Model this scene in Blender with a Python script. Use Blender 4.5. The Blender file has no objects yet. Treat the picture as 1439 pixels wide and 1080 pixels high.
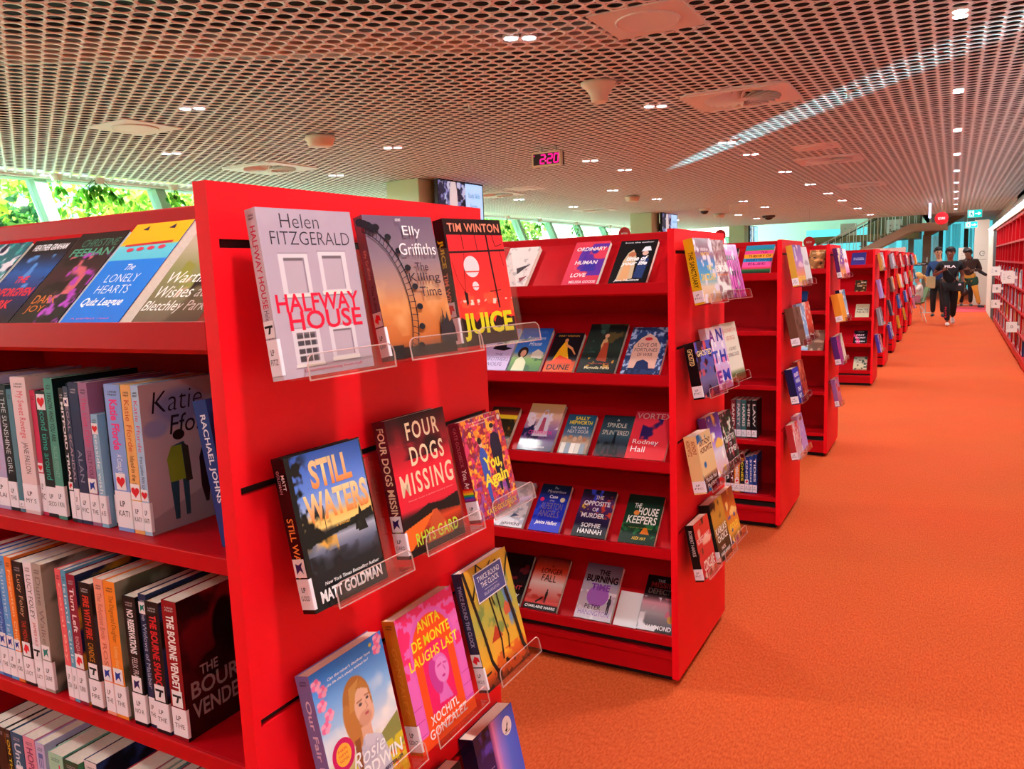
import bpy, math, random
import numpy as np
from mathutils import Matrix, Vector
random.seed(7)
RNG = np.random.default_rng(7)
S = bpy.context.scene
COL = S.collection
PI = math.pi

# ------------------------------------------------------------------ camera
cam = bpy.data.objects.new('camera', bpy.data.cameras.new('camera'))
COL.objects.link(cam)
cam.data.sensor_width = 36.0
cam.data.lens = 28.007
cam.data.clip_start = 0.02
cam.data.clip_end = 300
cr = Vector((0.87585913, 0.48102453, -0.03855103))
cu = Vector((-0.03242945, 0.1383782, 0.98984837))
cd = Vector((-0.48147597, 0.86571755, -0.13679917))
cam.matrix_world = Matrix(((cr.x, cu.x, -cd.x, 0.80394), (cr.y, cu.y, -cd.y, 0.0),
                           (cr.z, cu.z, -cd.z, 1.47165), (0, 0, 0, 1)))
S.camera = cam

# ------------------------------------------------------------------ exposure, sky, sun
S.view_settings.view_transform = 'Standard'
S.view_settings.look = 'None'
S.view_settings.exposure = -0.42
S.view_settings.gamma = 1.0
S.view_settings.use_curve_mapping = False
S.cycles.use_denoising = True
S.cycles.max_bounces = 10
S.cycles.diffuse_bounces = 5
S.cycles.glossy_bounces = 4
S.cycles.transparent_max_bounces = 24
S.cycles.sample_clamp_indirect = 8.0
S.cycles.caustics_reflective = False
S.cycles.caustics_refractive = False

W = bpy.data.worlds.new('sky')
S.world = W
W.use_nodes = True
nt = W.node_tree
nt.nodes.clear()
wo = nt.nodes.new('ShaderNodeOutputWorld')
wb = nt.nodes.new('ShaderNodeBackground')
sk = nt.nodes.new('ShaderNodeTexSky')
sk.sky_type = 'NISHITA'
sk.sun_disc = False
sk.sun_elevation = math.radians(52)
sk.sun_rotation = math.radians(70)
wb.inputs[1].default_value = 1.6
nt.links.new(sk.outputs[0], wb.inputs[0])
nt.links.new(wb.outputs[0], wo.inputs[0])

sun = bpy.data.objects.new('sun', bpy.data.lights.new('sun', 'SUN'))
sun.data.energy = 38.0
sun.data.angle = math.radians(0.5)
sun.data.color = (1.0, 0.95, 0.85)
sun.rotation_euler = Vector((0.42, 0.40, -0.82)).to_track_quat('-Z', 'Y').to_euler()
COL.objects.link(sun)
LAMP_W = 46.0          # watts of one twin downlight

# ------------------------------------------------------------------ colour helpers
def lin(c):
    c = np.asarray(c, float)
    return np.where(c <= 0.04045, c / 12.92, ((c + 0.055) / 1.055) ** 2.4)

def hx(h):
    if isinstance(h, (tuple, list, np.ndarray)):
        return np.asarray(h, float)
    h = h.lstrip('#')
    return np.array([int(h[i:i + 2], 16) / 255 for i in (0, 2, 4)])

def lc(h):
    return tuple(float(x) for x in lin(hx(h)))

# ------------------------------------------------------------------ materials
MATS = {}
def nodes_of(m):
    m.use_nodes = True
    return m.node_tree, m.node_tree.nodes['Principled BSDF']

def mat(name, col, rough=0.5, metal=0.0, spec=0.5, coat=0.0, bump=None, vary=None, emit=None, estr=0.0):
    """procedural principled material; bump=(scale,strength), vary=(scale,amount)"""
    if name in MATS:
        return MATS[name]
    m = bpy.data.materials.new(name)
    t, b = nodes_of(m)
    c = lc(col)
    b.inputs['Base Color'].default_value = (*c, 1)
    b.inputs['Roughness'].default_value = rough
    b.inputs['Metallic'].default_value = metal
    b.inputs['Specular IOR Level'].default_value = spec
    b.inputs['Coat Weight'].default_value = coat
    b.inputs['Coat Roughness'].default_value = 0.12
    tc = t.nodes.new('ShaderNodeTexCoord')
    if vary:
        n = t.nodes.new('ShaderNodeTexNoise')
        n.inputs['Scale'].default_value = vary[0]
        n.inputs['Detail'].default_value = 4
        t.links.new(tc.outputs['Object'], n.inputs['Vector'])
        mx = t.nodes.new('ShaderNodeMix')
        mx.data_type = 'RGBA'
        mx.inputs[6].default_value = (*[x * (1 - vary[1]) for x in c], 1)
        mx.inputs[7].default_value = (*[min(1, x * (1 + vary[1])) for x in c], 1)
        t.links.new(n.outputs['Fac'], mx.inputs[0])
        t.links.new(mx.outputs[2], b.inputs['Base Color'])
    if bump:
        n = t.nodes.new('ShaderNodeTexNoise')
        n.inputs['Scale'].default_value = bump[0]
        n.inputs['Detail'].default_value = 3
        t.links.new(tc.outputs['Object'], n.inputs['Vector'])
        bp = t.nodes.new('ShaderNodeBump')
        bp.inputs['Strength'].default_value = bump[1]
        bp.inputs['Distance'].default_value = 0.002
        t.links.new(n.outputs['Fac'], bp.inputs['Height'])
        t.links.new(bp.outputs['Normal'], b.inputs['Normal'])
    if emit:
        b.inputs['Emission Color'].default_value = (*lc(emit), 1)
        b.inputs['Emission Strength'].default_value = estr
    MATS[name] = m
    return m

def clear_mat(name, tint, rough=0.03, refl=1.0):
    """thin clear sheet: see-through with a fresnel reflection"""
    m = bpy.data.materials.new(name)
    m.use_nodes = True
    t = m.node_tree
    t.nodes.clear()
    o = t.nodes.new('ShaderNodeOutputMaterial')
    tr = t.nodes.new('ShaderNodeBsdfTransparent')
    tr.inputs[0].default_value = (*tint, 1)
    g = t.nodes.new('ShaderNodeBsdfGlossy')
    g.inputs['Roughness'].default_value = rough
    lw = t.nodes.new('ShaderNodeLayerWeight')
    lw.inputs[0].default_value = 0.5
    pw = t.nodes.new('ShaderNodeMath')
    pw.operation = 'POWER'
    pw.inputs[1].default_value = 4.0
    ml = t.nodes.new('ShaderNodeMath')
    ml.operation = 'MULTIPLY_ADD'
    ml.inputs[1].default_value = 0.9
    ml.inputs[2].default_value = 0.035 * refl
    t.links.new(lw.outputs['Facing'], pw.inputs[0])
    mx = t.nodes.new('ShaderNodeMixShader')
    t.links.new(pw.outputs[0], ml.inputs[0])
    t.links.new(ml.outputs[0], mx.inputs[0])
    t.links.new(tr.outputs[0], mx.inputs[1])
    t.links.new(g.outputs[0], mx.inputs[2])
    t.links.new(mx.outputs[0], o.inputs[0])
    return m

def attr_mat(name, rough, coat=0.0, emit=0.0, bump=0.0):
    m = bpy.data.materials.new(name)
    t, b = nodes_of(m)
    a = t.nodes.new('ShaderNodeAttribute')
    a.attribute_name = 'Col'
    t.links.new(a.outputs['Color'], b.inputs['Base Color'])
    b.inputs['Roughness'].default_value = rough
    b.inputs['Specular IOR Level'].default_value = 0.22
    b.inputs['Coat Weight'].default_value = coat
    b.inputs['Coat Roughness'].default_value = 0.08
    if bump:
        n = t.nodes.new('ShaderNodeTexNoise')
        tc = t.nodes.new('ShaderNodeTexCoord')
        n.inputs['Scale'].default_value = 9
        n.inputs['Detail'].default_value = 2
        t.links.new(tc.outputs['Object'], n.inputs['Vector'])
        bp = t.nodes.new('ShaderNodeBump')
        bp.inputs['Strength'].default_value = bump
        bp.inputs['Distance'].default_value = 0.004
        t.links.new(n.outputs['Fac'], bp.inputs['Height'])
        t.links.new(bp.outputs['Normal'], b.inputs['Normal'])
        t.links.new(bp.outputs['Normal'], b.inputs['Coat Normal'])
    if emit:
        b.inputs['Base Color'].default_value = (0, 0, 0, 1)
        t.links.new(a.outputs['Color'], b.inputs['Emission Color'])
        b.inputs['Emission Strength'].default_value = emit
    MATS[name] = m
    return m

M_RED = mat('red powder coated steel', '#b80615', 0.4, spec=0.16, bump=(900, 0.03))
M_REDPLY = mat('red laminate board', '#f20c1e', 0.5, spec=0.22, bump=(500, 0.03))
M_DARK = mat('black rubber', '#0b0708', 0.7)
M_PAGE = mat('cream page edges', '#f2e9d8', 0.9, vary=(160, 0.12))
M_PRINT = attr_mat('laminated printed cover', 0.42, coat=0.05, bump=0.1)
M_GLOSS = attr_mat('film covered glossy jacket', 0.25, coat=0.3, bump=0.35)
M_MATTE = attr_mat('printed paper', 0.6)
M_SCREEN = attr_mat('lit screen', 0.3, emit=1.3)
M_SIGNLIT = attr_mat('lit sign face', 0.4, emit=1.6)
M_ACR = clear_mat('clear acrylic', (0.985, 0.965, 0.965), 0.04, 1.6)
M_ACRE = mat('polished acrylic edge', '#ffd6d0', 0.15, spec=0.8)
M_ACRE.node_tree.nodes['Principled BSDF'].inputs['Alpha'].default_value = 0.38
M_GLASS = clear_mat('window glass', (0.90, 0.97, 0.93), 0.02, 1.0)
M_WHITE = mat('white painted metal', '#e9e4da', 0.45)
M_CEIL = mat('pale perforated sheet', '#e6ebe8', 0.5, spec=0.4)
M_GREY = mat('grey concrete', '#8d8577', 0.8, vary=(3, 0.1), bump=(60, 0.2))
M_COLUMN = mat('warm plaster', '#c4d8b2', 0.85, vary=(2, 0.05))
M_MULL = mat('pale green mullion', '#9fc9b4', 0.5)
M_STEEL = mat('galvanised duct', '#aeb6b4', 0.4, metal=0.6, vary=(6, 0.2))
M_BLACK = mat('black plastic', '#0c0c0e', 0.4)

# ------------------------------------------------------------------ mesh builder
class MB:
    def __init__(self):
        self.v, self.f, self.c, self.mi = [], [], [], []
        self.chunks = []
        self.n = 0
    def add(self, verts, faces, col=(1, 1, 1), mi=0):
        b = self.n
        self.v.extend(tuple(map(float, p)) for p in verts)
        self.f.extend([tuple(i + b for i in q) for q in faces])
        self.c.extend([tuple(col)] * len(verts))
        self.mi.extend([mi] * len(faces))
        self.n += len(verts)
    def box(self, x0, x1, y0, y1, z0, z1, col=(1, 1, 1), mi=0, M=None):
        p = [Vector(q) for q in ((x0, y0, z0), (x1, y0, z0), (x1, y1, z0), (x0, y1, z0),
                                 (x0, y0, z1), (x1, y0, z1), (x1, y1, z1), (x0, y1, z1))]
        if M is not None:
            p = [M @ q for q in p]
        self.add(p, [(0, 3, 2, 1), (4, 5, 6, 7), (0, 1, 5, 4), (1, 2, 6, 5), (2, 3, 7, 6), (3, 0, 4, 7)], col, mi)
    def prism(self, prof, a0, a1, axis='x', col=(1, 1, 1), mi=0):
        """profile of 2D points swept along an axis; x: (y,z) y: (x,z) z: (x,y)"""
        n = len(prof)
        def P(a, q):
            return {'x': (a, q[0], q[1]), 'y': (q[0], a, q[1]), 'z': (q[0], q[1], a)}[axis]
        v = [P(a0, q) for q in prof] + [P(a1, q) for q in prof]
        f = [tuple(range(n))[::-1], tuple(range(n, 2 * n))]
        f += [(i, (i + 1) % n, n + (i + 1) % n, n + i) for i in range(n)]
        self.add(v, f, col, mi)
    def tube(self, p0, p1, r0, r1=None, n=10, col=(1, 1, 1), mi=0, caps=True):
        p0, p1 = Vector(p0), Vector(p1)
        r1 = r0 if r1 is None else r1
        d = (p1 - p0).normalized()
        a = d.orthogonal().normalized()
        b = d.cross(a)
        v = []
        for p, r in ((p0, r0), (p1, r1)):
            v += [p + (a * math.cos(2 * PI * i / n) + b * math.sin(2 * PI * i / n)) * r for i in range(n)]
        f = [(i, (i + 1) % n, n + (i + 1) % n, n + i) for i in range(n)]
        if caps:
            f += [tuple(range(n))[::-1], tuple(range(n, 2 * n))]
        self.add(v, f, col, mi)
    def lathe(self, prof, c=(0, 0, 0), n=24, col=(1, 1, 1), mi=0):
        v, f = [], []
        for r, z in prof:
            v += [(c[0] + r * math.cos(2 * PI * i / n), c[1] + r * math.sin(2 * PI * i / n), c[2] + z) for i in range(n)]
        for k in range(len(prof) - 1):
            f += [(k * n + i, k * n + (i + 1) % n, (k + 1) * n + (i + 1) % n, (k + 1) * n + i) for i in range(n)]
        f += [tuple(range(n))[::-1], tuple(range((len(prof) - 1) * n, len(prof) * n))]
        self.add(v, f, col, mi)
    def ball(self, c, r, n=12, m=8, col=(1, 1, 1), mi=0):
        rx, ry, rz = (r, r, r) if not hasattr(r, '__len__') else r
        v, f = [], []
        for k in range(m + 1):
            t = PI * k / m
            v += [(c[0] + rx * math.sin(t) * math.cos(2 * PI * i / n), c[1] + ry * math.sin(t) * math.sin(2 * PI * i / n), c[2] + rz * math.cos(t)) for i in range(n)]
        for k in range(m):
            f += [(k * n + i, (k + 1) * n + i, (k + 1) * n + (i + 1) % n, k * n + (i + 1) % n) for i in range(n)]
        self.add(v, f, col, mi)
    def array(self, V, F, C, mi=0):
        """numpy block: V (n,3) F (m,4) C (n,3)"""
        self.chunks.append((np.asarray(V, float), np.asarray(F, int), np.asarray(C, float), mi))
    def mesh(self, name, mats, smooth=False):
        me = bpy.data.meshes.new(name)
        V, F, C, MI = list(self.v), list(self.f), list(self.c), list(self.mi)
        if self.chunks:
            vs, fs, cs = [np.array(V).reshape(-1, 3)], [], [np.array(C).reshape(-1, 3)]
            off = len(V)
            loops = [np.fromiter((i for q in F for i in q), int)]
            tot = [len(q) for q in F]
            for v, f, c, mi in self.chunks:
                vs.append(v)
                cs.append(c)
                loops.append((f + off).ravel())
                tot += [f.shape[1]] * len(f)
                MI += [mi] * len(f)
                off += len(v)
            vs, cs, loops = np.concatenate(vs), np.concatenate(cs), np.concatenate(loops)
            tot = np.array(tot)
            me.vertices.add(len(vs))
            me.vertices.foreach_set('co', vs.ravel())
            me.loops.add(len(loops))
            me.loops.foreach_set('vertex_index', loops.astype(np.int32))
            me.polygons.add(len(tot))
            me.polygons.foreach_set('loop_start', np.concatenate([[0], np.cumsum(tot)[:-1]]).astype(np.int32))
            me.polygons.foreach_set('loop_total', tot.astype(np.int32))
            me.update(calc_edges=True)
        else:
            me.from_pydata(V, [], F)
            cs = np.array(C).reshape(-1, 3)
        a = me.color_attributes.new('Col', 'FLOAT_COLOR', 'POINT')
        a.data.foreach_set('color', np.concatenate([cs, np.ones((len(cs), 1))], 1).astype(np.float32).ravel())
        for m in (mats if isinstance(mats, (list, tuple)) else [mats]):
            me.materials.append(m)
        me.polygons.foreach_set('material_index', np.array(MI, np.int32))
        if smooth:
            me.polygons.foreach_set('use_smooth', np.ones(len(me.polygons), bool))
        me.update()
        return me
    def obj(self, name, mats, parent=None, M=None, smooth=False):
        o = bpy.data.objects.new(name, self.mesh(name, mats, smooth))
        COL.objects.link(o)
        if parent is not None:
            o.parent = parent
        if M is not None:
            o.matrix_world = M if parent is None else M
        return o

def tag(o, label=None, cat=None, group=None, kind=None):
    if label: o['label'] = label
    if cat: o['category'] = cat
    if group: o['group'] = group
    if kind: o['kind'] = kind
    return o

def thing(name, label, cat, loc=(0, 0, 0), rotz=0.0, group=None, M=None):
    o = bpy.data.objects.new(name, None)
    o.empty_display_size = 0.05
    COL.objects.link(o)
    if M is not None:
        o.matrix_world = M
    else:
        o.location = loc
        o.rotation_euler = (0, 0, rotz)
    return tag(o, label, cat, group)

def struct(o):
    o['kind'] = 'structure'
    return o

def bevel(o, w, seg=2):
    b = o.modifiers.new('edge', 'BEVEL')
    b.width = w
    b.segments = seg
    b.limit_method = 'ANGLE'
    return o

# ------------------------------------------------------------------ lettering
GLY = {}
def load_glyphs():
    chars = [chr(i) for i in range(33, 127)]
    tmp = []
    for st, off in (('r', 0.0), ('b', 0.018), ('k', 0.034), ('l', -0.012)):
        for ch in chars + ['__']:
            cu_ = bpy.data.curves.new('g', 'FONT')
            cu_.body = ('|' + ch + '|') if ch != '__' else '||'
            cu_.resolution_u = 3
            cu_.offset = 0
            o1 = bpy.data.objects.new('g', cu_)
            COL.objects.link(o1)
            o2 = None
            if ch != '__':
                c2 = bpy.data.curves.new('g', 'FONT')
                c2.body = ch
                c2.resolution_u = 3
                c2.offset = off
                o2 = bpy.data.objects.new('g', c2)
                COL.objects.link(o2)
            tmp.append((st, ch, o1, o2))
    dg = bpy.context.evaluated_depsgraph_get()
    wid = {}
    for st, ch, o1, o2 in tmp:
        me = bpy.data.meshes.new_from_object(o1.evaluated_get(dg))
        xs = np.array([v.co.x for v in me.vertices])
        wid[(st, ch)] = xs.max() - xs.min()
        bpy.data.meshes.remove(me)
        if o2:
            me = bpy.data.meshes.new_from_object(o2.evaluated_get(dg))
            GLY[(st, ch)] = [np.array([v.co[:2] for v in me.vertices]).reshape(-1, 2), [tuple(p.vertices) for p in me.polygons], 0]
            bpy.data.meshes.remove(me)
    for st, ch, o1, o2 in tmp:
        if ch != '__':
            GLY[(st, ch)][2] = wid[(st, ch)] - wid[(st, '__')]
    for st, ch, o1, o2 in tmp:
        for o in (o1, o2):
            if o:
                d = o.data
                bpy.data.objects.remove(o)
                bpy.data.curves.remove(d)
load_glyphs()

def text2d(s, style='r', track=0.0):
    V, F, x, n = [], [], 0.0, 0
    for ch in s:
        if ch == ' ':
            x += 0.28 + track
            continue
        v, f, w = GLY[(style, ch)]
        if len(v):
            V.append(v + [x, 0])
            F += [tuple(i + n for i in q) for q in f]
            n += len(v)
        x += w + track
    V = np.concatenate(V)
    return V, F

def put_text(mb, s, box, frame, col, style='r', d=0.0, mi=0, shear=0.0, rot=False, track=0.0, keep=False):
    """letters stretched into box (u0,v0,u1,v1) metres; frame maps (u,v,d) to 3D. rot: reads top to bottom"""
    V, F = text2d(s, style, track)
    V = V.copy()
    V[:, 0] += V[:, 1] * shear
    lo, hi = V.min(0), V.max(0)
    N = (V - lo) / np.maximum(hi - lo, 1e-6)
    u0, v0, u1, v1 = box
    if keep:
        asp = (hi - lo)[0] / max(1e-6, (hi - lo)[1])
        if rot:
            L = min(v1 - v0, (u1 - u0) * asp); v0 = v1 - L
        else:
            L = min(u1 - u0, (v1 - v0) * asp); c = (u0 + u1) / 2; u0, u1 = c - L / 2, c + L / 2
    if rot:
        uu = u0 + N[:, 1] * (u1 - u0)
        vv = v1 - N[:, 0] * (v1 - v0)
    else:
        uu = u0 + N[:, 0] * (u1 - u0)
        vv = v0 + N[:, 1] * (v1 - v0)
    if isinstance(col, tuple):
        c0, c1 = np.array(lc(col[0])), np.array(lc(col[1]))
        n0 = mb.n
        mb.add([frame(a, b, d) for a, b in zip(uu, vv)], F, (0, 0, 0), mi)
        mb.c[n0:] = [tuple(c0 + (c1 - c0) * t) for t in N[:, 1]]
    else:
        mb.add([frame(a, b, d) for a, b in zip(uu, vv)], F, lc(col), mi)

# ------------------------------------------------------------------ painter for printed pictures
def vnoise(shape, fx, fy, seed):
    r = np.random.default_rng(seed)
    g = r.random((int(fy) + 3, int(fx) + 3))
    H, Wd = shape
    y = np.linspace(0, fy, H)[:, None]
    x = np.linspace(0, fx, Wd)[None, :]
    yi, xi = y.astype(int), x.astype(int)
    ty, tx = y - yi, x - xi
    ty, tx = ty * ty * (3 - 2 * ty), tx * tx * (3 - 2 * tx)
    return (g[yi, xi] * (1 - tx) + g[yi, xi + 1] * tx) * (1 - ty) + (g[yi + 1, xi] * (1 - tx) + g[yi + 1, xi + 1] * tx) * ty

class Cv:
    """picture in unit coordinates, u to the right and v upwards, plus crisp lettering and shapes on top"""
    def __init__(self, w, h, res):
        self.w, self.h = w, h
        self.nx, self.ny = max(2, int(round(w / res)) + 1), max(2, int(round(h / res)) + 1)
        self.U, self.V = np.meshgrid(np.linspace(0, 1, self.nx), np.linspace(0, 1, self.ny))
        self.img = np.ones((self.ny, self.nx, 3)) * 0.5
        self.lay = []
    def fill(self, c):
        self.img[:] = hx(c); return self
    def grad(self, st, m=None, ax='v'):
        T = self.V if ax == 'v' else self.U
        p = [s[0] for s in st]
        g = np.stack([np.interp(T, p, [hx(s[1])[k] for s in st]) for k in range(3)], -1)
        self.mix(np.ones_like(T) if m is None else m, g); return self
    def mix(self, m, c):
        c = hx(c) if not isinstance(c, np.ndarray) else c
        m = np.clip(m, 0, 1)[..., None]
        self.img = self.img * (1 - m) + c * m; return self
    def mrect(self, a, b, c, d):
        return ((self.U >= a) & (self.U <= c) & (self.V >= b) & (self.V <= d)).astype(float)
    def rect(self, a, b, c, d, col):
        return self.mix(self.mrect(a, b, c, d), col)
    def mell(self, x, y, rx, ry, soft=0.08, rot=0):
        dx, dy = (self.U - x), (self.V - y)
        if rot:
            dx, dy = dx * self.w, dy * self.h
            c, s = math.cos(rot), math.sin(rot)
            dx, dy = c * dx + s * dy, -s * dx + c * dy
            dx, dy = dx / self.w, dy / self.h
        r = np.sqrt((dx / rx) ** 2 + (dy / ry) ** 2)
        return np.clip((1 - r) / soft + 0.5, 0, 1)
    def ell(self, x, y, rx, ry, col, soft=0.08, rot=0):
        return self.mix(self.mell(x, y, rx, ry, soft, rot), col)
    def mpoly(self, pts):
        ins = np.zeros(self.U.shape, bool)
        n = len(pts)
        for i in range(n):
            (x0, y0), (x1, y1) = pts[i], pts[(i + 1) % n]
            if y0 == y1: continue
            c = ((y0 > self.V) != (y1 > self.V)) & (self.U < (x1 - x0) * (self.V - y0) / (y1 - y0) + x0)
            ins ^= c
        return ins.astype(float)
    def poly(self, pts, col):
        return self.mix(self.mpoly(pts), col)
    def line(self, pts, wd, col):
        m = np.zeros(self.U.shape)
        X, Y = self.U * self.w, self.V * self.h
        for (a, b), (c, d) in zip(pts[:-1], pts[1:]):
            a, b, c, d = a * self.w, b * self.h, c * self.w, d * self.h
            L = max(1e-9, (c - a) ** 2 + (d - b) ** 2)
            t = np.clip(((X - a) * (c - a) + (Y - b) * (d - b)) / L, 0, 1)
            dist = np.hypot(X - a - t * (c - a), Y - b - t * (d - b))
            m = np.maximum(m, np.clip((wd * self.w - dist) / (0.008 * self.w) + .5, 0, 1))
        return self.mix(m, col)
    def noise(self, fx, seed, oct=3):
        fy = fx * self.h / self.w
        n, a, t = 0, 1.0, 0
        for k in range(oct):
            n = n + a * vnoise(self.U.shape, fx * 2 ** k, fy * 2 ** k, seed + k)
            t += a
            a *= 0.5
        return n / t
    def blot(self, fx, seed, thr, col, m=None, soft=0.05, oct=3):
        n = np.clip((self.noise(fx, seed, oct) - thr) / soft, 0, 1)
        return self.mix(n if m is None else n * m, col)
    # crisp overlays
    def t(self, s, a, b, c, d, col, st='b', shear=0.0, rot=False, track=0.0, keep=False):
        self.lay.append(('t', s, (a, b, c, d), col, st, shear, rot, track, keep)); return self
    def p(self, pts, col):
        self.lay.append(('p', pts, col)); return self
    def r(self, a, b, c, d, col):
        return self.p([(a, b), (c, b), (c, d), (a, d)], col)
    def e(self, x, y, rx, ry, col, n=28):
        return self.p([(x + rx * math.cos(2 * PI * i / n), y + ry * math.sin(2 * PI * i / n)) for i in range(n)], col)
    def bar(self, pts, wd, col):
        """crisp polyline, width in metres"""
        for (a, b), (c, d) in zip(pts[:-1], pts[1:]):
            dx, dy = (c - a) * self.w, (d - b) * self.h
            L = math.hypot(dx, dy) or 1
            nx, ny = -dy / L * wd / 2 / self.w, dx / L * wd / 2 / self.h
            self.p([(a + nx, b + ny), (a - nx, b - ny), (c - nx, d - ny), (c + nx, d + ny)], col)
        return self
    def emit(self, mb, frame, d0=0.00012, step=0.00005, mi=0):
        X, Y = self.U * self.w, self.V * self.h
        P = np.stack([X.ravel(), Y.ravel()], 1)
        o = np.array(frame(0, 0, d0)); ex = np.array(frame(1, 0, d0)) - o; ey = np.array(frame(0, 1, d0)) - o
        V3 = o + P[:, :1] * ex + P[:, 1:] * ey
        i = np.arange(self.nx * self.ny).reshape(self.ny, self.nx)
        F = np.stack([i[:-1, :-1], i[:-1, 1:], i[1:, 1:], i[1:, :-1]], -1).reshape(-1, 4)
        mb.array(V3, F, lin(np.clip(self.img, 0, 1)).reshape(-1, 3), mi)
        d = d0 + 0.00012
        for L in self.lay:
            if L[0] == 't':
                _, s, (a, b, c, e), col, st, sh, rot, tr, keep = L
                put_text(mb, s, (a * self.w, b * self.h, c * self.w, e * self.h), frame, col, st, d, mi, sh, rot, tr, keep)
            else:
                mb.add([frame(x * self.w, y * self.h, d) for x, y in L[1]], [tuple(range(len(L[1])))], lc(L[2]), mi)
            d += step

# ================================================================== room shell
XW, CZ, YB, YE = 2.2, 3.0, -4.0, 32.4
# floor: woven orange carpet
m = mat('orange woven carpet', '#e8511c', 0.95, spec=0.1)
t, b = nodes_of(m)
tc = t.nodes.new('ShaderNodeTexCoord')
mp = t.nodes.new('ShaderNodeMapping')
mp.inputs['Scale'].default_value = (1, 0.35, 1)
n1 = t.nodes.new('ShaderNodeTexNoise'); n1.inputs['Scale'].default_value = 165; n1.inputs['Detail'].default_value = 3
n2 = t.nodes.new('ShaderNodeTexNoise'); n2.inputs['Scale'].default_value = 1.1; n2.inputs['Detail'].default_value = 3
rp = t.nodes.new('ShaderNodeValToRGB')
rp.color_ramp.elements[0].position = 0.33; rp.color_ramp.elements[0].color = (*lc('#c44a22'), 1)
rp.color_ramp.elements[1].position = 0.66; rp.color_ramp.elements[1].color = (*lc('#de6535'), 1)
mx = t.nodes.new('ShaderNodeMix'); mx.data_type = 'RGBA'; mx.blend_type = 'MULTIPLY'; mx.inputs[0].default_value = 0.25
bp = t.nodes.new('ShaderNodeBump'); bp.inputs['Strength'].default_value = 0.2; bp.inputs['Distance'].default_value = 0.002
t.links.new(tc.outputs['Object'], mp.inputs[0]); t.links.new(mp.outputs[0], n1.inputs['Vector'])
t.links.new(tc.outputs['Object'], n2.inputs['Vector'])
t.links.new(n1.outputs['Fac'], rp.inputs[0]); t.links.new(rp.outputs[0], mx.inputs[6]); t.links.new(n2.outputs['Color'], mx.inputs[7])
t.links.new(mx.outputs[2], b.inputs['Base Color'])
t.links.new(n1.outputs['Fac'], bp.inputs['Height']); t.links.new(bp.outputs['Normal'], b.inputs['Normal'])
k = MB(); k.box(-9.2, XW, YB, 54, -0.12, 0.0)
struct(k.obj('floor', m))
k = MB(); k.box(-40, -8.9, -20, 70, -0.6, -0.4)
struct(k.obj('ground', mat('pale paving outside', '#cfe2c8', 0.9, vary=(2, 0.2))))

# perforated ceiling sheet, round holes on a 120 mm triangular grid
def perforated(x0, x1, y0, y1, z, seg, th, K):
    a, cx = 0.12, 0.12 * math.sqrt(3) / 2
    i0, i1 = math.floor((x0 - 0.785) / cx), math.ceil((x1 - 0.785) / cx)
    cs = []
    for i in range(i0, i1):
        off = 0.06 if i % 2 else 0.0
        j0, j1 = math.ceil((y0 - 6.0 - off) / a), math.ceil((y1 - 6.0 - off) / a)
        cs += [(0.785 + i * cx, 6.0 + off + j * a) for j in range(j0, j1)]
    cs = np.array(cs)
    th_ = 2 * PI * np.arange(seg) / seg
    nd = PI / 6 + PI / 3 * np.round((th_ - PI / 6) / (PI / 3))
    rb = 0.06 / np.cos(th_ - nd)
    B = np.stack([rb * np.cos(th_), rb * np.sin(th_)], 1)
    Hh = np.stack([0.0465 * np.cos(th_), 0.0465 * np.sin(th_)], 1)
    N = len(cs)
    V = np.zeros((N, 3, seg, 3))
    V[:, 0, :, :2] = cs[:, None] + B
    V[:, 1, :, :2] = cs[:, None] + Hh
    V[:, 2, :, :2] = cs[:, None] + Hh
    V[:, :2, :, 2] = z
    V[:, 2, :, 2] = z + th
    base = (np.arange(N) * 3 * seg)[:, None, None]
    s = np.arange(seg); s2 = (s + 1) % seg
    q = np.stack([np.concatenate([s, s + seg]), np.concatenate([s2, s2 + seg]),
                  np.concatenate([s2 + seg, s2 + 2 * seg]), np.concatenate([s + seg, s + 2 * seg])], -1)
    F = (base + q[None]).reshape(-1, 4)
    K.array(V.reshape(-1, 3), F, np.ones((N * 3 * seg, 3)))
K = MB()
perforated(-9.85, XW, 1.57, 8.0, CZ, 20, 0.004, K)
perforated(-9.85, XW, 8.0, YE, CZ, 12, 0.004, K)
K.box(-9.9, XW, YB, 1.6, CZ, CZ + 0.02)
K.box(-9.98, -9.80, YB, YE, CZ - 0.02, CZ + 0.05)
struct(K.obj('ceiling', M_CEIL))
k = MB(); k.box(-10.1, XW + .1, YB, YE + .2, 3.85, 4.0)
k.box(-10.1, -10.0, YB, YE + .2, 3.12, 3.85); k.box(-10.1, XW + .1, YE + .1, YE + .2, 3.02, 3.85); k.box(-10.1, XW + .1, YB, YB + .1, 3.02, 3.85); k.box(XW, XW + .1, YB, YE, 3.02, 3.85)  # plenum sides, the window one added to keep daylight out of the holes
struct(k.obj('roof', mat('dark concrete deck', '#100f0e', 0.9, vary=(2, .2))))
k = MB(); k.box(XW, XW + 0.15, YB, 54, -0.1, 5.2)
struct(k.obj('wall_right', mat('warm white wall', '#e2d6c6', 0.8)))
k = MB(); k.box(-10.2, XW, YB - 0.15, YB, -0.1, 4)
struct(k.obj('wall_back', MATS['warm white wall']))  # unseen wall put behind the camera to keep sky light out
k = MB(); k.box(-0.3, XW, YE, 54, CZ, CZ + 0.12)
struct(k.obj('ceiling_far', mat('far ceiling sheet', '#cfae9a', 0.6, vary=(30, 0.25))))
k = MB(); k.box(-12, XW, 54, 54.2, 0, 6)
struct(k.obj('wall_far', mat('pale mint wall', '#9fc4b4', 0.8)))
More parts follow.
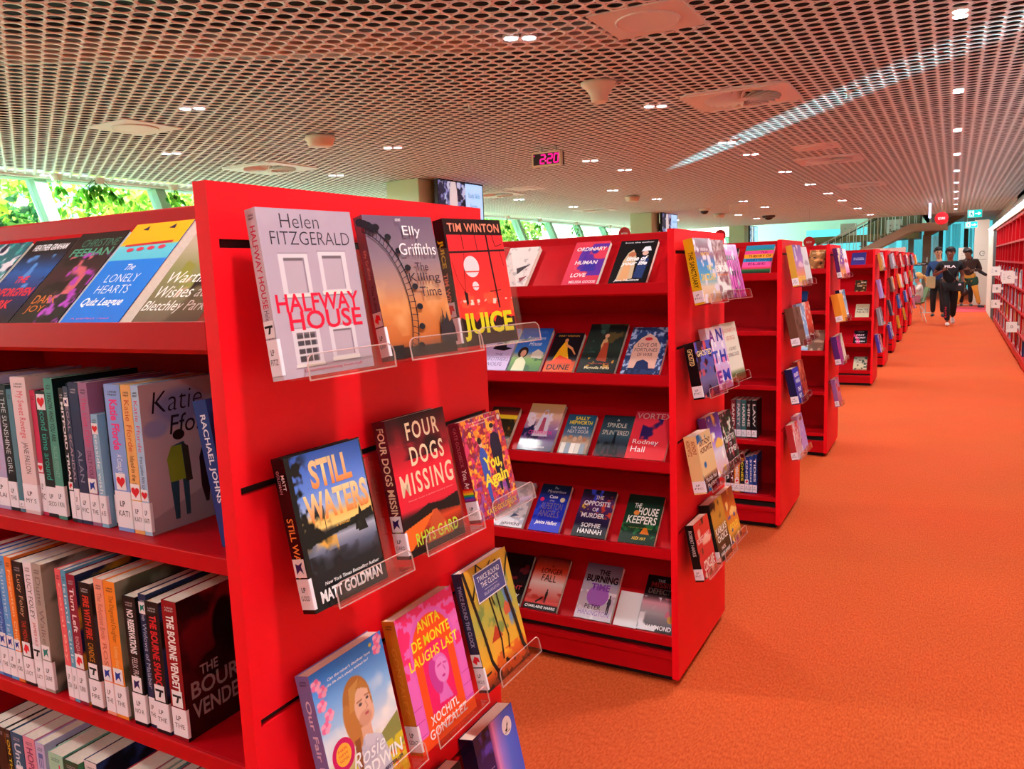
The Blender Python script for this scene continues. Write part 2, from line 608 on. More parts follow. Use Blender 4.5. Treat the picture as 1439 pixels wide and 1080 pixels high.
k = MB(); k.box(-12, -1.2, YE + .2, 54, 5.2, 5.35); k.box(-0.3, -0.1, YE, 54, CZ, 5.2); k.box(-10, -0.3, YE + .2, YE + .35, CZ + .02, 5.2)  # hall roof cut short, the gap shaped to let some daylight in
struct(k.obj('ceiling_hall', MATS['pale mint wall']))

# leaning window wall on the far side: x = -9.95 at the ceiling, -8.66 at the floor
def fx(z): return -9.95 + (3.0 - z) * 0.43
k = MB(); k.prism([(fx(0.9), 0.9), (fx(0.9) - .12, .9), (fx(-.1) - .12, -.1), (fx(-.1), -.1)], YB, 50, 'y')
struct(k.obj('wall_left', MATS['warm white wall']))
my = [-2.6, -0.75, 1.1, 2.95, 4.75, 6.56, 8.42, 10.3, 12.2, 14.1, 16.0, 18.0, 20.05, 22.1, 24.2, 26.4, 28.7, 31.1, 34, 37, 40, 44]
k = MB()
for y in my:
    k.prism([(fx(3.0), 3.0), (fx(3.0) - .20, 3.0), (fx(0.9) - .20, .9), (fx(0.9), .9)], y - .085, y + .085, 'y')
k.box(fx(.9) - .25, fx(.9) + .05, YB, 50, .88, .93)
k.box(fx(3) - .2, fx(3) + .06, YB, 50, 2.97, 3.03)
struct(k.obj('trim_1', M_MULL))
for i, (a, c) in enumerate(zip(my[:-1], my[1:])):
    k = MB()
    k.prism([(fx(3.0) - .10, 3.0), (fx(3.0) - .112, 3.0), (fx(.92) - .112, .92), (fx(.92) - .10, .92)], a + .085, c - .085, 'y')
    struct(k.obj('window_%d' % (i + 1), M_GLASS))

# columns with a wall screen on the aisle side
for i, (cx_, cy) in enumerate(((-6.80, 10.72), (-6.78, 21.6), (-6.66, 32.2))):
    k = MB(); k.box(cx_ - .31, cx_ + .31, cy - .33, cy + .33, 0, 3.0 if i < 2 else 5.2)
    struct(bevel(k.obj('column_%d' % (i + 1), M_COLUMN), 0.015))

# ================================================================== outdoors
def leaf_cloud(k, c, r, n, size, cols, rg):
    u = rg.normal(size=(n, 3)); u /= np.linalg.norm(u, axis=1)[:, None]
    P = np.array(c) + u * np.array(r) * (rg.random((n, 1)) ** 0.45)
    A = rg.normal(size=(n, 3)); A /= np.linalg.norm(A, axis=1)[:, None]
    Bv = np.cross(A, rg.normal(size=(n, 3))); Bv /= np.linalg.norm(Bv, axis=1)[:, None]
    s = size * (0.6 + 0.8 * rg.random((n, 1)))
    V = np.stack([P - A * s, P + Bv * s * .5, P + A * s, P - Bv * s * .5], 1).reshape(-1, 3)
    F = np.arange(4 * n).reshape(n, 4)
    ci = np.array([lc(x) for x in cols])[rg.integers(0, len(cols), n)]
    k.array(V, F, np.repeat(ci, 4, 0))
M_LEAF = attr_mat('leaf', 0.5)
tl, lb = nodes_of(M_LEAF)
ltr = tl.nodes.new('ShaderNodeBsdfTranslucent'); lat = tl.nodes.new('ShaderNodeAttribute'); lat.attribute_name = 'Col'
lmx = tl.nodes.new('ShaderNodeMixShader'); lmx.inputs[0].default_value = .6
tl.links.new(lat.outputs['Color'], ltr.inputs[0]); tl.links.new(lb.outputs[0], lmx.inputs[1]); tl.links.new(ltr.outputs[0], lmx.inputs[2])
tl.links.new(lmx.outputs[0], tl.nodes['Material Output'].inputs[0])
M_BARK = mat('bark', '#5b4a38', 0.9, bump=(20, .5))
GREENS = [['#a9c838', '#d6dc4a', '#7fb02c', '#e9d860'], ['#8fc23a', '#5f9a2a', '#c5d650', '#dfe68a'], ['#3f7d3a', '#2f6a42', '#5b9a48', '#8cbf52']]
tr = [(-12.6, 5.2, 2.7, 1.25, 2, 'dense dark green shrub tree outside behind the white pole'),
      (-13.4, 6.6, 3.3, 1.5, 0, 'yellow green sunlit tree outside past the first sloping mullion'),
      (-12.4, 8.0, 2.35, 1.0, 2, 'low dark green tree outside beneath the yellow green crown'),
      (-14.0, 9.2, 3.2, 1.6, 1, 'bright green tree outside between two sloping mullions'),
      (-13.2, 4.0, 3.2, 1.3, 0, 'yellow leaved tree outside at the very end of the window row'),
      (-14.5, 12.6, 3.0, 1.7, 1, 'broad light green tree outside beyond the first tall bookcase'),
      (-13.0, 19.5, 3.0, 1.2, 1, 'small light green tree outside above the second bookcase'),
      (-13.5, 25.5, 3.0, 1.3, 1, 'small green tree outside near the round red hanging sign'),
      (-13.0, 30.5, 2.6, 1.2, 0, 'yellow green tree outside beside the last sloping mullions')]
for i, (x, y, h, r, g, lab) in enumerate(tr):
    T = thing('tree', lab, 'tree', (x, y, -.4), group='sunlit trees outside the windows')
    k = MB(); rg = np.random.default_rng(50 + i)
    for q in range(7):
        o_ = rg.normal(size=3) * r * .45
        leaf_cloud(k, (o_[0], o_[1], h + o_[2] * .7), (r * .62, r * .62, r * .5), 420, .10, GREENS[g], rg)
    k.obj('crown', M_LEAF, T)
    k = MB(); k.tube((0, 0, 0), (0.1, 0, h * .6), .11, .07)
    for q in range(5):
        a = q * 1.3
        k.tube((.1, 0, h * .55), (.1 + math.cos(a) * r * .6, math.sin(a) * r * .6, h + .3 * math.sin(q)), .05, .015, 6)
    k.obj('trunk', M_BARK, T)
k = MB(); k.tube((-11.6, 6.05, -.4), (-11.6, 6.05, 6), .085, .07, 14); k.tube((-11.6, 6.05, -.4), (-11.6, 6.05, -.1), .16, .16, 14)
tag(k.obj('flag_pole', mat('white outdoor paint', '#f2f5f5', .4)), 'slim white pole standing outside among the sunlit trees', 'pole')
for i, (y0, y1, x, h, lab) in enumerate(((9.5, 13.5, -19, 7, 'pale blue glass building outside behind the bright green tree'),
                                        (17, 33, -17, 6.5, 'long pale building outside behind the small light green trees'))):
    B_ = thing('outdoor_building', lab, 'building', (x, (y0 + y1) / 2, -.4))
    k = MB(); k.box(-3, 0, y0 - (y0 + y1) / 2, y1 - (y0 + y1) / 2, 0, h)
    wl = k.obj('wall', mat('pale blue cladding', '#a9d3dc', .6), B_)
    nw = int((y1 - y0) / 1.6)
    for q in range(nw):
        for z in (1.6, 3.6):
            k = MB(); yy = y0 - (y0 + y1) / 2 + .4 + q * 1.6
            k.box(-.02, .03, yy, yy + .9, z, z + 1.1)
            k.obj('window_pane', mat('outdoor window pane', '#5fb5c4', .1), wl)

# trailing plant leaves hanging at the top of the windows
def hanging(y, n, w, drop, lab, seed):
    T = thing('hanging_plant', lab, 'plant', (-9.55, y, 2.97), group='trailing plants along the window head')
    rg = np.random.default_rng(seed)
    ks, kl = MB(), MB()
    for q in range(n):
        y0 = (rg.random() - .5) * w * .5; y1 = (rg.random() - .5) * w; d = drop * (.35 + .65 * rg.random()); xo = (rg.random() - .5) * .16
        p = [Vector((0, y0 * .6, .0)), Vector((xo * .5, (y0 + y1) / 2, -d * .45)), Vector((xo, y1, -d))]
        for a, c in zip(p[:-1], p[1:]): ks.tube(a, c, .004, .003, 5)
        for s in range(4):
            c = p[1].lerp(p[2], rg.random()) if s else p[2]
            c = c + Vector(((rg.random() - .5) * .1, (rg.random() - .5) * .12, (rg.random() - .5) * .08))
            L = .045 + .035 * rg.random(); a = rg.random() * 6.28
            dx, dy = Vector((math.sin(a) * .4, math.cos(a) * .7, -.75)).normalized(), None
            sd = dx.cross(Vector((1, .2, .1))).normalized()
            up = dx.cross(sd) * L * .18
            pts = [c, c + dx * L * .35 + sd * L * .55, c + dx * L + sd * L * .42, c + dx * L * 1.75, c + dx * L - sd * L * .42, c + dx * L * .35 - sd * L * .55]
            col = lc(['#4f9a2c', '#357a28', '#6fb83a', '#8fce4a'][int(rg.integers(4))])
            kl.add([pts[0] + up, pts[1], pts[2], pts[3]], [(0, 1, 2, 3)], col)
            kl.add([pts[0] + up, pts[3], pts[4], pts[5]], [(0, 1, 2, 3)], col)
    k = MB(); k.lathe([(.05, -.05), (.07, .0), (.07, .03)], n=14)
    k.obj('planter', M_WHITE, T)
    ks.obj('vine', mat('green stem', '#5a7a3a', .7), T)
    kl.obj('leaves', M_LEAF, T)
hanging(7.15, 16, .85, .38, 'dense dark green trailing plant high in the window between the first two mullions', 3)
hanging(6.55, 3, .12, .22, 'single bright green sprig in front of the first sloping mullion', 4)
hanging(8.35, 5, .16, .32, 'thin green sprig hanging in front of the second mullion by the red panel', 5)
hanging(18.7, 8, .5, .45, 'leafy green trail in the window just past the topmost red covered book', 6)
hanging(20.6, 8, .7, .35, 'short bushy green trail above the second bookcase', 7)
hanging(23.1, 9, .9, .4, 'wide green trail in the window over the pink covered book', 8)
hanging(25.9, 9, .9, .42, 'yellow green trail close beside the round red sign', 9)

# ================================================================== ceiling fittings
M_LENS = mat('glowing lamp lens', '#ffffff', .3, emit='#f4f4ff', estr=28)
def twin_light(x, y, lab, d=(0.0, .12), w=LAMP_W, grp='recessed downlights in the perforated ceiling'):
    T = thing('downlight', lab, 'light', (x, y, CZ), group=grp)
    for s in (0, 1):
        k = MB(); c = (d[0] * s, d[1] * s)
        k.lathe([(.054, .015), (.054, -.004), (.044, -.006)], (c[0], c[1], 0), 20)
        r_ = k.obj('trim_ring', M_WHITE, T); ring = r_
        k = MB(); k.lathe([(.043, -.004), (.043, -.009), (.03, -.011)], (c[0], c[1], 0), 20)
        k.obj('lens', M_LENS, ring)
    L = bpy.data.lights.new('lamp_light', 'AREA')
    L.shape = 'DISK'; L.size = .16; L.energy = w; L.color = (1, .97, .95); L.spread = math.radians(165)
    o = bpy.data.objects.new('lamp_light', L); COL.objects.link(o); o.parent = T
    o.location = (d[0] / 2, d[1] / 2, -.03)
ORD = ['first', 'second', 'third', 'fourth', 'fifth', 'sixth', 'seventh', 'eighth', 'ninth', 'tenth', 'eleventh', 'twelfth', 'thirteenth', 'fourteenth', 'fifteenth', 'sixteenth', 'seventeenth', 'eighteenth', 'nineteenth', 'twentieth']
rows = [('over the orange aisle', .785, [-2.0, .66, 3.3, 6.0, 8.70, 11.33, 13.95, 16.6, 19.2, 21.8, 24.4, 27.0, 29.6], (0, .12)),
        ('above the aisle ends of the bookcases', -1.78, [-.6, 2.1, 4.81, 7.53, 10.28, 11.62, 14.22, 16.9, 19.46, 22.04, 25.8, 29.8], (.104, .06)),
        ('above the middle of the bookcases', -3.74, [10.54, 11.88, 19.83, 22.37], (.104, .06)),
        ('in the row before the square air vents', -5.06, [4.93, 7.77, 14.71, 17.33, 25.01, 27.6], (.104, .06)),
        ('beside the square air vents', -7.17, [6.38, 9.2, 14.82, 17.53, 25.5], (.104, .06)),
        ('next to the leaning windows', -9.7, [6.48], (.104, .06))]
for nm, x, ys, d in rows:
    for i, y in enumerate(ys):
        twin_light(x, y, 'twin downlight %s, %s from the near end' % (nm, ORD[i]), d)

def vent(x, y, s, lab, seed):
    T = thing('air_vent', lab, 'air vent', (x, y, CZ), group='square swirl air vents')
    k = MB(); h = s / 2; r0 = s * .36; n = 32
    V = []
    for i in range(n):
        a = 2 * PI * i / n + PI / n
        c, s_ = math.cos(a), math.sin(a); q = h / max(abs(c), abs(s_))
        V += [(q * c, q * s_, -.012), (r0 * c, r0 * s_, -.012), (q * c, q * s_, .004), (r0 * c, r0 * s_, .02)]
    k.add(V, [(4 * i, 4 * ((i + 1) % n), 4 * ((i + 1) % n) + 1, 4 * i + 1) for i in range(n)] +
             [(4 * i, 4 * i + 2, 4 * ((i + 1) % n) + 2, 4 * ((i + 1) % n)) for i in range(n)] +
             [(4 * i + 1, 4 * ((i + 1) % n) + 1, 4 * ((i + 1) % n) + 3, 4 * i + 3) for i in range(n)])
    k.box(-h * .86, h * .86, h * .86, h * .89, -.02, -.012); k.box(-h * .86, h * .86, -h * .89, -h * .86, -.02, -.012)
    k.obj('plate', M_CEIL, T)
    k = MB()
    for i in range(24):
        a = 2 * PI * i / 24
        R_ = Matrix.Rotation(a, 4, 'Z') @ Matrix.Translation((r0 * .6, 0, -.012)) @ Matrix.Rotation(.75, 4, 'X')
        k.box(-r0 * .4, r0 * .4, -.022, .022, -.002, .002, M=R_)
    k.lathe([(r0 * .2, .02), (r0 * .2, -.018)], n=16)
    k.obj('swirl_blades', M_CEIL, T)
    k = MB(); k.lathe([(r0 * 1.02, .03), (r0 * 1.02, .05)], n=24); k.obj('duct_box', M_DARK, T)
for x, y, s, lab in ((-.95, 7.72, .94, 'large square swirl vent overhead, nearest the orange aisle'),
                     (-7.24, 8.05, .94, 'square swirl vent over the red end panel of the front bookcase'),
                     (-.90, 13.15, .92, 'second square swirl vent along the aisle side'),
                     (-.90, 17.95, .9, 'third square swirl vent along the aisle side, seen almost edge-on'),
                     (-6.95, 13.6, .92, 'square swirl vent beside the wall screen on the first column'),
                     (-7.2, 19.1, .92, 'small looking square vent before the second column')):
    vent(x, y, s, lab, 1)
for x, y, r, lab in ((-.91, 4.99, .20, 'large flat round speaker in a plain plate at the top of the view'),
                     (-6.1, 5.2, .21, 'flat round ceiling speaker above the window side of the front bookcase'),
                     (-.86, 11.6, .2, 'flat round ceiling speaker just before the second aisle vent'),
                     (-6.04, 13.1, .2, 'flat round ceiling speaker beyond the digital clock')):
    T = thing('ceiling_speaker', lab, 'speaker', (x, y, CZ), group='flat round ceiling speakers')
    k = MB(); h = r * 1.45
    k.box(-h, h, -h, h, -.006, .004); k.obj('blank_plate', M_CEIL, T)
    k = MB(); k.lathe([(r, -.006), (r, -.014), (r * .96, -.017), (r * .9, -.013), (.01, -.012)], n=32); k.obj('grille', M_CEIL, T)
M_FIT = mat('off white plastic', '#e3dcc6', .5)
T = thing('motion_sensor', 'funnel shaped off white sensor hanging from the ceiling before the big square vent', 'sensor', (-1.80, 6.35, CZ))
k = MB(); k.lathe([(.155, 0), (.15, -.018), (.105, -.055), (.075, -.10), (.068, -.15), (.05, -.156)], n=28); k.obj('housing', M_FIT, T, smooth=True)
k = MB(); k.tube((.1, 0, -.03), (.2, .02, -.004), .012); k.tube((.14, .01, -.02), (.19, .06, -.006), .008); k.obj('bracket', M_STEEL, T)
for x, y, lab in ((-5.10, 6.66, 'round off white smoke detector above the front bookcase'), (-5.15, 16.2, 'small round smoke detector before the second column'), (-5.3, 23.9, 'tiny round smoke detector beyond the dome camera')):
    T = thing('smoke_detector', lab, 'smoke detector', (x, y, CZ), group='round smoke detectors')
    k = MB(); k.lathe([(.10, 0), (.155, -.01), (.16, -.05), (.14, -.058), (.135, -.10), (.11, -.115), (.04, -.118)], n=28); k.obj('housing', M_FIT, T, smooth=True)
T = thing('dome_camera', 'small dark dome camera on the ceiling beyond the smoke detector', 'camera', (-5.05, 21.4, CZ))
k = MB(); k.lathe([(.15, 0), (.15, -.05), (.13, -.06)], n=20); k.obj('base', M_FIT, T)
k = MB(); k.ball((0, 0, -.06), (.11, .11, .09)); k.obj('dome', M_BLACK, T, smooth=True)
T = thing('dome_camera', 'dark round ceiling camera towards the stairs', 'camera', (-4.4, 26.5, CZ))
k = MB(); k.lathe([(.2, 0), (.2, -.05), (.17, -.07)], n=20); k.obj('base', mat('dark bronze plastic', '#4a3d35', .4), T)
k = MB(); k.ball((0, 0, -.07), (.13, .13, .07)); k.obj('dome', M_BLACK, T, smooth=True)
for i, (x, y, lab) in enumerate(((-3.05, 6.35, 'tiny sprinkler head hanging before the digital clock'), (-.1, 8.15, 'tiny sprinkler head beside the bluish streak of light'), (-4.9, 17.3, 'tiny sprinkler head beyond the first column'), (-7.0, 15.3, 'tiny sprinkler head near the window trailing plants'))):
    T = thing('sprinkler', lab, 'sprinkler', (x, y, CZ), group='sprinkler heads')
    k = MB(); k.lathe([(.035, 0), (.035, -.006), (.012, -.008), (.012, -.04), (.008, -.055)], n=12); k.obj('body', M_WHITE, T)
    k = MB(); k.lathe([(.03, -.058), (.03, -.061)], n=12); k.tube((.02, 0, -.03), (.012, 0, -.058), .003); k.tube((-.02, 0, -.03), (-.012, 0, -.058), .003); k.obj('deflector', M_STEEL, T)

# digital clock
T = thing('digital_clock', 'hanging digital clock with pink glowing digits in a cream frame', 'clock', (-3.60, 9.0, 2.85))
k = MB()
for a in ((-.195, .195, -.085, -.068), (-.195, .195, .068, .085), (-.195, -.176, -.068, .068), (.176, .195, -.068, .068)):
    k.box(a[0], a[1], -.012, .05, a[2], a[3])
k.obj('frame', mat('cream plastic', '#e6e0bd', .4), T)
k = MB(); k.box(-.19, .19, .05, .11, -.08, .08); k.box(-.176, .176, .0, .05, -.068, .068); case = k.obj('case', mat('dark maroon plastic', '#2a0812', .3), T)
k = MB()
def seg7(k, x, z, w, h, on, th=.016):
    sh = lambda zz: (zz - z) * .12
    B = {'a': (0, h, w, h), 'g': (0, h / 2, w, h / 2), 'd': (0, 0, w, 0), 'f': (0, h / 2, 0, h), 'b': (w, h / 2, w, h), 'e': (0, 0, 0, h / 2), 'c': (w, 0, w, h / 2)}
    for s_ in on:
        x0, z0, x1, z1 = B[s_]
        if z0 == z1: pts = [(x0, z0 - th / 2), (x1, z0 - th / 2), (x1, z0 + th / 2), (x0, z0 + th / 2)]
        else: pts = [(x0 - th / 2, z0), (x0 + th / 2, z0), (x0 + th / 2, z1), (x0 - th / 2, z1)]
        k.add([(x + p + sh(z + q), -.0015, z + q) for p, q in pts], [(0, 1, 2, 3)], lc('#ff1a9c'))
seg7(k, -.085, -.05, .058, .1, 'abged'); seg7(k, .012, -.05, .058, .1, 'abged'); seg7(k, .1, -.05, .055, .1, 'abcdef')
for z in (-.022, .025): k.add([(-.011 + p, -.0015, z + q) for p, q in ((-.008, -.008), (.008, -.008), (.008, .008), (-.008, .008))], [(0, 1, 2, 3)], lc('#ff5aa8'))
k.add([(-.165 + p, -.0015, .045 + q) for p, q in ((-.007, -.007), (.007, -.007), (.007, .007), (-.007, .007))], [(0, 1, 2, 3)], lc('#ff1a9c'))
k.obj('digits', attr_mat('pink glowing digits', .4, emit=1.5), case)
k = MB(); k.tube((-.1, .08, .08), (-.1, .08, .15), .012); k.tube((.1, .08, .08), (.1, .08, .15), .012); k.obj('hanger', M_STEEL, T)

# wall screens on the columns
def screen(y, lab, seed, x=-6.30, y1=None):
    T = thing('wall_screen', lab, 'screen', (x, y, 2.62), group='screens on the columns')
    L, Hh = 1.40, .78
    k = MB(); k.box(-.06, 0, 0, L, -Hh / 2, Hh / 2); casing = k.obj('casing', M_BLACK, T)
    k = MB(); k.box(-.2, -.06, .25, .5, -.1, .1); k.obj('bracket', M_BLACK, T)
    c = Cv(L - .06, Hh - .06, .012)
    c.fill('#9fd0ff'); c.rect(0, 0, .6, 1, '#3a3f66')
    for q, (cl, th) in enumerate((('#151828', .45), ('#6f78a8', .58), ('#a8b4d8', .62), ('#22253c', .6))):
        c.blot(14, seed + q * 9, th, cl, c.mrect(0, 0, .6, 1), oct=2)
    c.ell(.32, .55, .09, .6, '#c9c2c4', .3); c.ell(.32, .12, .06, .14, '#e2a8c4', .3)
    c.rect(.595, 0, 1, 1, '#a6d4ff')
    c.t('Study Skills', .66, .66, .93, .80, '#123a7a', 'r'); c.t('Success', .70, .46, .86, .56, '#123a7a', 'r'); c.t('with your library card', .65, .2, .96, .26, '#1b4a8a', 'r')
    k = MB(); c.emit(k, lambda u, v, d: (d + .0005, .03 + u, -Hh / 2 + .03 + v)); k.obj('display', M_SCREEN, casing)
screen(10.62, 'lit wall screen on the first column showing a crowd and blue text panel', 5)
screen(21.65, 'second column screen seen edge-on as a dark sliver', 7)
screen(32.55, 'small lit blue wall screen on the farthest column', 8)

# ducts seen through the holes
for i, (p0, p1, r, lab) in enumerate((((-8, 2.2, 3.35), (-1.5, 6.2, 3.35), .16, 'round metal duct above the perforated ceiling, running towards the big vent'),
                                     ((-8.6, 3.9, 3.66), (-4.4, 1.4, 3.66), .14, 'round metal duct above the perforated ceiling at the window end'))):
    k = MB(); k.tube(p0, p1, r, r, 20)
    tag(k.obj('air_duct', M_STEEL, smooth=False), lab, 'duct', 'ducts above the ceiling')

# narrow spot added in place of reflected sun that streaks the ceiling
L = bpy.data.lights.new('window_glint', 'SPOT')
L.energy = 95000; L.color = (.36, .9, 1); L.spot_size = math.radians(2.0); L.spot_blend = .8; L.shadow_soft_size = .02
o = bpy.data.objects.new('window_glint', L); COL.objects.link(o)
o.location = (-9.3, 21.0, 2.36)
o.rotation_euler = (Vector((-1.0, 9.45, 3.0)) - o.location).to_track_quat('-Z', 'Y').to_euler()

# ================================================================== bookcases
UY = [0.696, 2.572, 4.448, 6.323, 10.188, 12.064, 13.94, 15.815, 17.691, 19.567]
UW, UL = .651, 1.85
SLOT = [1.524, 1.204, .881, .563]
LIP = [1.427, 1.115, .815, .505, .187]
TRAYS = {0: [0], 1: [0, 1, 2, 3, 4], 2: [0], 3: [0, 2], 4: [0, 1, 2, 3, 4]}
CASE_LAB = ['nearest red bookcase with rows of large print spines and a slotted end panel',
            'second red bookcase, its near side full of face-out paperbacks on sloping trays',
            'third red bookcase, mostly empty shelves with a few spines low down',
            'fourth red bookcase, narrow view with a pale book lying in its middle tray',
            'fifth red bookcase after the wide gap, with five single face-out books',
            'sixth red bookcase down the aisle, mostly its end panel showing',
            'seventh red bookcase down the aisle, mostly its end panel showing',
            'eighth red bookcase down the aisle, a thin strip of red and covers',
            'ninth red bookcase down the aisle, a thin strip of red and covers',
            'last red bookcase at the end of the row, beside the seated child']
def bookcase(i):
    y = UY[i]
    T = thing('bookcase', CASE_LAB[i], 'bookcase', (-.02, y + UW / 2, 0), group='red double sided library bookcases')
    T.location = (0, y, 0)
    # slotted end panel facing the aisle
    k = MB()
    k.box(-.0236, -.010, 0, UW, .03, 1.6)
    e = .013
    k.box(-.010, 0, 0, e, .03, 1.6); k.box(-.010, 0, UW - e, UW, .03, 1.6)
    zz = [.03] + sorted(SLOT) + [1.6]
    for a, b in zip(zz[:-1], zz[1:]):
        lo = a if a == .03 else a + .0055
        hi = b if b == 1.6 else b - .0055
        k.box(-.010, 0, e, UW - e, lo, hi)
    for z in SLOT: k.box(-.0099, -.008, e + .001, UW - e - .001, z - .0054, z + .0054, mi=1)
    k.obj('end_panel', [M_REDPLY, M_DARK], T)
    k = MB(); k.box(-UL, -UL + .0236, 0, UW, .03, 1.6); k.obj('end_panel', M_REDPLY, T)
    k = MB(); k.box(-UL / 2 - .012, -UL / 2 + .012, .02, UW - .02, .14, 1.57); k.obj('divider', M_RED, T)
    k = MB(); k.box(-UL + .03, -.026, UW / 2 - .008, UW / 2 + .008, .14, 1.565); k.obj('back_panel', M_RED, T)
    k = MB(); k.box(-UL + .024, -.0245, .195, UW - .195, 1.566, 1.6); bevel(k.obj('top_rail', M_RED, T), .003)
    k = MB(); k.box(-UL + .024, -.0245, .012, UW - .012, .032, .124); k.box(-UL + .024, -.0245, .006, .012, .10, .122)
    bevel(k.obj('plinth', M_RED, T), .002)
    k = MB(); k.box(-UL + .04, -.03, .05, UW - .05, .0, .031); k.box(-UL + .024, -.0245, .03, UW - .03, .1241, .148); k.obj('kick_base', M_DARK, T)  # second box is a black strip standing in for shade above the plinth
    for n, z in enumerate(LIP):
        tray = n in TRAYS.get(i, [0, 1, 2, 3, 4])
        k = MB()
        if tray:
            q = .233 if n else .183
            pr = [(0, z - .036), (0, z), (.012, z), (.012, z - .038), (.012 + q, z - .038 + q), (.015 + q, z - .041 + q), (.014, z - .043), (.010, z - .036)]
            k.prism(pr, -UL + .026, -.0245, 'x')
            k.obj('display_tray', M_RED, T)
            if n:
                k = MB(); k.box(-UL + .026, -.0245, .25, UW / 2 - .009, z - .03, z - .01); k.obj('shelf_board', M_RED, T)
        else:
            k.box(-UL + .026, -.0245, .008, UW / 2 - .009, z - .022, z - .002)
            k.box(-UL + .026, -.0245, .004, .010, z - .027, z - .002)
            bevel(k.obj('shelf_board', M_RED, T), .002)
    k = MB()
    for z in LIP:
        k.tube((-.0236, .020, z - .03), (-.030, .020, z - .03), .004, n=8)
    k.obj('shelf_pin', M_STEEL, T)
    return T
for i in range(10): bookcase(i)

# ================================================================== books
def frame_front(u, v, d): return (u, -d, v)
def make_book(name, M, w, h, t, front, label, group, spine=None, base='#222222', edge=None, sticker=None, genre=None, gloss=False, tag_text=('LP', 'FIC'), mats=None, hard=False, plain=False):
    """local frame: spine at x=0, front cover at y=0 facing -y, standing on z=0"""
    T = thing(name, label, 'book', M=M, group=group)
    k = MB(); b = lc(base)
    cw = w + (.003 if hard else 0); ch = .0025 if hard else 0
    th = .0022 if hard else .0009
    z0 = 0.0
    k.box(0, cw, .0, th, z0, h + ch, b); k.box(0, cw, t - th, t, z0, h + ch, b); k.box(0, th, th, t - th, z0, h + ch, b)
    if front is not None:
        front.emit(k, lambda u, v, d: (u, -d, v))
    if spine is not None:
        spine.emit(k, lambda u, v, d: (-d, t - u, v))
    cov = k.obj('cover', M_GLOSS if gloss else M_PRINT, T)
    if plain: return T
    k = MB(); k.box(th + .0004, w - (.004 if hard else .0012), th, t - th, .0015, h - (.0015 if not hard else .001))
    k.obj('page_block', M_PAGE, T)
    if sticker is not None:
        zt = sticker
        k = MB(); d = .0009
        wr = min(.004, w * .03)
        k.add([(-d, t - .0006, .006), (-d, .0, .006), (-d, .0, zt), (-d, t - .0006, zt)], [(0, 1, 2, 3)], lc('#efe8f4'))
        k.add([(-d, .0, .006), (0, -d, .006), (0, -d, zt), (-d, .0, zt)], [(0, 1, 2, 3)], lc('#efe8f4'))
        k.add([(0, -d, .006), (wr, -d, .006), (wr, -d, zt), (0, -d, zt)], [(0, 1, 2, 3)], lc('#efe8f4'))
        fr = lambda u, v, dd: (-dd, t - u, v)
        if t > .012:
            put_text(k, tag_text[0], (t * .3, zt * .62, t * .62, zt * .76), fr, '#3a3540', 'b', d + .0002)
            put_text(k, tag_text[1], (t * .16, zt * .38, t * .84, zt * .52), fr, '#3a3540', 'r', d + .0002)
        k.obj('spine_label', M_MATTE, cov)
    if genre is not None:
        kind, zc = genre
        k = MB(); d = .0009; s = min(t * .94, .022); a = t / 2 - s / 2
        fr = lambda u, v, dd: (-dd, t - u, v)
        Q = lambda pts, col, dd: k.add([fr(p, q, dd) for p, q in pts], [tuple(range(len(pts)))], lc(col))
        if kind == 'rainbow':
            for q, cl in enumerate(('#8a2a9a', '#2a50c0', '#2aa04a', '#f0d020', '#f08020', '#d82020')):
                Q([(a, zc + q * s / 6), (a + s, zc + q * s / 6), (a + s, zc + (q + 1) * s / 6), (a, zc + (q + 1) * s / 6)], cl, d)
        else:
            Q([(a, zc), (a + s, zc), (a + s, zc + s * 1.15), (a, zc + s * 1.15)], '#efe9f0', d)
            cx, cy = t / 2, zc + s * .58
            if kind == 'heart':
                pts = []
                for q in range(28):
                    u = 2 * PI * q / 28
                    pts.append((cx + s * .027 * 16 * math.sin(u) ** 3, cy + s * .027 * (13 * math.cos(u) - 5 * math.cos(2 * u) - 2 * math.cos(3 * u) - math.cos(4 * u))))
                Q(pts, '#d8182a', d + .0002)
            elif kind == 'gun':
                Q([(cx - s * .42, cy + .1 * s), (cx + s * .4, cy + .1 * s), (cx + s * .4, cy + .26 * s), (cx - s * .42, cy + .26 * s)], '#1a1a20', d + .0002)
                Q([(cx - s * .0, cy + .1 * s), (cx - s * .14, cy - .3 * s), (cx + s * .06, cy - .3 * s), (cx + s * .2, cy + .1 * s)], '#1a1a20', d + .0002)
            elif kind == 'red':
                Q([(cx - s * .38, cy - .1 * s), (cx - .1 * s, cy + .4 * s), (cx + .3 * s, cy + .3 * s), (cx + .38 * s, cy - .15 * s), (cx + .1 * s, cy - .05 * s), (cx, cy - .4 * s)], '#e02030', d + .0002)
            else:
                Q([(cx - s * .3, cy - .38 * s), (cx + .02 * s, cy - .1 * s), (cx + .3 * s, cy - .35 * s), (cx + .18 * s, cy + .1 * s), (cx + .34 * s, cy + .38 * s), (cx - .05 * s, cy + .2 * s), (cx - .3 * s, cy + .3 * s)], {'blue': '#22389a', 'purple': '#2e1a5a', 'teal': '#188078'}.get(kind, '#22389a'), d + .0002)
        k.obj('genre_sticker', M_MATTE, cov)
    return T

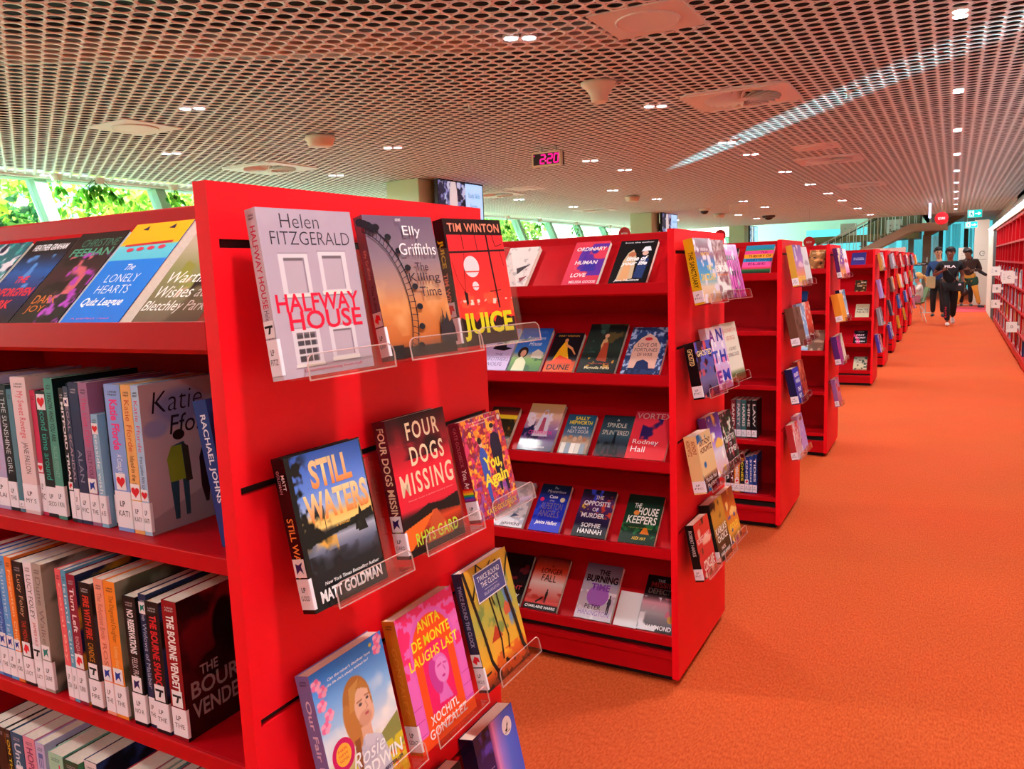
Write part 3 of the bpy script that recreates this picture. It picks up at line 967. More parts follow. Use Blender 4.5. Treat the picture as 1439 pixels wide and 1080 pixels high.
def M_panel(x, y, z, tilt=10.5, yaw=0.0):
    """front cover faces the aisle (+x), leaning back onto the end panel; spine towards the near side"""
    t, a = math.radians(tilt), math.radians(yaw)
    n = Vector((math.cos(a), math.sin(a), 0)); U = Vector((-math.sin(a), math.cos(a), 0))
    V = -math.sin(t) * n + Vector((0, 0, math.cos(t)))
    Nf = U.cross(V)                       # outward normal of the cover
    return Matrix(((U.x, -Nf.x, V.x, x), (U.y, -Nf.y, V.y, y), (U.z, -Nf.z, V.z, z), (0, 0, 0, 1)))
def M_tray(x, y, z, tilt=45.0):
    """front cover faces the near side (-y), leaning back in a tray"""
    t = math.radians(tilt)
    return Matrix(((1, 0, 0, x), (0, math.cos(t), math.sin(t), y), (0, -math.sin(t), math.cos(t), z), (0, 0, 0, 1)))
def M_spine(x, y, z, lean=0.0):
    """spine faces the near side (-y), front cover faces +x; x is the front cover plane"""
    R_ = Matrix(((0, -1, 0, 0), (1, 0, 0, 0), (0, 0, 1, 0), (0, 0, 0, 1)))
    return Matrix.Translation((x, y, z)) @ Matrix.Rotation(lean, 4, 'Y') @ R_

def ledge(M, L, t, label, group):
    """folded clear ledge: sloping back plate hooked in the slot, floor and raised front lip; origin at the book's lower front corner"""
    k = MB(); th = .003; b = t + .006
    def P(pr, x0, x1): k.prism(pr, x0, x1, 'x')
    P([(b, .177), (b + th, .177), (b + th, -.003), (b, -.003)], 0, L)
    P([(b + th, -.0006), (b + th, -.0036), (-.008, -.0036), (-.008, -.0006)], 0, L)
    P([(b, .174), (b + .018, .174), (b + .018, .177), (b, .177)], .01, L - .01)
    # front lip with rounded upper corners
    pts = [(0, -.006), (L, -.006)]
    r = .012; H_ = .028
    for q in range(6): a = q / 5 * PI / 2; pts.append((L - r + r * math.cos(a), H_ - r + r * math.sin(a)))
    for q in range(6): a = PI / 2 + q / 5 * PI / 2; pts.append((r + r * math.cos(a), H_ - r + r * math.sin(a)))
    k.prism([(a, c) for a, c in pts], -.011, -.008, 'y')
    n = len(pts)
    ke = MB()
    for p, q in zip(pts[2:-1], pts[3:]):
        ke.tube((p[0], -.0095, p[1]), (q[0], -.0095, q[1]), .0010, n=6, caps=False)
    ke.tube((pts[1][0], -.0095, pts[1][1]), (pts[2][0], -.0095, pts[2][1]), .0013, n=6)
    ke.tube((0, -.0095, -.006), (0, -.0095, H_ - r), .0013, n=6)
    ke.tube((0, -.0095, -.0055), (L, -.0095, -.0055), .0011, n=6)
    T = thing('display_ledge', label, 'ledge', M=M, group=group)
    k.obj('tray', M_ACR, T)
    ke.obj('polished_edge', M_ACRE, T)
    return T
M_LEDGE_GROUP = 'clear acrylic ledges hooked in the end panels'

# ================================================================== covers of the front panel books
R1 = .0013
def sp(t, h, base, texts=(), res=.003, extra=None):
    c = Cv(t, h, res); c.fill(base)
    for s, v0, v1, a, b, col, st in texts: c.t(s, a, v0, b, v1, col, st, rot=True)
    if extra: extra(c)
    return c
def c_windows(w, h):
    c = Cv(w, h, R1).fill('#b5a3b6')
    c.blot(3, 1, .5, '#c0b0c0', soft=.4); c.grad([(0, '#c4b4c4'), (1, '#a897ab')], np.full(c.U.shape, .35))
    def win(a, b, a1, b1, dark):
        c.rect(a - .045, b - .02, a1 + .045, b1 + .025, '#d9ced8')
        c.rect(a - .05, b1 + .022, a1 + .05, b1 + .03, '#8f8090'); c.rect(a - .06, b - .035, a1 + .06, b - .028, '#7d6e7c')
        c.rect(a - .05, b - .03, a1 + .05, b - .008, '#e2dad6')
        c.rect(a, b, a1, b1, '#4a4148' if dark else '#b7a6b6'); c.rect(a, b1 - .018, a1, b1, '#6e6068')
        c.rect(a1 - .012, b, a1, b1, '#8d7c8c')
        if dark:
            for q in (1, 2): x = a + (a1 - a) * q / 3; c.rect(x - .006, b, x + .006, b1, '#cfc5cc')
            for q in (1, 2, 3): y = b + (b1 - b) * q / 4; c.rect(a, y - (.007 if q == 2 else .004), a1, y + (.007 if q == 2 else .004), '#cfc5cc')
    win(.19, .50, .40, .71, 0); win(.60, .51, .82, .72, 0); win(.20, .085, .40, .265, 1); win(.59, .10, .80, .265, 0)
    c.t('Helen', .22, .885, .62, .97, '#3a3340', 'l'); c.t('FITZGERALD', .10, .785, .94, .865, '#3a3340', 'l')
    c.t('HALFWAY', .05, .385, .94, .495, '#e0163c', 'b'); c.t('HOUSE', .15, .275, .94, .39, '#e0163c', 'b')
    c.t('Uncompromising from half', .22, .022, .86, .045, '#d83a5a', 'r')
    return c
def c_wheel(w, h):
    c = Cv(w, h, R1).grad([(0, '#5e3430'), (.12, '#b8602c'), (.35, '#d07e46'), (.5, '#b08070'), (.7, '#86707f'), (1, '#6c5870')])
    c.blot(4, 3, .52, '#e8b078', c.mrect(0, .15, 1, .55) * .5, .3)
    for y0, y1, col in ((.0, .075, '#2c1a1c'),): c.rect(0, y0, 1, y1, col)
    pts = [(.02 + .5 * math.sin(a) * 0 + .52 * (1 - math.cos(a)) , 0) for a in (0,)]
    cx, cy, rx, ry = -.12, .36, .62, .58
    arc = [(cx + rx * math.cos(a), cy + ry * math.sin(a)) for a in np.linspace(-.62, 1.45, 26)]
    arc2 = [(cx + (rx - .09) * math.cos(a), cy + (ry - .06) * math.sin(a)) for a in np.linspace(-.62, 1.45, 26)]
    c.bar(arc, .0018, '#231c2a'); c.bar(arc2, .0016, '#231c2a')
    for q in range(0, 26): c.bar([arc[q], arc2[q]], .0011, '#2c2432')
    for q in range(1, 25, 3):
        c.e(arc[q][0] + .035, arc[q][1] + .01, .045, .022, '#1d1824', 12)
    for q in range(22, 26): c.e(arc[q][0] - .02, arc[q][1], .06, .03, '#1d1824', 12)
    c.p([(.76, .07), (.78, .2), (.8, .27), (.815, .2), (.83, .23), (.85, .33), (.865, .24), (.89, .25), (.91, .3), (.93, .22), (.98, .24), (1, .18), (1, .07)], '#2a1c26')
    c.rect(.0, .0, .22, .09, '#241a1e')
    c.t('Elly', .50, .835, .76, .925, '#f2e6ea', 'r'); c.t('Griffiths', .40, .715, .94, .80, '#f2e6ea', 'r')
    c.t('The', .58, .60, .77, .66, '#3a1e30', 'r'); c.t('Killing', .46, .505, .92, .585, '#3a1e30', 'r'); c.t('Time', .58, .415, .90, .485, '#3a1e30', 'r')
    c.t('LARGE PRINT', .42, .955, .50, .975, '#e8dce0', 'b')
    return c
def c_redwin(w, h):
    c = Cv(w, h, R1).grad([(0, '#ff4a2a'), (.3, '#f8352c'), (1, '#ee2030')])
    c.blot(7, 9, .55, '#ff5a3a', c.mrect(0, .24, 1, .42) * .8, .1)
    hill = [(0, .16)] + [(q / 16, .17 + .06 * abs(math.sin(q * 1.9)) + .03 * math.sin(q * 3.1)) for q in range(17)] + [(1, 0), (0, 0)]
    c.poly(hill, '#2a0d12')
    c.blot(18, 5, .56, '#f4d2c4', c.mrect(0, .315, 1, .36), .04)
    c.rect(0, .87, 1, 1, '#23080e'); c.rect(0, .0, .03, 1, '#23080e')
    c.bar([(0, .735), (1, .75)], .0036, '#2a0a10'); c.bar([(.70, .88), (.72, .6), (.75, .28)], .0042, '#2a0a10')
    for x, a, b in ((.27, .88, .76), (.5, .88, .74)): c.bar([(x, a), (x + .01, b)], .0018, '#2a0a10')
    c.bar([(.27, .73), (.22, .55), (.2, .42)], .001, '#2a0a10'); c.bar([(.05, .66), (.1, .52), (.2, .42)], .0008, '#2a0a10')
    c.p([(.17, .43), (.23, .41), (.22, .33), (.19, .31)], '#2a0a10'); c.bar([(.62, .415), (.82, .425)], .0014, '#2a0a10')
    c.bar([(.8, .88), (.84, .78), (.96, .80)], .0012, '#3a0a10'); c.bar([(.9, .74), (.94, .62)], .001, '#3a0a10')
    c.e(.36, .62, .13, .085, '#e2d2da'); c.r(.24, .575, .5, .585, '#f0382e'); c.e(.38, .465, .055, .035, '#e2d2da'); c.r(.32, .455, .44, .462, '#f0382e')
    c.t('TIM WINTON', .06, .895, .95, .965, '#f0886e', 'b', track=.04)
    c.t('JUICE', .07, .035, .94, .255, '#d8cc1c', 'k')
    return c
def c_lake(w, h):
    c = Cv(w, h, R1).grad([(0, '#0b0c10'), (.22, '#15181f'), (.33, '#59627c'), (.42, '#a8aec4'), (.47, '#1a1c20'), (.5, '#ffd880'), (.56, '#f4c46a'), (.62, '#9fb6e8'), (.75, '#5f86e0'), (1, '#2f5cc0')])
    c.blot(4, 21, .55, '#d9d4dc', c.mrect(0, .5, 1, .72) * .8, .2); c.blot(5, 22, .5, '#e8a93c', c.mrect(0, .3, .45, .43) * .9, .15)
    c.poly([(0, .43), (.4, .47), (.75, .5), (1, .53), (1, .46), (.5, .44), (0, .40)], '#0e1210')
    c.blot(5, 23, .45, '#0d1014', c.mrect(.0, .0, 1, .34) * .9, .25)
    c.blot(9, 24, .42, '#08090a', c.mell(.02, .74, .26, .34, .5), .12); c.blot(9, 25, .45, '#08090a', c.mell(.16, .5, .22, .16, .5), .12)
    c.rect(0, 0, .06, 1, '#08090a')
    for a in ((.34, .64, .47),): c.bar([(a[0], a[2]), (a[0] + .01, a[1])], .0012, '#0b0c0c')
    for x, y, s in ((.82, .46, .1), (.75, .44, .05)):
        c.p([(x - s * .7, y - s * .7), (x, y + s * 1.1), (x + s * .7, y - s * .7)], '#0c120f')
    for i, (tx, a, b, d, e) in enumerate((('STILL', .27, .755, .82, .945), ('WATERS', .13, .545, .98, .735))):
        c.t(tx, a, b, d, e, ('#e8843c', '#f4dca4'), 'k')
    c.t('a novel', .47, .475, .66, .495, '#e8b04a', 'r')
    c.t('New York Times Bestselling Author', .18, .135, .94, .165, '#e8e4e6', 'b', shear=.2); c.t('MATT GOLDMAN', .10, .04, .95, .12, '#f4f0f2', 'k')
    return c
def c_dogs(w, h):
    c = Cv(w, h, R1).grad([(0, '#1e0a0c'), (.12, '#7a1a14'), (.2, '#d8441c'), (.28, '#2a0c10'), (.33, '#e02038'), (.6, '#e41c34'), (.8, '#8a1020'), (1, '#3a0610')])
    c.blot(3, 31, .5, '#200408', c.mrect(0, .68, 1, 1), .25); c.blot(4, 32, .55, '#f03048', c.mrect(0, .4, 1, .8) * .6, .2)
    c.poly([(0, .27), (.2, .29), (.45, .33), (.7, .31), (1, .34), (1, .22), (.5, .26), (0, .2)], '#1c0a0a')
    c.poly([(.5, .27), (.58, .27), (.86, .0), (.3, .0)], '#c8502a'); c.poly([(.52, .26), (.2, .10), (0, .02), (0, .2)], '#e8681c'); c.rect(0, 0, 1, .05, '#1a0808')
    for tx, a, b, d, e in (('FOUR', .30, .82, .86, .95), ('DOGS', .30, .63, .88, .77), ('MISSING', .07, .43, .97, .59)):
        c.t(tx, a, b, d, e, '#ecd2b0', 'b', track=.12)
    c.blot(5, 33, .58, '#b81c2c', c.mrect(.3, .4, .8, .95) * 0, .1)
    c.t('Never trust a quiet country town', .15, .385, .92, .40, '#f0a0a0', 'r')
    c.t('RHYS GARD', .16, .06, .90, .155, '#b9d83a', 'b', track=.05)
    return c
def c_leaves(w, h):
    c = Cv(w, h, R1).fill('#b02c3c')
    for q, (col, th) in enumerate((('#d8452c', .5), ('#7a2a6a', .57), ('#f08a2c', .58), ('#8a1c34', .56), ('#f4b23c', .63), ('#d83a6a', .62))): c.blot(16, 40 + q * 7, th, col, None, .03, 2)
    c.blot(12, 90, .5, '#8a4ab0', c.mrect(0, 0, 1, .33) * .8, .1); c.blot(20, 91, .6, '#c83a4a', c.mrect(0, 0, 1, .3), .05, 2)
    c.p([(.63, .2), (.68, .2), (.70, .42), (.74, .42), (.80, .18), (.86, .18), (.82, .45), (.86, .62), (.84, .76), (.76, .80), (.66, .79), (.60, .70), (.60, .46)], '#1c1430')
    c.e(.72, .845, .045, .035, '#d8a080'); c.e(.72, .868, .05, .025, '#20141c')
    c.p([(.34, .12), (.40, .12), (.41, .36), (.45, .38), (.48, .6), (.42, .68), (.34, .69), (.29, .6), (.30, .4)], '#3a55b0'); c.e(.37, .725, .04, .032, '#e0b090'); c.e(.36, .76, .05, .035, '#2a1418')
    c.t('You,', .36, .42, .78, .585, '#f4e23c', 'k'); c.t('Again', .28, .255, .88, .42, '#f4e23c', 'k')
    c.t('KATE GOLDBECK', .18, .03, .95, .085, '#f0c83c', 'b')
    c.t('The funny and the heartfelt story', .2, .945, .85, .965, '#f4dce0', 'r'); c.t('of finding someone', .2, .915, .6, .935, '#f4dce0', 'r'); c.e(.93, .93, .035, .03, '#f0dcd8')
    return c
def c_meadow(w, h):
    c = Cv(w, h, R1).grad([(0, '#e0a830'), (.16, '#d8b83c'), (.26, '#a8a04a'), (.34, '#c8b888'), (.42, '#e8e8f0'), (.62, '#9cc4f0'), (1, '#2a7ae0')])
    c.blot(3, 60, .5, '#f4f2f4', c.mell(.85, .52, .4, .22, .6), .2); c.blot(4, 61, .55, '#f4f2f4', c.mrect(.0, .3, 1, .6) * .7, .25)
    c.poly([(.45, .3), (.75, .37), (1, .43), (1, .2), (.4, .2)], '#8a8a4a'); c.blot(18, 62, .58, '#e86a2c', c.mrect(.4, 0, 1, .2), .05); c.blot(14, 63, .52, '#e8d02c', c.mrect(.3, 0, 1, .28) * .8, .1); c.blot(8, 64, .5, '#d8882c', c.mrect(0, 0, .4, .2), .1)
    # young woman looking over her shoulder
    c.poly([(.30, .0), (.34, .30), (.42, .41), (.56, .43), (.72, .36), (.78, .2), (.76, .0)], '#cfc8d8'); c.blot(7, 65, .55, '#b0a8c0', c.mpoly([(.30, .0), (.34, .30), (.42, .41), (.56, .43), (.72, .36), (.78, .2), (.76, .0)]) * .7, .1)
    c.poly([(.42, .39), (.44, .5), (.62, .5), (.61, .40), (.52, .43)], '#dca890')
    c.ell(.50, .66, .19, .17, '#a86a34', .05); c.ell(.38, .53, .085, .16, '#b8783c', .1, .2); c.poly([(.36, .44), (.44, .44), (.40, .22), (.35, .26)], '#8a5028')
    c.ell(.57, .615, .125, .125, '#e0b098', .06); c.ell(.60, .565, .095, .085, '#e0b098', .1); c.ell(.56, .53, .09, .05, '#d09880', .3)
    c.poly([(.38, .62), (.42, .77), (.58, .80), (.50, .72), (.44, .62)], '#c08848'); c.poly([(.50, .74), (.60, .79), (.67, .72), (.70, .60), (.68, .58), (.66, .70), (.58, .73)], '#b07438')
    c.ell(.53, .63, .025, .010, '#4a3a40', .2); c.ell(.635, .645, .02, .010, '#4a3a40', .2); c.line([(.49, .652), (.56, .655)], .006, '#8a5a3c'); c.line([(.61, .668), (.66, .664)], .006, '#8a5a3c')
    c.line([(.60, .63), (.62, .592), (.60, .586)], .005, '#b8806c'); c.ell(.592, .553, .03, .009, '#b8505a', .3)
    for x, y in ((.06, .92), (.12, .86), (.08, .78), (.14, .70), (.07, .64), (.93, .96), (.9, .9)):
        for q in range(5): a = q * 1.257; c.ell(x + .035 * math.cos(a), y + .022 * math.sin(a), .03, .018, ('#f0a0c0', '#e86a9c')[q % 2], .2)
    c.ell(.82, .95, .02, .012, '#e8d84a'); c.e(.20, .415, .145, .105, '#c81860'); c.e(.20, .415, .098, .072, '#f0b03c')
    for q, s in enumerate(('HER', 'NEW', 'NOVEL')): c.t(s, .14, .44 - q * .032, .26, .458 - q * .032, '#e0663a', 'b')
    c.t("Can the miner's daughter have", .20, .895, .80, .92, '#e8f0f8', 'b', shear=.2); c.t("the life she's always wished for?", .18, .862, .76, .885, '#e8f0f8', 'b', shear=.2)
    c.t('Rosie', .28, .26, .74, .36, '#f4f2f6', 'r', shear=.35); c.t('GOODWIN', .10, .155, .96, .245, '#f8f6f8', 'b', shear=.1)
    c.t('THE SUNDAY TIMES BESTSELLER', .16, .115, .94, .14, '#3a2a4a', 'b'); c.t('Our Fair Lily', .16, .03, .9, .10, '#e0a83c', 'b')
    return c
def c_arch(w, h):
    c = Cv(w, h, R1).fill('#ee2a74'); c.blot(14, 70, .52, '#f0b030' if 0 else '#e86ac0', c.mrect(0, .55, 1, 1), .04)
    arch = c.mrect(.12, 0, .88, .68) + c.mell(.5, .68, .38, .27, .02); c.mix(arch, '#e060c0')
    arch2 = c.mrect(.16, 0, .84, .66) + c.mell(.5, .66, .34, .25, .02); c.mix(arch2, '#f4501c')
    c.rect(0, 0, .14, .55, '#e868c4'); c.rect(.86, 0, 1, .55, '#e868c4'); c.rect(0, 0, 1, .10, '#f4501c'); c.poly([(0, 0), (.2, .14), (.8, .14), (1, 0)], '#f4501c')
    for y in (.12, .22, .32): c.rect(0, y, .14, y + .006, '#c83a9c'); c.rect(.86, y, 1, y + .006, '#c83a9c')
    c.rect(.28, .20, .72, .60, '#ee1c6a'); c.mix(c.mell(.5, .60, .22, .10, .02), '#ee1c6a')
    c.ell(.53, .47, .15, .125, '#e070c8', .05, .3); c.poly([(.42, .24), (.46, .42), (.58, .36), (.66, .22)], '#e070c8'); c.ell(.44, .44, .09, .14, '#c83a9c', .1, .2)
    c.ell(.56, .46, .11, .10, '#e88ad4', .08, .3); c.ell(.57, .41, .03, .01, '#c82a8a', .2); c.line([(.5, .50), (.56, .505)], .008, '#c82a8a'); c.line([(.6, .50), (.65, .49)], .007, '#c82a8a'); c.line([(.59, .48), (.61, .445)], .006, '#c83a9c')
    c.t('ANITA', .30, .815, .70, .895, '#f4e020', 'b'); c.t('DE MONTE', .17, .70, .83, .78, '#f4e020', 'b'); c.t('LAUGHS LAST', .08, .585, .93, .665, '#f4e020', 'b')
    c.t('XOCHITL', .22, .135, .72, .205, '#fbeef0', 'b', track=.04); c.t('GONZALEZ', .16, .045, .84, .115, '#fbeef0', 'b', track=.04)
    return c
def c_woods(w, h):
    c = Cv(w, h, R1).grad([(0, '#5a2010'), (.1, '#c8501c'), (.2, '#e8b02c'), (.35, '#d8a838'), (.55, '#a8a84a'), (.75, '#c8a030'), (1, '#d8a02c')])
    c.blot(6, 80, .52, '#6f8a4a', c.mrect(.1, .35, .9, .8) * .8, .1); c.blot(5, 81, .55, '#6a8ab8', c.mell(.75, .55, .2, .2, .5), .1); c.blot(10, 82, .5, '#2a120c', c.mrect(0, 0, 1, .14), .08); c.blot(9, 83, .5, '#d8541c', c.mrect(.3, .02, 1, .22) * .8, .08)
    c.poly([(.3, .33), (.42, .42), (.52, .33), (.52, .22), (.3, .22)], '#e8a838'); c.poly([(.28, .33), (.42, .45), (.54, .33)], '#b83c24'); c.poly([(.66, .52), (.74, .58), (.82, .52), (.8, .46), (.68, .46)], '#c85a3c')
    for p, wd in (([(.02, 1), (.1, .7), (.16, .45), (.2, .2), (.3, .05)], .0085), ([(.42, .72), (.46, .5), (.48, .3), (.44, .15)], .005), ([(.58, .75), (.6, .5), (.64, .3), (.6, .2)], .004), ([(.7, .95), (.78, .7), (.86, .4), (.9, .15), (.95, .08)], .010), ([(.1, .75), (.25, .9), (.3, 1)], .005), ([(.78, .7), (.9, .85), (1, .95)], .005), ([(.5, .6), (.42, .78)], .003), ([(.3, 1), (.45, .9), (.6, .97)], .003)):
        c.bar(p, wd, '#1e1410')
        for x, y in p[1:-1]: c.e(x, y, wd / 2 / w, wd / 2 / h, '#1e1410', 10)
    c.r(.19, .69, .83, .94, '#eadfe0'); c.r(.205, .70, .815, .93, '#4a4a86')
    c.t('TWICE ROUND', .26, .855, .76, .90, '#f0ecf0', 'r'); c.t('THE CLOCK', .31, .795, .71, .84, '#f0ecf0', 'r'); c.r(.36, .77, .66, .774, '#c8c0d0'); c.t('BILLIE HOUSTON', .34, .725, .68, .75, '#c8c0d8', 'r')
    return c
def c_sky(w, h):
    c = Cv(w, h, R1).grad([(0, '#4a1c5a'), (.6, '#2a1c5a'), (1, '#0e1030')]); c.blot(6, 88, .55, '#4a3aa8', None, .2)
    c.grad([(.36, '#6a2a6a'), (.46, '#e08ac8'), (.58, '#8a7ae0'), (.75, '#4a6ad8'), (1, '#3a5ad0')], c.mrect(.38, 0, 1, 1), 'u')
    for q in range(7): c.t('where the stars keep watch over', .03, .62 - q * .055, .34 - .05 * (q % 3 == 2), .64 - q * .055, '#b8a0d0', 'r')
    c.e(.78, .85, .12, .085, '#f0e8ee'); c.p([(.72, .82), (.76, .83), (.78, .86), (.80, .90), (.79, .86), (.84, .87), (.79, .84), (.78, .81), (.74, .80)], '#20182a'); c.t('PRIZE WINNER', .71, .787, .85, .80, '#3a2a4a', 'b')
    return c
PAN = [  # x y z w h tilt yaw thickness art base spine edge label sticker genre gloss tag
 (.078, .722, 1.352, .160, .216, 7.9, -5.6, .020, c_windows, '#c9bccb', [('HALFWAY HOUSE', .42, .9, .25, .75, '#c02a4a', 'b'), ('Helen FITZGERALD', .14, .41, .28, .72, '#5a4a6a', 'r')], 'pale mauve paperback with grey house windows and big red capitals', .052, 'gun', 0, 'FITZ'),
 (.078, .940, 1.353, .142, .220, 12.5, -11.5, .020, c_wheel, '#7a5868', [('Elly Griffiths', .56, .76, .3, .7, '#d8a8a0', 'r'), ('The Killing Time', .22, .52, .3, .7, '#3a2030', 'r')], 'glossy sunset paperback with a big wheel silhouette on its cover', .05, 'red', 1, 'GRIF'),
 (.078, 1.138, 1.353, .143, .220, 9.5, -13.4, .024, c_redwin, '#18080c', [('JUICE', .62, .84, .2, .75, '#c8b81c', 'k'), ('TIM WINTON', .2, .58, .25, .7, '#f0886e', 'b')], 'bright red paperback with black window bars and tall yellow capitals', .05, 'red', 0, 'WINT'),
 (.078, .747, 1.036, .142, .210, 11.1, -3.3, .024, c_lake, '#0c0b0e', [('STILL WATERS', .2, .62, .25, .75, '#f08a3c', 'b'), ('MATT', .8, .9, .55, .8, '#f0e8ea', 'b'), ('GOLDMAN', .78, .93, .22, .45, '#b07a8a', 'b')], 'dark lake at dusk hardback with orange and white lettering', .048, 'purple', 1, 'GOLD'),
 (.078, .957, 1.039, .148, .219, 9.4, -3.6, .026, c_dogs, '#5a1420', [('FOUR DOGS MISSING', .24, .95, .25, .8, '#ecd2b0', 'b'), ('RHYS', .16, .23, .25, .7, '#b9d83a', 'b')], 'dark red paperback with spaced cream capitals over a dirt road', .042, 'purple', 0, 'GARD'),
 (.078, 1.172, 1.034, .145, .184, 12.1, 0, .024, c_leaves, '#7a1428', [('KATE GOLDBECK', .56, .95, .35, .65, '#c86a7a', 'r'), ('You, Again', .28, .54, .2, .75, '#f4e0e0', 'b')], 'autumn leaves paperback with two figures and yellow lettering', .04, 'rainbow', 0, 'GOLD'),
 (.078, .768, .708, .160, .224, 11.5, 0, .026, c_meadow, '#7a74b8', [('Our Fair Lily', .25, .84, .22, .72, '#e0d8f0', 'b')], 'blue sky paperback with a fair haired young woman in a meadow', None, None, 0, ''),
 (.078, .963, .706, .166, .226, 11.2, 0, .026, c_arch, '#c8701c', [('GONZALEZ', .3, .8, .3, .7, '#d8842c', 'b')], 'hot pink and orange paperback with an arch and yellow capitals', .05, None, 0, 'GONZ'),
 (.078, 1.173, .709, .164, .227, 12.6, 0, .022, c_woods, '#2a2a4a', [('TWICE ROUND THE CLOCK', .38, .9, .3, .7, '#a8a0c8', 'b')], 'painted woodland paperback with a navy title box on black trees', .048, 'red', 0, 'HOUS'),
 (.078, 1.175, .392, .150, .215, 11.5, 0, .034, c_sky, '#141030', [], 'violet and blue book with a round white bird sticker, lowest tier', None, None, 1, ''),
 (.078, .985, .392, .140, .205, 11.5, 0, .030, lambda w, h: Cv(w, h, .004).grad([(0, '#3a2a2a'), (1, '#1a1214')]), '#1a1214', [], 'thick dark book whose cream page tops peep up at the bottom edge', None, None, 0, ''),
]
for x, y, z, w, h, ti, ya, t, art, base, spt, lab, stk, gen, gl, tg in PAN:
    s = sp(t, h, base, spt)
    if stk or base == '#7a74b8': s.t('LARGE', .25, .955, .75, .967, '#1c1420', 'b').t('PRINT', .25, .935, .75, .947, '#1c1420', 'b')
    make_book('library_book', M_panel(x, y, z, ti, ya), w, h, t, art(w, h), lab, 'face-out books on the nearest end panel', s, base, None, stk, (gen, (stk or .05) + .002) if gen else None, gl, ('LP', tg or 'FIC'), hard=(art is c_lake))
    ledge(M_panel(x, y, z, ti, ya) @ Matrix.Translation((.034, 0, 0)), .160, t, 'clear acrylic ledge holding the ' + ' '.join(lab.split()[:7]), M_LEDGE_GROUP)

# ================================================================== rows of spines in the nearest bookcase
def spine_art(t, h, base, title, col, st, top=None, author=None, acol=None, lo=.30, mini=True):
    c = Cv(t, h, .004).fill(base)
    if mini: c.t('LARGE', .22, .945, .78, .957, '#241c28' if sum(hx(base)) > 1.2 else '#b8b0b8', 'b').t('PRINT', .22, .925, .78, .937, '#241c28' if sum(hx(base)) > 1.2 else '#b8b0b8', 'b')
    if title: c.t(title, .24, .56 if author else lo, .76, .90, col, st, rot=True)
    if author: c.t(author, .28, lo, .72, .53, acol or col, 'r', rot=True)
    return c
def c_couple(w, h):
    c = Cv(w, h, .0016).grad([(0, '#b8a0ac'), (.3, '#c2a6b4'), (1, '#c8b0bc')]); c.poly([(0, .1), (0, .0), (1, 0), (1, .3)], '#a48c98'); c.ell(.45, .82, .3, .12, '#8a8ac0', .5); c.ell(.15, .7, .14, .06, '#9a98c8', .4)
    c.p([(.28, .06), (.33, .06), (.36, .34), (.40, .34), (.41, .07), (.46, .07), (.48, .36), (.50, .50), (.45, .58), (.30, .56), (.24, .48), (.26, .30)], '#2c4a5c')
    c.p([(.26, .32), (.44, .32), (.42, .56), (.30, .56), (.24, .48)], '#8a9a30'); c.e(.40, .63, .07, .035, '#2a1a1c'); c.p([(.44, .3), (.52, .3), (.50, .54), (.43, .57)], '#3a342c')
    c.p([(.66, .12), (.70, .12), (.72, .2), (.76, .12), (.80, .12), (.80, .22), (.86, .24), (.84, .44), (.80, .54), (.68, .54), (.62, .44), (.62, .24)], '#3a1c24'); c.e(.73, .58, .07, .04, '#20161a'); c.p([(.9, .4), (1, .5), (1, .2), (.86, .2)], '#1c1a26')
    c.t('Katie', .12, .80, .72, .94, '#2a1c2c', 'l', shear=.2); c.t('Fforde', .30, .64, .96, .77, '#2a1c2c', 'r', shear=.2)
    return c
def c_vend(w, h):
    c = Cv(w, h, .002).grad([(0, '#1a080c'), (.5, '#4a0c16'), (1, '#7a101c')]); c.blot(3, 5, .5, '#1c080c', None, .2); c.ell(.55, .7, .16, .2, '#160a0c', .2)
    c.t('THE', .2, .42, .42, .49, '#8a7a7c', 'b'); c.t('BOURNE', .08, .28, .95, .40, '#8a7a7c', 'b'); c.t('VENDETTA', .08, .13, .98, .25, '#8a7a7c', 'b')
    return c
def plain(base, b2=None, seed=1):
    def f(w, h):
        c = Cv(w, h, .004).fill(base)
        if b2: c.blot(4, seed, .5, b2, None, .15)
        return c
    return f
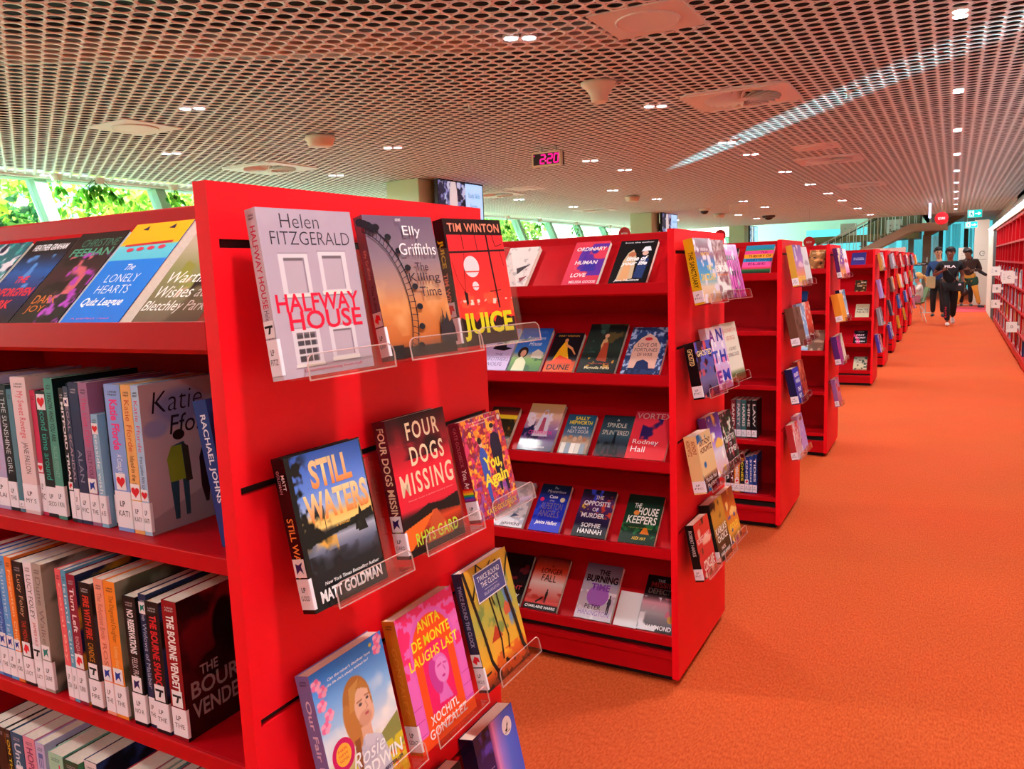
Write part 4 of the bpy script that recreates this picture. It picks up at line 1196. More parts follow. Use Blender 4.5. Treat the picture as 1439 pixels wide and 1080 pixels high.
# (x0, x1, height, base, title, title colour, style, author, author colour, front art, sticker, genre, depth setback, words)
RA = [(-.224, -.208, .222, '#a8c8ea', 'Katie Fforde', '#d8506a', 'r', 'From London With Love', '#3a3a6a', c_couple, .05, 'heart', 0, 'pale blue spine whose cover shows a couple from behind'),
      (-.247, -.225, .222, '#e8ae6a', 'Katie Fforde', '#c8542c', 'r', 'Island in the Sun', '#6a3a1c', plain('#d8a05c'), .05, 'heart', 0, 'apricot spine with a red heart sticker'),
      (-.285, -.249, .222, '#86a4e4', 'Katie Fforde', '#e83a8a', 'k', 'A Cottage by the Sea', '#f0f0fa', plain('#7a96d8', '#6aa84a', 3), .062, 'heart', 0, 'thick sky blue spine with big pink lettering'),
      (-.306, -.287, .215, '#16141e', 'THE BRINK', '#e8e4ea', 'b', None, None, plain('#16141e'), .05, None, .012, 'black spine half hidden behind a thin pale blue one'),
      (-.324, -.3085, .175, '#8ab8d8', 'a seaside wish', '#e8f0f8', 'r', None, None, plain('#8ab8d8'), .05, 'heart', .0, 'short pale blue spine with a heart at its top'),
      (-.347, -.326, .222, '#a06a92', 'The Lost Child', '#d0306a', 'r', 'DILLY COURT', '#5a2a4a', plain('#a06a92'), .05, 'blue', 0, 'mauve spine with red title'),
      (-.372, -.349, .222, '#243054', '', '#8a90a8', 'r', 'ALAN', '#8a90a8', plain('#243054', '#8a8478', 8), .05, None, .0, 'navy spine with a large grey patterned cover'),
      (-.386, -.374, .215, '#323c58', 'LEGAL SCANDAL', '#a890a0', 'b', None, None, plain('#323c58'), .055, 'purple', 0, 'slate blue spine with a purple sticker on top'),
      (-.398, -.3865, .212, '#121016', 'MITFORD TRIAL', '#e8e0e8', 'k', None, None, plain('#121016'), .05, 'red', 0, 'narrow black spine with bold white capitals'),
      (-.411, -.3985, .216, '#163038', 'FREEMAN', '#4a8a9a', 'b', None, None, plain('#163038'), .05, None, .02, 'recessed dark teal spine'),
      (-.434, -.412, .226, '#4a9484', 'I KNOW WHO YOU ARE', '#16282a', 'b', 'ALICE FEENEY', '#7ab0a4', plain('#122426'), .055, None, 0, 'tall sea green spine with thin dark capitals'),
      (-.466, -.436, .205, '#14181c', 'second time around', '#2aa898', 'r', None, None, plain('#0f6a52', '#14181c', 4), .05, 'heart', .003, 'black and teal spine with a heart above'),
      (-.482, -.468, .205, '#c8325c', '', '#fff', 'r', None, None, plain('#c8325c'), .07, 'heart', .004, 'thin crimson spine'),
      (-.525, -.484, .226, '#e4ccd2', 'My Sweet Revenge', '#d8405a', 'r', 'JANE FALLON', '#4a3c46', plain('#dcc4cc'), .05, None, 0, 'thick white pink spine with red handwriting'),
      (-.5405, -.5265, .205, '#4a7a8c', '', '#fff', 'r', None, None, plain('#4a7a8c'), .02, None, .0, 'slim steel blue spine'),
      (-.566, -.542, .212, '#131a20', 'THE SUNSHINE GIRL', '#c8d0d8', 'r', None, None, plain('#1a2c34'), .05, None, .0, 'black spine with pale capitals'),
      (-.608, -.568, .226, '#b4a8d0', 'Elaine Everest', '#6a5a8a', 'r', 'the tea shop', '#d07a9a', plain('#b4a8d0'), .055, None, 0, 'thick lavender spine'),
      (-.640, -.610, .222, '#c84a48', 'ROSIE', '#f0e0e0', 'b', None, None, plain('#c84a48'), .05, 'blue', 0, 'brick red spine beside the thick lavender one'),
      (-.672, -.642, .21, '#d8c8c0', 'winter', '#5a4a4a', 'r', None, None, plain('#d8c8c0'), .05, None, 0, 'cream spine beyond the brick red one'),
      (-.71, -.674, .22, '#3a4a7a', 'harbour', '#d8d8e8', 'r', None, None, plain('#3a4a7a'), .05, None, 0, 'dark blue spine last in view')]
RBk = [(-.183, -.152, .214, '#8a1420', 'THE BOURNE VENDETTA', '#f0e8ea', 'k', None, None, c_vend, .05, 'gun', 0, 'dark red spine with white capitals and a dark red cover'),
      (-.189, -.1845, .2, '#7a3a6a', '', '#fff', 'r', None, None, plain('#7a3a6a'), None, None, .015, 'very thin purple spine'),
      (-.221, -.191, .206, '#141014', 'THE BOURNE SHADOW', '#c8202c', 'k', None, None, plain('#141014', '#2a3a6a', 4), .05, 'gun', 0, 'black spine with red capitals'),
      (-.240, -.223, .212, '#1c2c52', 'The Widows of Malabar', '#b0b8d0', 'r', None, None, plain('#1c2c52'), .05, 'teal', .004, 'navy spine with a teal sticker high up'),
      (-.272, -.243, .206, '#0e0d10', 'NO RESERVATIONS', '#f0ecf0', 'k', 'FELIX FRANCIS', '#d8d0d8', plain('#0e0d10'), .052, 'purple', 0, 'black spine with large white capitals'),
      (-.315, -.288, .222, '#f08a2c', 'The Disgraced Daughter', '#8a4a1c', 'r', 'Lindsey Hutchinson', '#f8c890', plain('#8a8a78', '#5a5a48', 6), .055, 'blue', 0, 'bright orange spine with a grey cover'),
      (-.339, -.317, .222, '#f09a82', 'The Reluctant Bride', '#b85a4a', 'r', 'ROSIE', '#b85a4a', plain('#f09a82'), .055, 'blue', 0, 'salmon pink spine'),
      (-.379, -.349, .210, '#100e10', 'FIRE WITH FIRE', '#c83024', 'k', 'CANDICE FOX', '#d8942c', plain('#100e10', '#3a3a44', 9), .05, 'gun', 0, 'black spine with red and amber capitals'),
      (-.409, -.387, .218, '#8a1a34', 'Turn Left', '#f0d8dc', 'b', 'RHONDA FORREST', '#e8b8c0', plain('#1c2850', '#d8942c', 5), .06, 'red', 0, 'wine red spine with a dark blue cover'),
      (-.422, -.410, .222, '#5aa0c4', 'Island Girls', '#d8e8f0', 'r', None, None, plain('#5aa0c4'), .06, None, 0, 'thin mid blue spine'),
      (-.438, -.4235, .222, '#e8606a', 'Coral Bay', '#f8c0b0', 'r', None, None, plain('#e8606a'), .06, None, 0, 'coral spine with pale script'),
      (-.455, -.440, .205, '#120e10', 'THE TRAIL', '#f0e8ea', 'k', None, None, plain('#120e10'), .05, 'purple', .01, 'recessed black spine with white capitals'),
      (-.501, -.476, .222, '#a89c94', 'Dune Walkers', '#7a6a6a', 'r', None, None, plain('#a0988c', '#4a4640', 7), .055, 'teal', 0, 'grey green spine with a shadowy cover'),
      (-.526, -.503, .222, '#e8dce4', 'LUCY FOLEY', '#5a4a54', 'r', 'JAMES HUNT', '#c83a4a', plain('#e8dce4'), .05, 'gun', 0, 'white spine with a small black ornament'),
      (-.559, -.530, .218, '#120f12', 'Lucy Foley', '#d8b08a', 'r', 'THE MIDNIGHT', '#c83a24', plain('#120f12'), .05, 'red', 0, 'black spine with amber script'),
      (-.580, -.562, .222, '#f07a2c', 'Forgotten Child', '#f8d8a8', 'r', None, None, plain('#f07a2c'), .055, 'blue', 0, 'vivid orange spine with cream script'),
      (-.602, -.5815, .222, '#5aa0e0', 'Summer Isle', '#b8d8f4', 'r', None, None, plain('#5aa0e0'), .055, 'blue', 0, 'sky blue spine next to the vivid orange one'),
      (-.626, -.6035, .222, '#2a62b8', 'The Winds of Change', '#a8c8f0', 'r', None, None, plain('#2a62b8'), .055, 'blue', 0, 'royal blue spine'),
      (-.644, -.6275, .222, '#6a98d8', 'Ocean', '#d8e8f8', 'r', None, None, plain('#6a98d8'), .055, 'blue', 0, 'periwinkle blue spine'),
      (-.671, -.6455, .224, '#c01c2c', 'HOUSE of GLASS', '#e08a92', 'r', None, None, plain('#c01c2c'), .055, 'gun', 0, 'scarlet spine with faded capitals'),
      (-.691, -.6725, .215, '#7a1c30', 'Crimson', '#c87a8a', 'r', None, None, plain('#7a1c30'), .055, None, 0, 'maroon spine beside the scarlet one'),
      (-.72, -.6925, .21, '#a83a4a', 'Rooms', '#e0a0aa', 'r', None, None, plain('#a83a4a'), .055, None, 0, 'dusty red spine last in view')]
RC = [(-.15, -.118, .195, '#2a3a5a', '', '#fff', 'b', None, None, plain('#2a3a5a'), None, None, 0, 'dark blue book nearest the end panel'),
      (-.19, -.152, .195, '#6a4a7a', '', '#fff', 'b', None, None, plain('#6a4a7a'), None, None, 0, 'dull purple book two from the end panel'),
      (-.222, -.192, .19, '#d0a8b8', '', '#fff', 'b', None, None, plain('#d0a8b8'), None, None, 0, 'dusty pink book with a pale cover'),
      (-.243, -.224, .195, '#b8c0c8', '', '#fff', 'b', None, None, plain('#b8c0c8'), None, None, 0, 'silver grey spine'),
      (-.269, -.245, .195, '#a82a40', 'I AM', '#e8a8b0', 'b', None, None, plain('#a82a40'), None, None, 0, 'raspberry spine'),
      (-.284, -.271, .198, '#6a9490', '', '#fff', 'b', None, None, plain('#6a9490'), None, None, 0, 'slim sage spine'),
      (-.3, -.286, .198, '#c8b8ac', '', '#fff', 'b', None, None, plain('#c8b8ac'), None, None, 0, 'slim beige spine'),
      (-.346, -.302, .198, '#a01c34', 'CIRCLE', '#e8d0d4', 'b', None, None, plain('#a01c34'), None, None, 0, 'thick crimson spine'),
      (-.458, -.424, .185, '#1c2c5a', 'CUL', '#d89a3c', 'b', None, None, plain('#10182a', '#2a4a8a', 4), None, None, .01, 'navy book with a white label at its top'),
      (-.501, -.460, .18, '#1c4a34', '', '#fff', 'b', None, None, plain('#1c4a34', '#3a8a5a', 4), None, None, 0, 'dark green book'),
      (-.544, -.503, .182, '#9accb4', 'TIDE', '#d83a5a', 'b', None, None, plain('#9accb4', '#5aa08a', 4), None, None, 0, 'pale sea green book'),
      (-.5535, -.5455, .18, '#181418', '', '#fff', 'b', None, None, plain('#181418'), None, None, .02, 'narrow black book with cream page tops'),
      (-.581, -.555, .19, '#b8b4dc', 'Eliza', '#5a6ab0', 'b', None, None, plain('#b8b4dc'), None, None, 0, 'pale lilac spine'),
      (-.618, -.583, .192, '#d88aa4', 'HOPE STREET', '#7a2a5a', 'b', None, None, plain('#c87a98'), None, None, 0, 'rose pink spine with purple capitals'),
      (-.657, -.621, .19, '#1f5478', 'Under the', '#c8d8e4', 'b', None, None, plain('#1f5478'), None, 'gun', 0, 'petrol blue spine with a white sticker'),
      (-.675, -.659, .19, '#1c1a12', 'ON THE LINE', '#d8c02c', 'b', None, None, plain('#1c1a12'), None, None, 0, 'black spine with yellow capitals'),
      (-.705, -.677, .19, '#2a1a12', '', '#e0903c', 'b', None, None, plain('#2a1a12', '#d8883c', 4), None, None, 0, 'dark brown book with an amber glow'),
      (-.742, -.708, .188, '#151214', 'INHERITANCE', '#e8842c', 'b', None, None, plain('#151214'), None, None, 0, 'black spine with orange capitals last in view')]
ROWN = ['upper shelf of large print books', 'middle shelf of large print books', 'bottom visible shelf of books']
for rw, zs, yf, nm, grp in ((RA, 1.1135, .724, 'upper spine shelf', 'spines on the upper shelf of the nearest bookcase'), (RBk, .8135, .708, 'middle spine shelf', 'spines on the middle shelf of the nearest bookcase'), (RC, .5035, .720, 'lowest spine shelf', 'spines on the low shelf of the nearest bookcase')):
    for x0, x1, h, base, ti, tcol, st, au, acol, fr, stk, gen, sb, words in rw:
        t = x1 - x0
        s = spine_art(t, h, base, ti, tcol, st, None, au, acol)
        if words.startswith('navy book'): s.r(.02, .86, .98, 1, '#e8dce0'); s.t('LARGE', .2, .93, .8, .95, '#3a2a3a', 'b')
        g = None
        if gen: g = (gen, (stk or .1) + .002 if 'top' not in words and 'above' not in words and 'high' not in words else h - .03)
        d = .150 if h > .2 else .135
        make_book('library_book', M_spine(x1, yf + sb, zs, 0), d, h, t, fr(d, h), words + ', ' + nm, grp, s, base, None, stk, g, fr in (c_vend, c_couple), ('LP', ti[:4].upper() if ti else 'FIC'))
t = .026; h = .205
make_book('library_book', M_spine(-.044, .730, 1.1185, -.165), .14, h, t, plain('#142a66', '#2a4a9a', 2)(.14, h), 'deep blue book leaning against the end panel on the upper spine shelf', 'spines on the upper shelf of the nearest bookcase', spine_art(t, h, '#16357a', 'RACHAEL JOHNS', '#d8e0f0', 'b', lo=.3, mini=False), '#16357a', gloss=True)

# ================================================================== face-out books in the near trays
def art_blocks(seed, bands, title=(), blots=()):
    """bands: gradient stops bottom to top; title: (text,u0,v0,u1,v1,col,style); blots: (fx,thr,col,(rect))"""
    def f(w, h):
        c = Cv(w, h, .0026).grad(bands)
        for i, bl in enumerate(blots):
            fxx, th, col = bl[:3]
            c.blot(fxx, seed * 13 + i * 5, th, col, c.mrect(*bl[3]) if len(bl) > 3 else None, .08)
        for q in title:
            if q[0] == 'P': c.p(q[1], q[2])
            elif q[0] == 'E': c.e(*q[1])
            else: c.t(*q[:7], shear=q[7] if len(q) > 7 else 0)
        return c
    return f
def sil(x, y, s, col):
    """standing figure"""
    return ('P', [(x - .06 * s, y), (x - .02 * s, y), (x, y + .22 * s), (x + .02 * s, y), (x + .06 * s, y), (x + .07 * s, y + .3 * s), (x + .1 * s, y + .36 * s), (x + .07 * s, y + .5 * s), (x + .03 * s, y + .52 * s), (x + .04 * s, y + .62 * s), (x - .04 * s, y + .62 * s), (x - .03 * s, y + .52 * s), (x - .07 * s, y + .5 * s), (x - .1 * s, y + .36 * s), (x - .07 * s, y + .3 * s)], col)
U1 = [(-.190, .132, .200, 1.427, art_blocks(1, [(0, '#6a5a4a'), (.5, '#8a8a5a'), (.75, '#b8a890'), (1, '#c8b0a4')], [('Wartime', .1, .36, .9, .47, '#f2ece6', 'r', .25), ('Wishes at', .08, .22, .85, .33, '#f2ece6', 'r', .25), ('Bletchley Park', .02, .07, .98, .19, '#f2ece6', 'r', .25)], [(4, .5, '#8a8a3c', (.2, .3, 1, .8)), (3, .5, '#2a1c1a', (.55, .1, 1, .6)), (5, .6, '#d8a890', (.4, .1, .8, .4))]), '#b8a090', 'sepia wartime paperback with white italic lettering'),
      (-.354, .136, .208, 1.427, art_blocks(2, [(0, '#1c74d8'), (.60, '#1c7ce0'), (.605, '#5ac0d8'), (.76, '#6accdc'), (.765, '#f4b41c'), (1, '#f8b820')], [('The', .42, .50, .58, .56, '#f0f4f8', 'r', .3), ('LONELY', .22, .38, .78, .46, '#e4f0fa', 'l'), ('HEARTS', .2, .27, .76, .35, '#e4f0fa', 'l'), ('Quiz League', .12, .13, .82, .23, '#f0f6fa', 'b', .3), ('P', [(.1, .77), (.9, .79), (.9, .765), (.1, .75)], '#c8283c'), ('P', [(.2, .93), (.28, .97), (.3, .92)], '#3a2a4a'), ('P', [(.65, .93), (.74, .97), (.76, .92)], '#3a2a4a'), ('E', (.25, .71, .06, .02, '#d83a5a')), ('E', (.42, .715, .06, .02, '#d83a5a')), ('E', (.6, .72, .06, .02, '#d83a5a')), ('E', (.78, .725, .06, .02, '#d83a5a')), ('A perfect read', .15, .02, .8, .04, '#e86a9c', 'r')]), '#1c74d8', 'bright blue and yellow paperback with white lettering'),
      (-.487, .125, .197, 1.427, art_blocks(3, [(0, '#161c18'), (.5, '#3a2428'), (1, '#1a1a16')], [('CHRISTINE', .2, .83, .95, .92, '#3a7a62', 'r'), ('FEEHAN', .12, .72, .95, .81, '#4a9a7a', 'b'), ('DARK', .14, .20, .62, .29, '#d8782c', 'r'), ('JOY', .14, .09, .5, .18, '#d8782c', 'r')], [(4, .52, '#c8606a', (.2, .3, .8, .72)), (6, .54, '#a83ab0', (.4, .2, 1, .75)), (7, .58, '#b04ac0', (.5, .0, 1, .3)), (5, .55, '#12120e', (0, .3, .6, .7))]), '#14140f', 'dark paperback with magenta flowers and orange lettering'),
      (-.612, .122, .190, 1.427, art_blocks(4, [(0, '#14141c'), (.3, '#1c2a5a'), (.6, '#1c5aa8'), (.85, '#101014'), (1, '#0e0e12')], [('HEATHER GRAHAM', .12, .86, .9, .94, '#e8e8ec', 'k'), ('THE', .34, .46, .62, .54, '#d82a3a', 'k'), ('UNFORGIVEN', .04, .30, .96, .40, '#d82a3a', 'k'), ('DARK', .1, .16, .7, .26, '#d82a3a', 'k')], [(8, .57, '#0c0c10', (0, .4, .25, .9)), (8, .57, '#0c0c10', (.75, .4, 1, .9)), (6, .6, '#4a8ad0', (.2, .4, .8, .8))]), '#101014', 'black paperback with blue centre and blurred red capitals'),
      (-.748, .125, .190, 1.427, art_blocks(5, [(0, '#1c2a4a'), (.5, '#2a6a7a'), (1, '#1c6a72')], [], [(6, .55, '#e0dce6'), (5, .56, '#1a1c3a'), (7, .6, '#3aa0a0')]), '#1c5a6a', 'teal and white patterned paperback at the view edge')]
for x, w, h, z, art, base, lab in U1:
    make_book('library_book', M_tray(x, UY[0] + .016, z), w, h, .018, art(w, h), lab + ', nearest bookcase top tray', 'face-out books in the top tray of the nearest bookcase', sp(.018, h, base), base)
def city(n, y, hh, col, seed):
    r = np.random.default_rng(seed); pts = [(0, y)]
    for i in range(n): a = y + hh * r.random(); pts += [(i / n, a), ((i + 1) / n, a)]
    return ('P', pts + [(1, y)], col)
U2 = [(-.700, .130, .205, 0, art_blocks(6, [(0, '#d8c4c0'), (1, '#e0d0cc')], [('P', [(.5, .45), (.9, .55), (.6, .3)], '#3a2a30'), ('P', [(.7, .2), (.95, .26), (.8, .1)], '#8a3a40')], [(6, .6, '#b0a0a0')]), '#c8b4b0', 'pale grey book with black wing shape', 't'),
      (-.423, .135, .214, 0, art_blocks(7, [(0, '#d0304a'), (.5, '#d83a58'), (1, '#d8384c')], [('ORDINARY', .10, .78, .95, .87, '#f4e4ea', 'b', .1), ('HUMAN', .18, .46, .82, .55, '#f4e4ea', 'b', .1), ('LOVE', .18, .17, .62, .26, '#f4e4ea', 'b', .1), ('MELISSA GOODE', .2, .03, .95, .09, '#f4d8e0', 'b')], [(2.5, .48, '#5a2a98', (.25, .2, 1, .95)), (3, .56, '#3a2a98', (.4, .3, 1, .8)), (2.6, .57, '#e04a6a', (.2, .35, .8, .7))]), '#c8304c', 'crimson paperback with a purple swirl and spaced white capitals', 't'),
      (-.245, .138, .208, 0, art_blocks(8, [(0, '#0c0a0e'), (1, '#0c0a0e')], [('P', [(.18, .05), (.22, .5), (.3, .7), (.42, .78), (.55, .6), (.6, .1)], '#c8b090'), ('P', [(.22, .05), (.3, .45), (.45, .5), (.5, .05)], '#d8a070'), ('E', (.42, .66, .1, .06, '#b86a4a')), ('P', [(.62, .12), (.64, .5), (.74, .62), (.9, .55), (.86, .1)], '#22386a'), ('E', (.76, .68, .08, .05, '#d8b0a0')), ('P', [(.64, .72), (.9, .74), (.84, .84), (.7, .83)], '#e0e4ec'), ('time of', .3, .51, .86, .62, '#f6f4f6', 'k', .2), ('your life', .2, .38, .88, .5, '#f6f4f6', 'k', .2), ('from the author', .12, .93, .9, .96, '#e8e0e8', 'b'), ('Jane Hastings', .14, .03, .8, .09, '#f0ecf0', 'b', .2)], []), '#0c0a0e', 'black paperback with two figures, one in a white hat', 't'),
      (-.795, .130, .205, 1, art_blocks(9, [(0, '#c8b0dc'), (1, '#b8a4d8')], [('P', [(.3, .5), (.5, .9), (.75, .55), (.95, .52), (.7, .46)], '#14101c'), ('THE', .45, .34, .7, .4, '#6a5a8a', 'r'), ('BROTHERS', .2, .22, .95, .3, '#6a5a8a', 'r'), ('WOLFE', .25, .1, .8, .18, '#6a5a8a', 'r')], []), '#b8a4d8', 'lavender book with black bird shape', 't'),
      (-.657, .131, .208, 1, art_blocks(10, [(0, '#3a6a2a'), (.25, '#6a9a3a'), (.35, '#b8b8a0'), (.45, '#3a78d0'), (1, '#2450a8')], [('Peppercorn', .28, .70, .86, .80, '#e8f0fa', 'r', .3), ('House', .4, .58, .8, .68, '#e8f0fa', 'r', .3), ('RACHEL', .3, .87, .9, .93, '#4a70c0', 'b'), ('E', (.30, .42, .16, .13, '#2a1410')), ('E', (.32, .40, .09, .08, '#dca488')), ('P', [(.1, 0), (.15, .25), (.3, .34), (.5, .2), (.52, 0)], '#d8d8b0'), ('P', [(.6, .3), (.6, .42), (.75, .5), (.95, .42), (.95, .28)], '#d8d0c0')], [(7, .55, '#2a5a20', (.4, 0, 1, .3))]), '#2a58b0', 'blue skied paperback with a dark haired woman before a house', 't'),
      (-.509, .119, .184, 1, art_blocks(11, [(0, '#e85a1c'), (.25, '#c8481c'), (.3, '#1c1418'), (1, '#14101a')], [('P', [(.2, .28), (.3, .55), (.42, .75), (.52, .76), (.6, .55), (.75, .3)], '#f0a81c'), ('P', [(.15, .25), (.4, .42), (.85, .3), (.9, .22), (.1, .2)], '#e8481c'), ('E', (.47, .80, .06, .05, '#d88a5a')), ('P', [(.5, .72), (.75, .62), (.92, .45), (.88, .44), (.72, .57), (.5, .66)], '#d88a5a'), ('DUNE', .10, .05, .85, .18, '#2a0c08', 'b'), ('MARY WESTON', .15, .90, .85, .94, '#e8a03c', 'r')], []), '#e06a1c', 'orange and black paperback with a dancer in a yellow dress', 't'),
      (-.374, .145, .228, 1, art_blocks(12, [(0, '#141414'), (.5, '#2a3a34'), (1, '#161a1a')], [sil(.52, .24, .85, '#c8a070'), ('P', [(.42, .25), (.5, .6), (.62, .62), (.7, .22)], '#a8442c'), ('E', (.53, .75, .06, .04, '#d8a080')), ('Magnolia Parks', .18, .06, .84, .13, '#e8d8a8', 'b'), ('the long way home', .25, .17, .8, .2, '#a83a2c', 'b')], [(5, .55, '#3a5a50', (0, .4, .5, 1)), (5, .56, '#5a4a2a', (.5, .6, 1, 1)), (9, .6, '#b8842c', (.2, .1, .9, .3))]), '#1a2020', 'dark green paperback with a golden couple embracing', 't'),
      (-.206, .140, .212, 1, art_blocks(13, [(0, '#26386a'), (1, '#2a4478')], [('P', [(.15, .12), (.15, .6), (.3, .76), (.5, .86), (.7, .76), (.85, .6), (.85, .12)], '#e0b0a0'), ('LOVE OR', .26, .57, .76, .65, '#3a2a4a', 'r'), ('FORTUNES', .2, .47, .8, .54, '#3a2a4a', 'r'), ('OF WAR', .3, .37, .7, .44, '#3a2a4a', 'r'), ('E', (.5, .74, .1, .035, '#c82a3c')), ('P', [(.3, .1), (.35, .26), (.5, .3), (.65, .24), (.7, .1)], '#1c2a5a')], [(13, .54, '#a8b8e0', (0, 0, .15, 1)), (13, .54, '#a8b8e0', (.85, 0, 1, 1)), (13, .54, '#a8b8e0', (0, .8, 1, 1)), (13, .52, '#1c2448', (0, 0, 1, .16))]), '#26386a', 'patterned navy paperback with a pale pointed arch', 't'),
      (-.800, .125, .19, 2, art_blocks(14, [(0, '#3a3020'), (.7, '#2a2418'), (.71, '#e8d02c'), (.8, '#e8d02c'), (.81, '#8a2a1c'), (1, '#2a1c18')], [], [(6, .55, '#a8641c', (0, 0, 1, .7))]), '#c8a87a', 'partly hidden brown book with a yellow stripe', 't'),
      (-.631, .145, .215, 2, art_blocks(15, [(0, '#3a2a4a'), (.4, '#8a6ab0'), (.7, '#e0b0a0'), (1, '#d8b070')], [('P', [(.3, .3), (.36, .62), (.46, .86), (.56, .88), (.66, .62), (.75, .3)], '#dcd8ec'), ('E', (.51, .8, .055, .04, '#e0a888')), ('P', [(.44, .4), (.48, .7), (.56, .7), (.6, .4)], '#b84a6a'), ('CONVERSION', .18, .34, .86, .42, '#e8389a', 'b'), ('Jesse Hastings', .2, .05, .78, .10, '#f6f2f6', 'b', .2)], [(5, .5, '#1c1c4a', (0, .15, .5, .6)), (6, .52, '#e8d8e8', (0, .45, 1, .8)), (8, .55, '#181828', (.2, .1, .8, .3))]), '#a890a8', 'mauve and gold paperback with a robed white figure', 't'),
      (-.460, .114, .173, 2, art_blocks(16, [(0, '#8a7a6a'), (.35, '#c8a890'), (.48, '#5a7a9a'), (.7, '#2a5a7a'), (1, '#1c4a6a')], [('SALLY', .28, .86, .78, .95, '#f4d82c', 'b'), ('HEPWORTH', .12, .74, .92, .84, '#f4d82c', 'b'), ('THE FAMILY', .2, .62, .84, .69, '#e8e8ec', 'r'), ('NEXT DOOR', .14, .52, .88, .60, '#e8e8ec', 'r')] + [('E', (.14 + .17 * q, .36 + .04 * (q % 2), .07, .06, ('#d8b090', '#c89070', '#e0c0a8')[q % 3])) for q in range(5)] + [('P', [(.06 + .17 * q, 0), (.06 + .17 * q, .26), (.22 + .17 * q, .26), (.22 + .17 * q, 0)], ('#d8d0c8', '#8a98a8', '#e8e0d8')[q % 3]) for q in range(5)], []), '#2a5a7a', 'small blue paperback with yellow capitals above a group of people', 't'),
      (-.316, .118, .178, 2, art_blocks(17, [(0, '#6a1c2a'), (.2, '#2a2a3a'), (.5, '#3a5a6a'), (1, '#1c2a34')], [('A', .46, .86, .54, .91, '#d8d8d0', 'r'), ('SPINDLE', .18, .70, .82, .81, '#d8d4c8', 'r'), ('SPLINTERED', .08, .52, .95, .63, '#d8d4c8', 'r'), ('P', [(.45, .05), (.5, .5), (.53, .62), (.56, .5), (.62, .05)], '#14141c'), ('P', [(.3, .05), (.36, .3), (.42, .05)], '#14141c'), ('P', [(.64, .05), (.7, .34), (.76, .05)], '#14141c')], [(7, .55, '#14181c', (0, 0, 1, .35))]), '#1c2a34', 'dark teal paperback with a black spire', 't'),
      (-.196, .143, .203, 2, art_blocks(18, [(0, '#e0343c'), (1, '#d83048')], [('VORTEX', .04, .84, .95, .96, '#e8c8cc', 'r'), ('Rodney', .1, .28, .76, .40, '#f6ecee', 'r'), ('Hall', .1, .14, .46, .26, '#f6ecee', 'r')], [(2.4, .5, '#2a1c5a', (.25, .4, .75, .85)), (3, .58, '#8a2a7a', (.3, .3, .8, .8))]), '#d83040', 'scarlet paperback with a violet swirl and white name', 't'),
      (-.752, .130, .20, 3, art_blocks(19, [(0, '#e0dce4'), (1, '#d8d4dc')], [('HAWKINS', .3, .04, .9, .1, '#3a3a44', 'b'), ('P', [(.5, .2), (.8, .26), (.6, .3)], '#4a5a7a')], [(5, .6, '#a8a8b8')]), '#d8d0d4', 'white paperback half hidden by the nearest panel books', 't'),
      (-.592, .126, .203, 3, art_blocks(20, [(0, '#1c2ac8'), (.6, '#1c30b8'), (.85, '#101c50'), (1, '#0c1428')], [('The', .44, .90, .58, .95, '#c8ccdc', 'r', .2), ('Mysterious', .24, .80, .86, .88, '#d8dce8', 'r', .2), ('Case', .36, .70, .64, .77, '#f0f0f6', 'b'), ('of the', .40, .63, .56, .67, '#d0d4e0', 'r'), ('ALPERTON', .16, .46, .88, .60, '#8a7a9a', 'r'), ('ANGELS', .16, .30, .84, .44, '#8a7a9a', 'r'), ('Janice Hallett', .14, .12, .88, .22, '#f4f2f8', 'b', .2), ('E', (.14, .66, .07, .045, '#e8286a')), ('E', (.82, .68, .08, .05, '#d8c8a8'))], [(6, .6, '#2a48e0', (0, .1, 1, .7))]), '#1c2ab0', 'royal blue paperback with a pink dot sticker', 't'),
      (-.414, .135, .198, 3, art_blocks(21, [(0, '#0e0c12'), (.4, '#2a1c50'), (.7, '#5a2a6a'), (1, '#14141e')], [('THE', .42, .80, .66, .88, '#f4f0f4', 'b'), ('OPPOSITE', .12, .66, .90, .76, '#f4f0f4', 'b'), ('OF', .42, .54, .60, .62, '#f4f0f4', 'b'), ('MURDER', .14, .40, .82, .50, '#f4f0f4', 'b'), ('SOPHIE', .22, .20, .78, .29, '#f4f0f4', 'b'), ('HANNAH', .16, .07, .86, .17, '#f4f0f4', 'b')], [(7, .57, '#c8402c', (.55, .4, 1, .9)), (7, .57, '#3a4ae0', (.2, .5, .6, 1)), (9, .6, '#e8b02c', (0, .5, .3, .75))]), '#0e0c14', 'black and violet paperback with a column of white capitals', 't'),
      (-.228, .136, .197, 3, art_blocks(22, [(0, '#0e2a1a'), (.5, '#123a24'), (1, '#0c1c12')], [('THE', .22, .72, .42, .82, '#f0f0e8', 'b'), ('HOUSE', .36, .58, .92, .74, '#f0f0e8', 'b', .1), ('KEEPERS', .10, .40, .92, .56, '#f0f0e8', 'b', .1), ('ALEX HAY', .36, .08, .74, .14, '#d8b83c', 'b'), ('P', [(.54, .2), (.62, .33), (.7, .33), (.8, .2)], '#d8741c'), ('E', (.32, .62, .08, .05, '#e08a3c')), ('a grand and cunning heist', .2, .3, .84, .33, '#a8a83c', 'r')], [(10, .6, '#1c6a3a', (0, .1, 1, .4))]), '#0e2a1a', 'dark green paperback with an orange bell', 't'),
      (-.790, .145, .215, 4, art_blocks(23, [(0, '#0c0c10'), (1, '#16101a')], [('NIGHT', .3, .3, .9, .38, '#d84a5a', 'b'), ('BURY', .5, .12, .9, .22, '#e8e8ec', 'b')], [(4, .57, '#5a1c24', (.3, .4, 1, .8)), (3, .55, '#e0e4ec', (.6, 0, 1, .3))]), '#101014', 'black paperback with a silvery corner', 't'),  # pale blot puts the silver glare into the cover colour
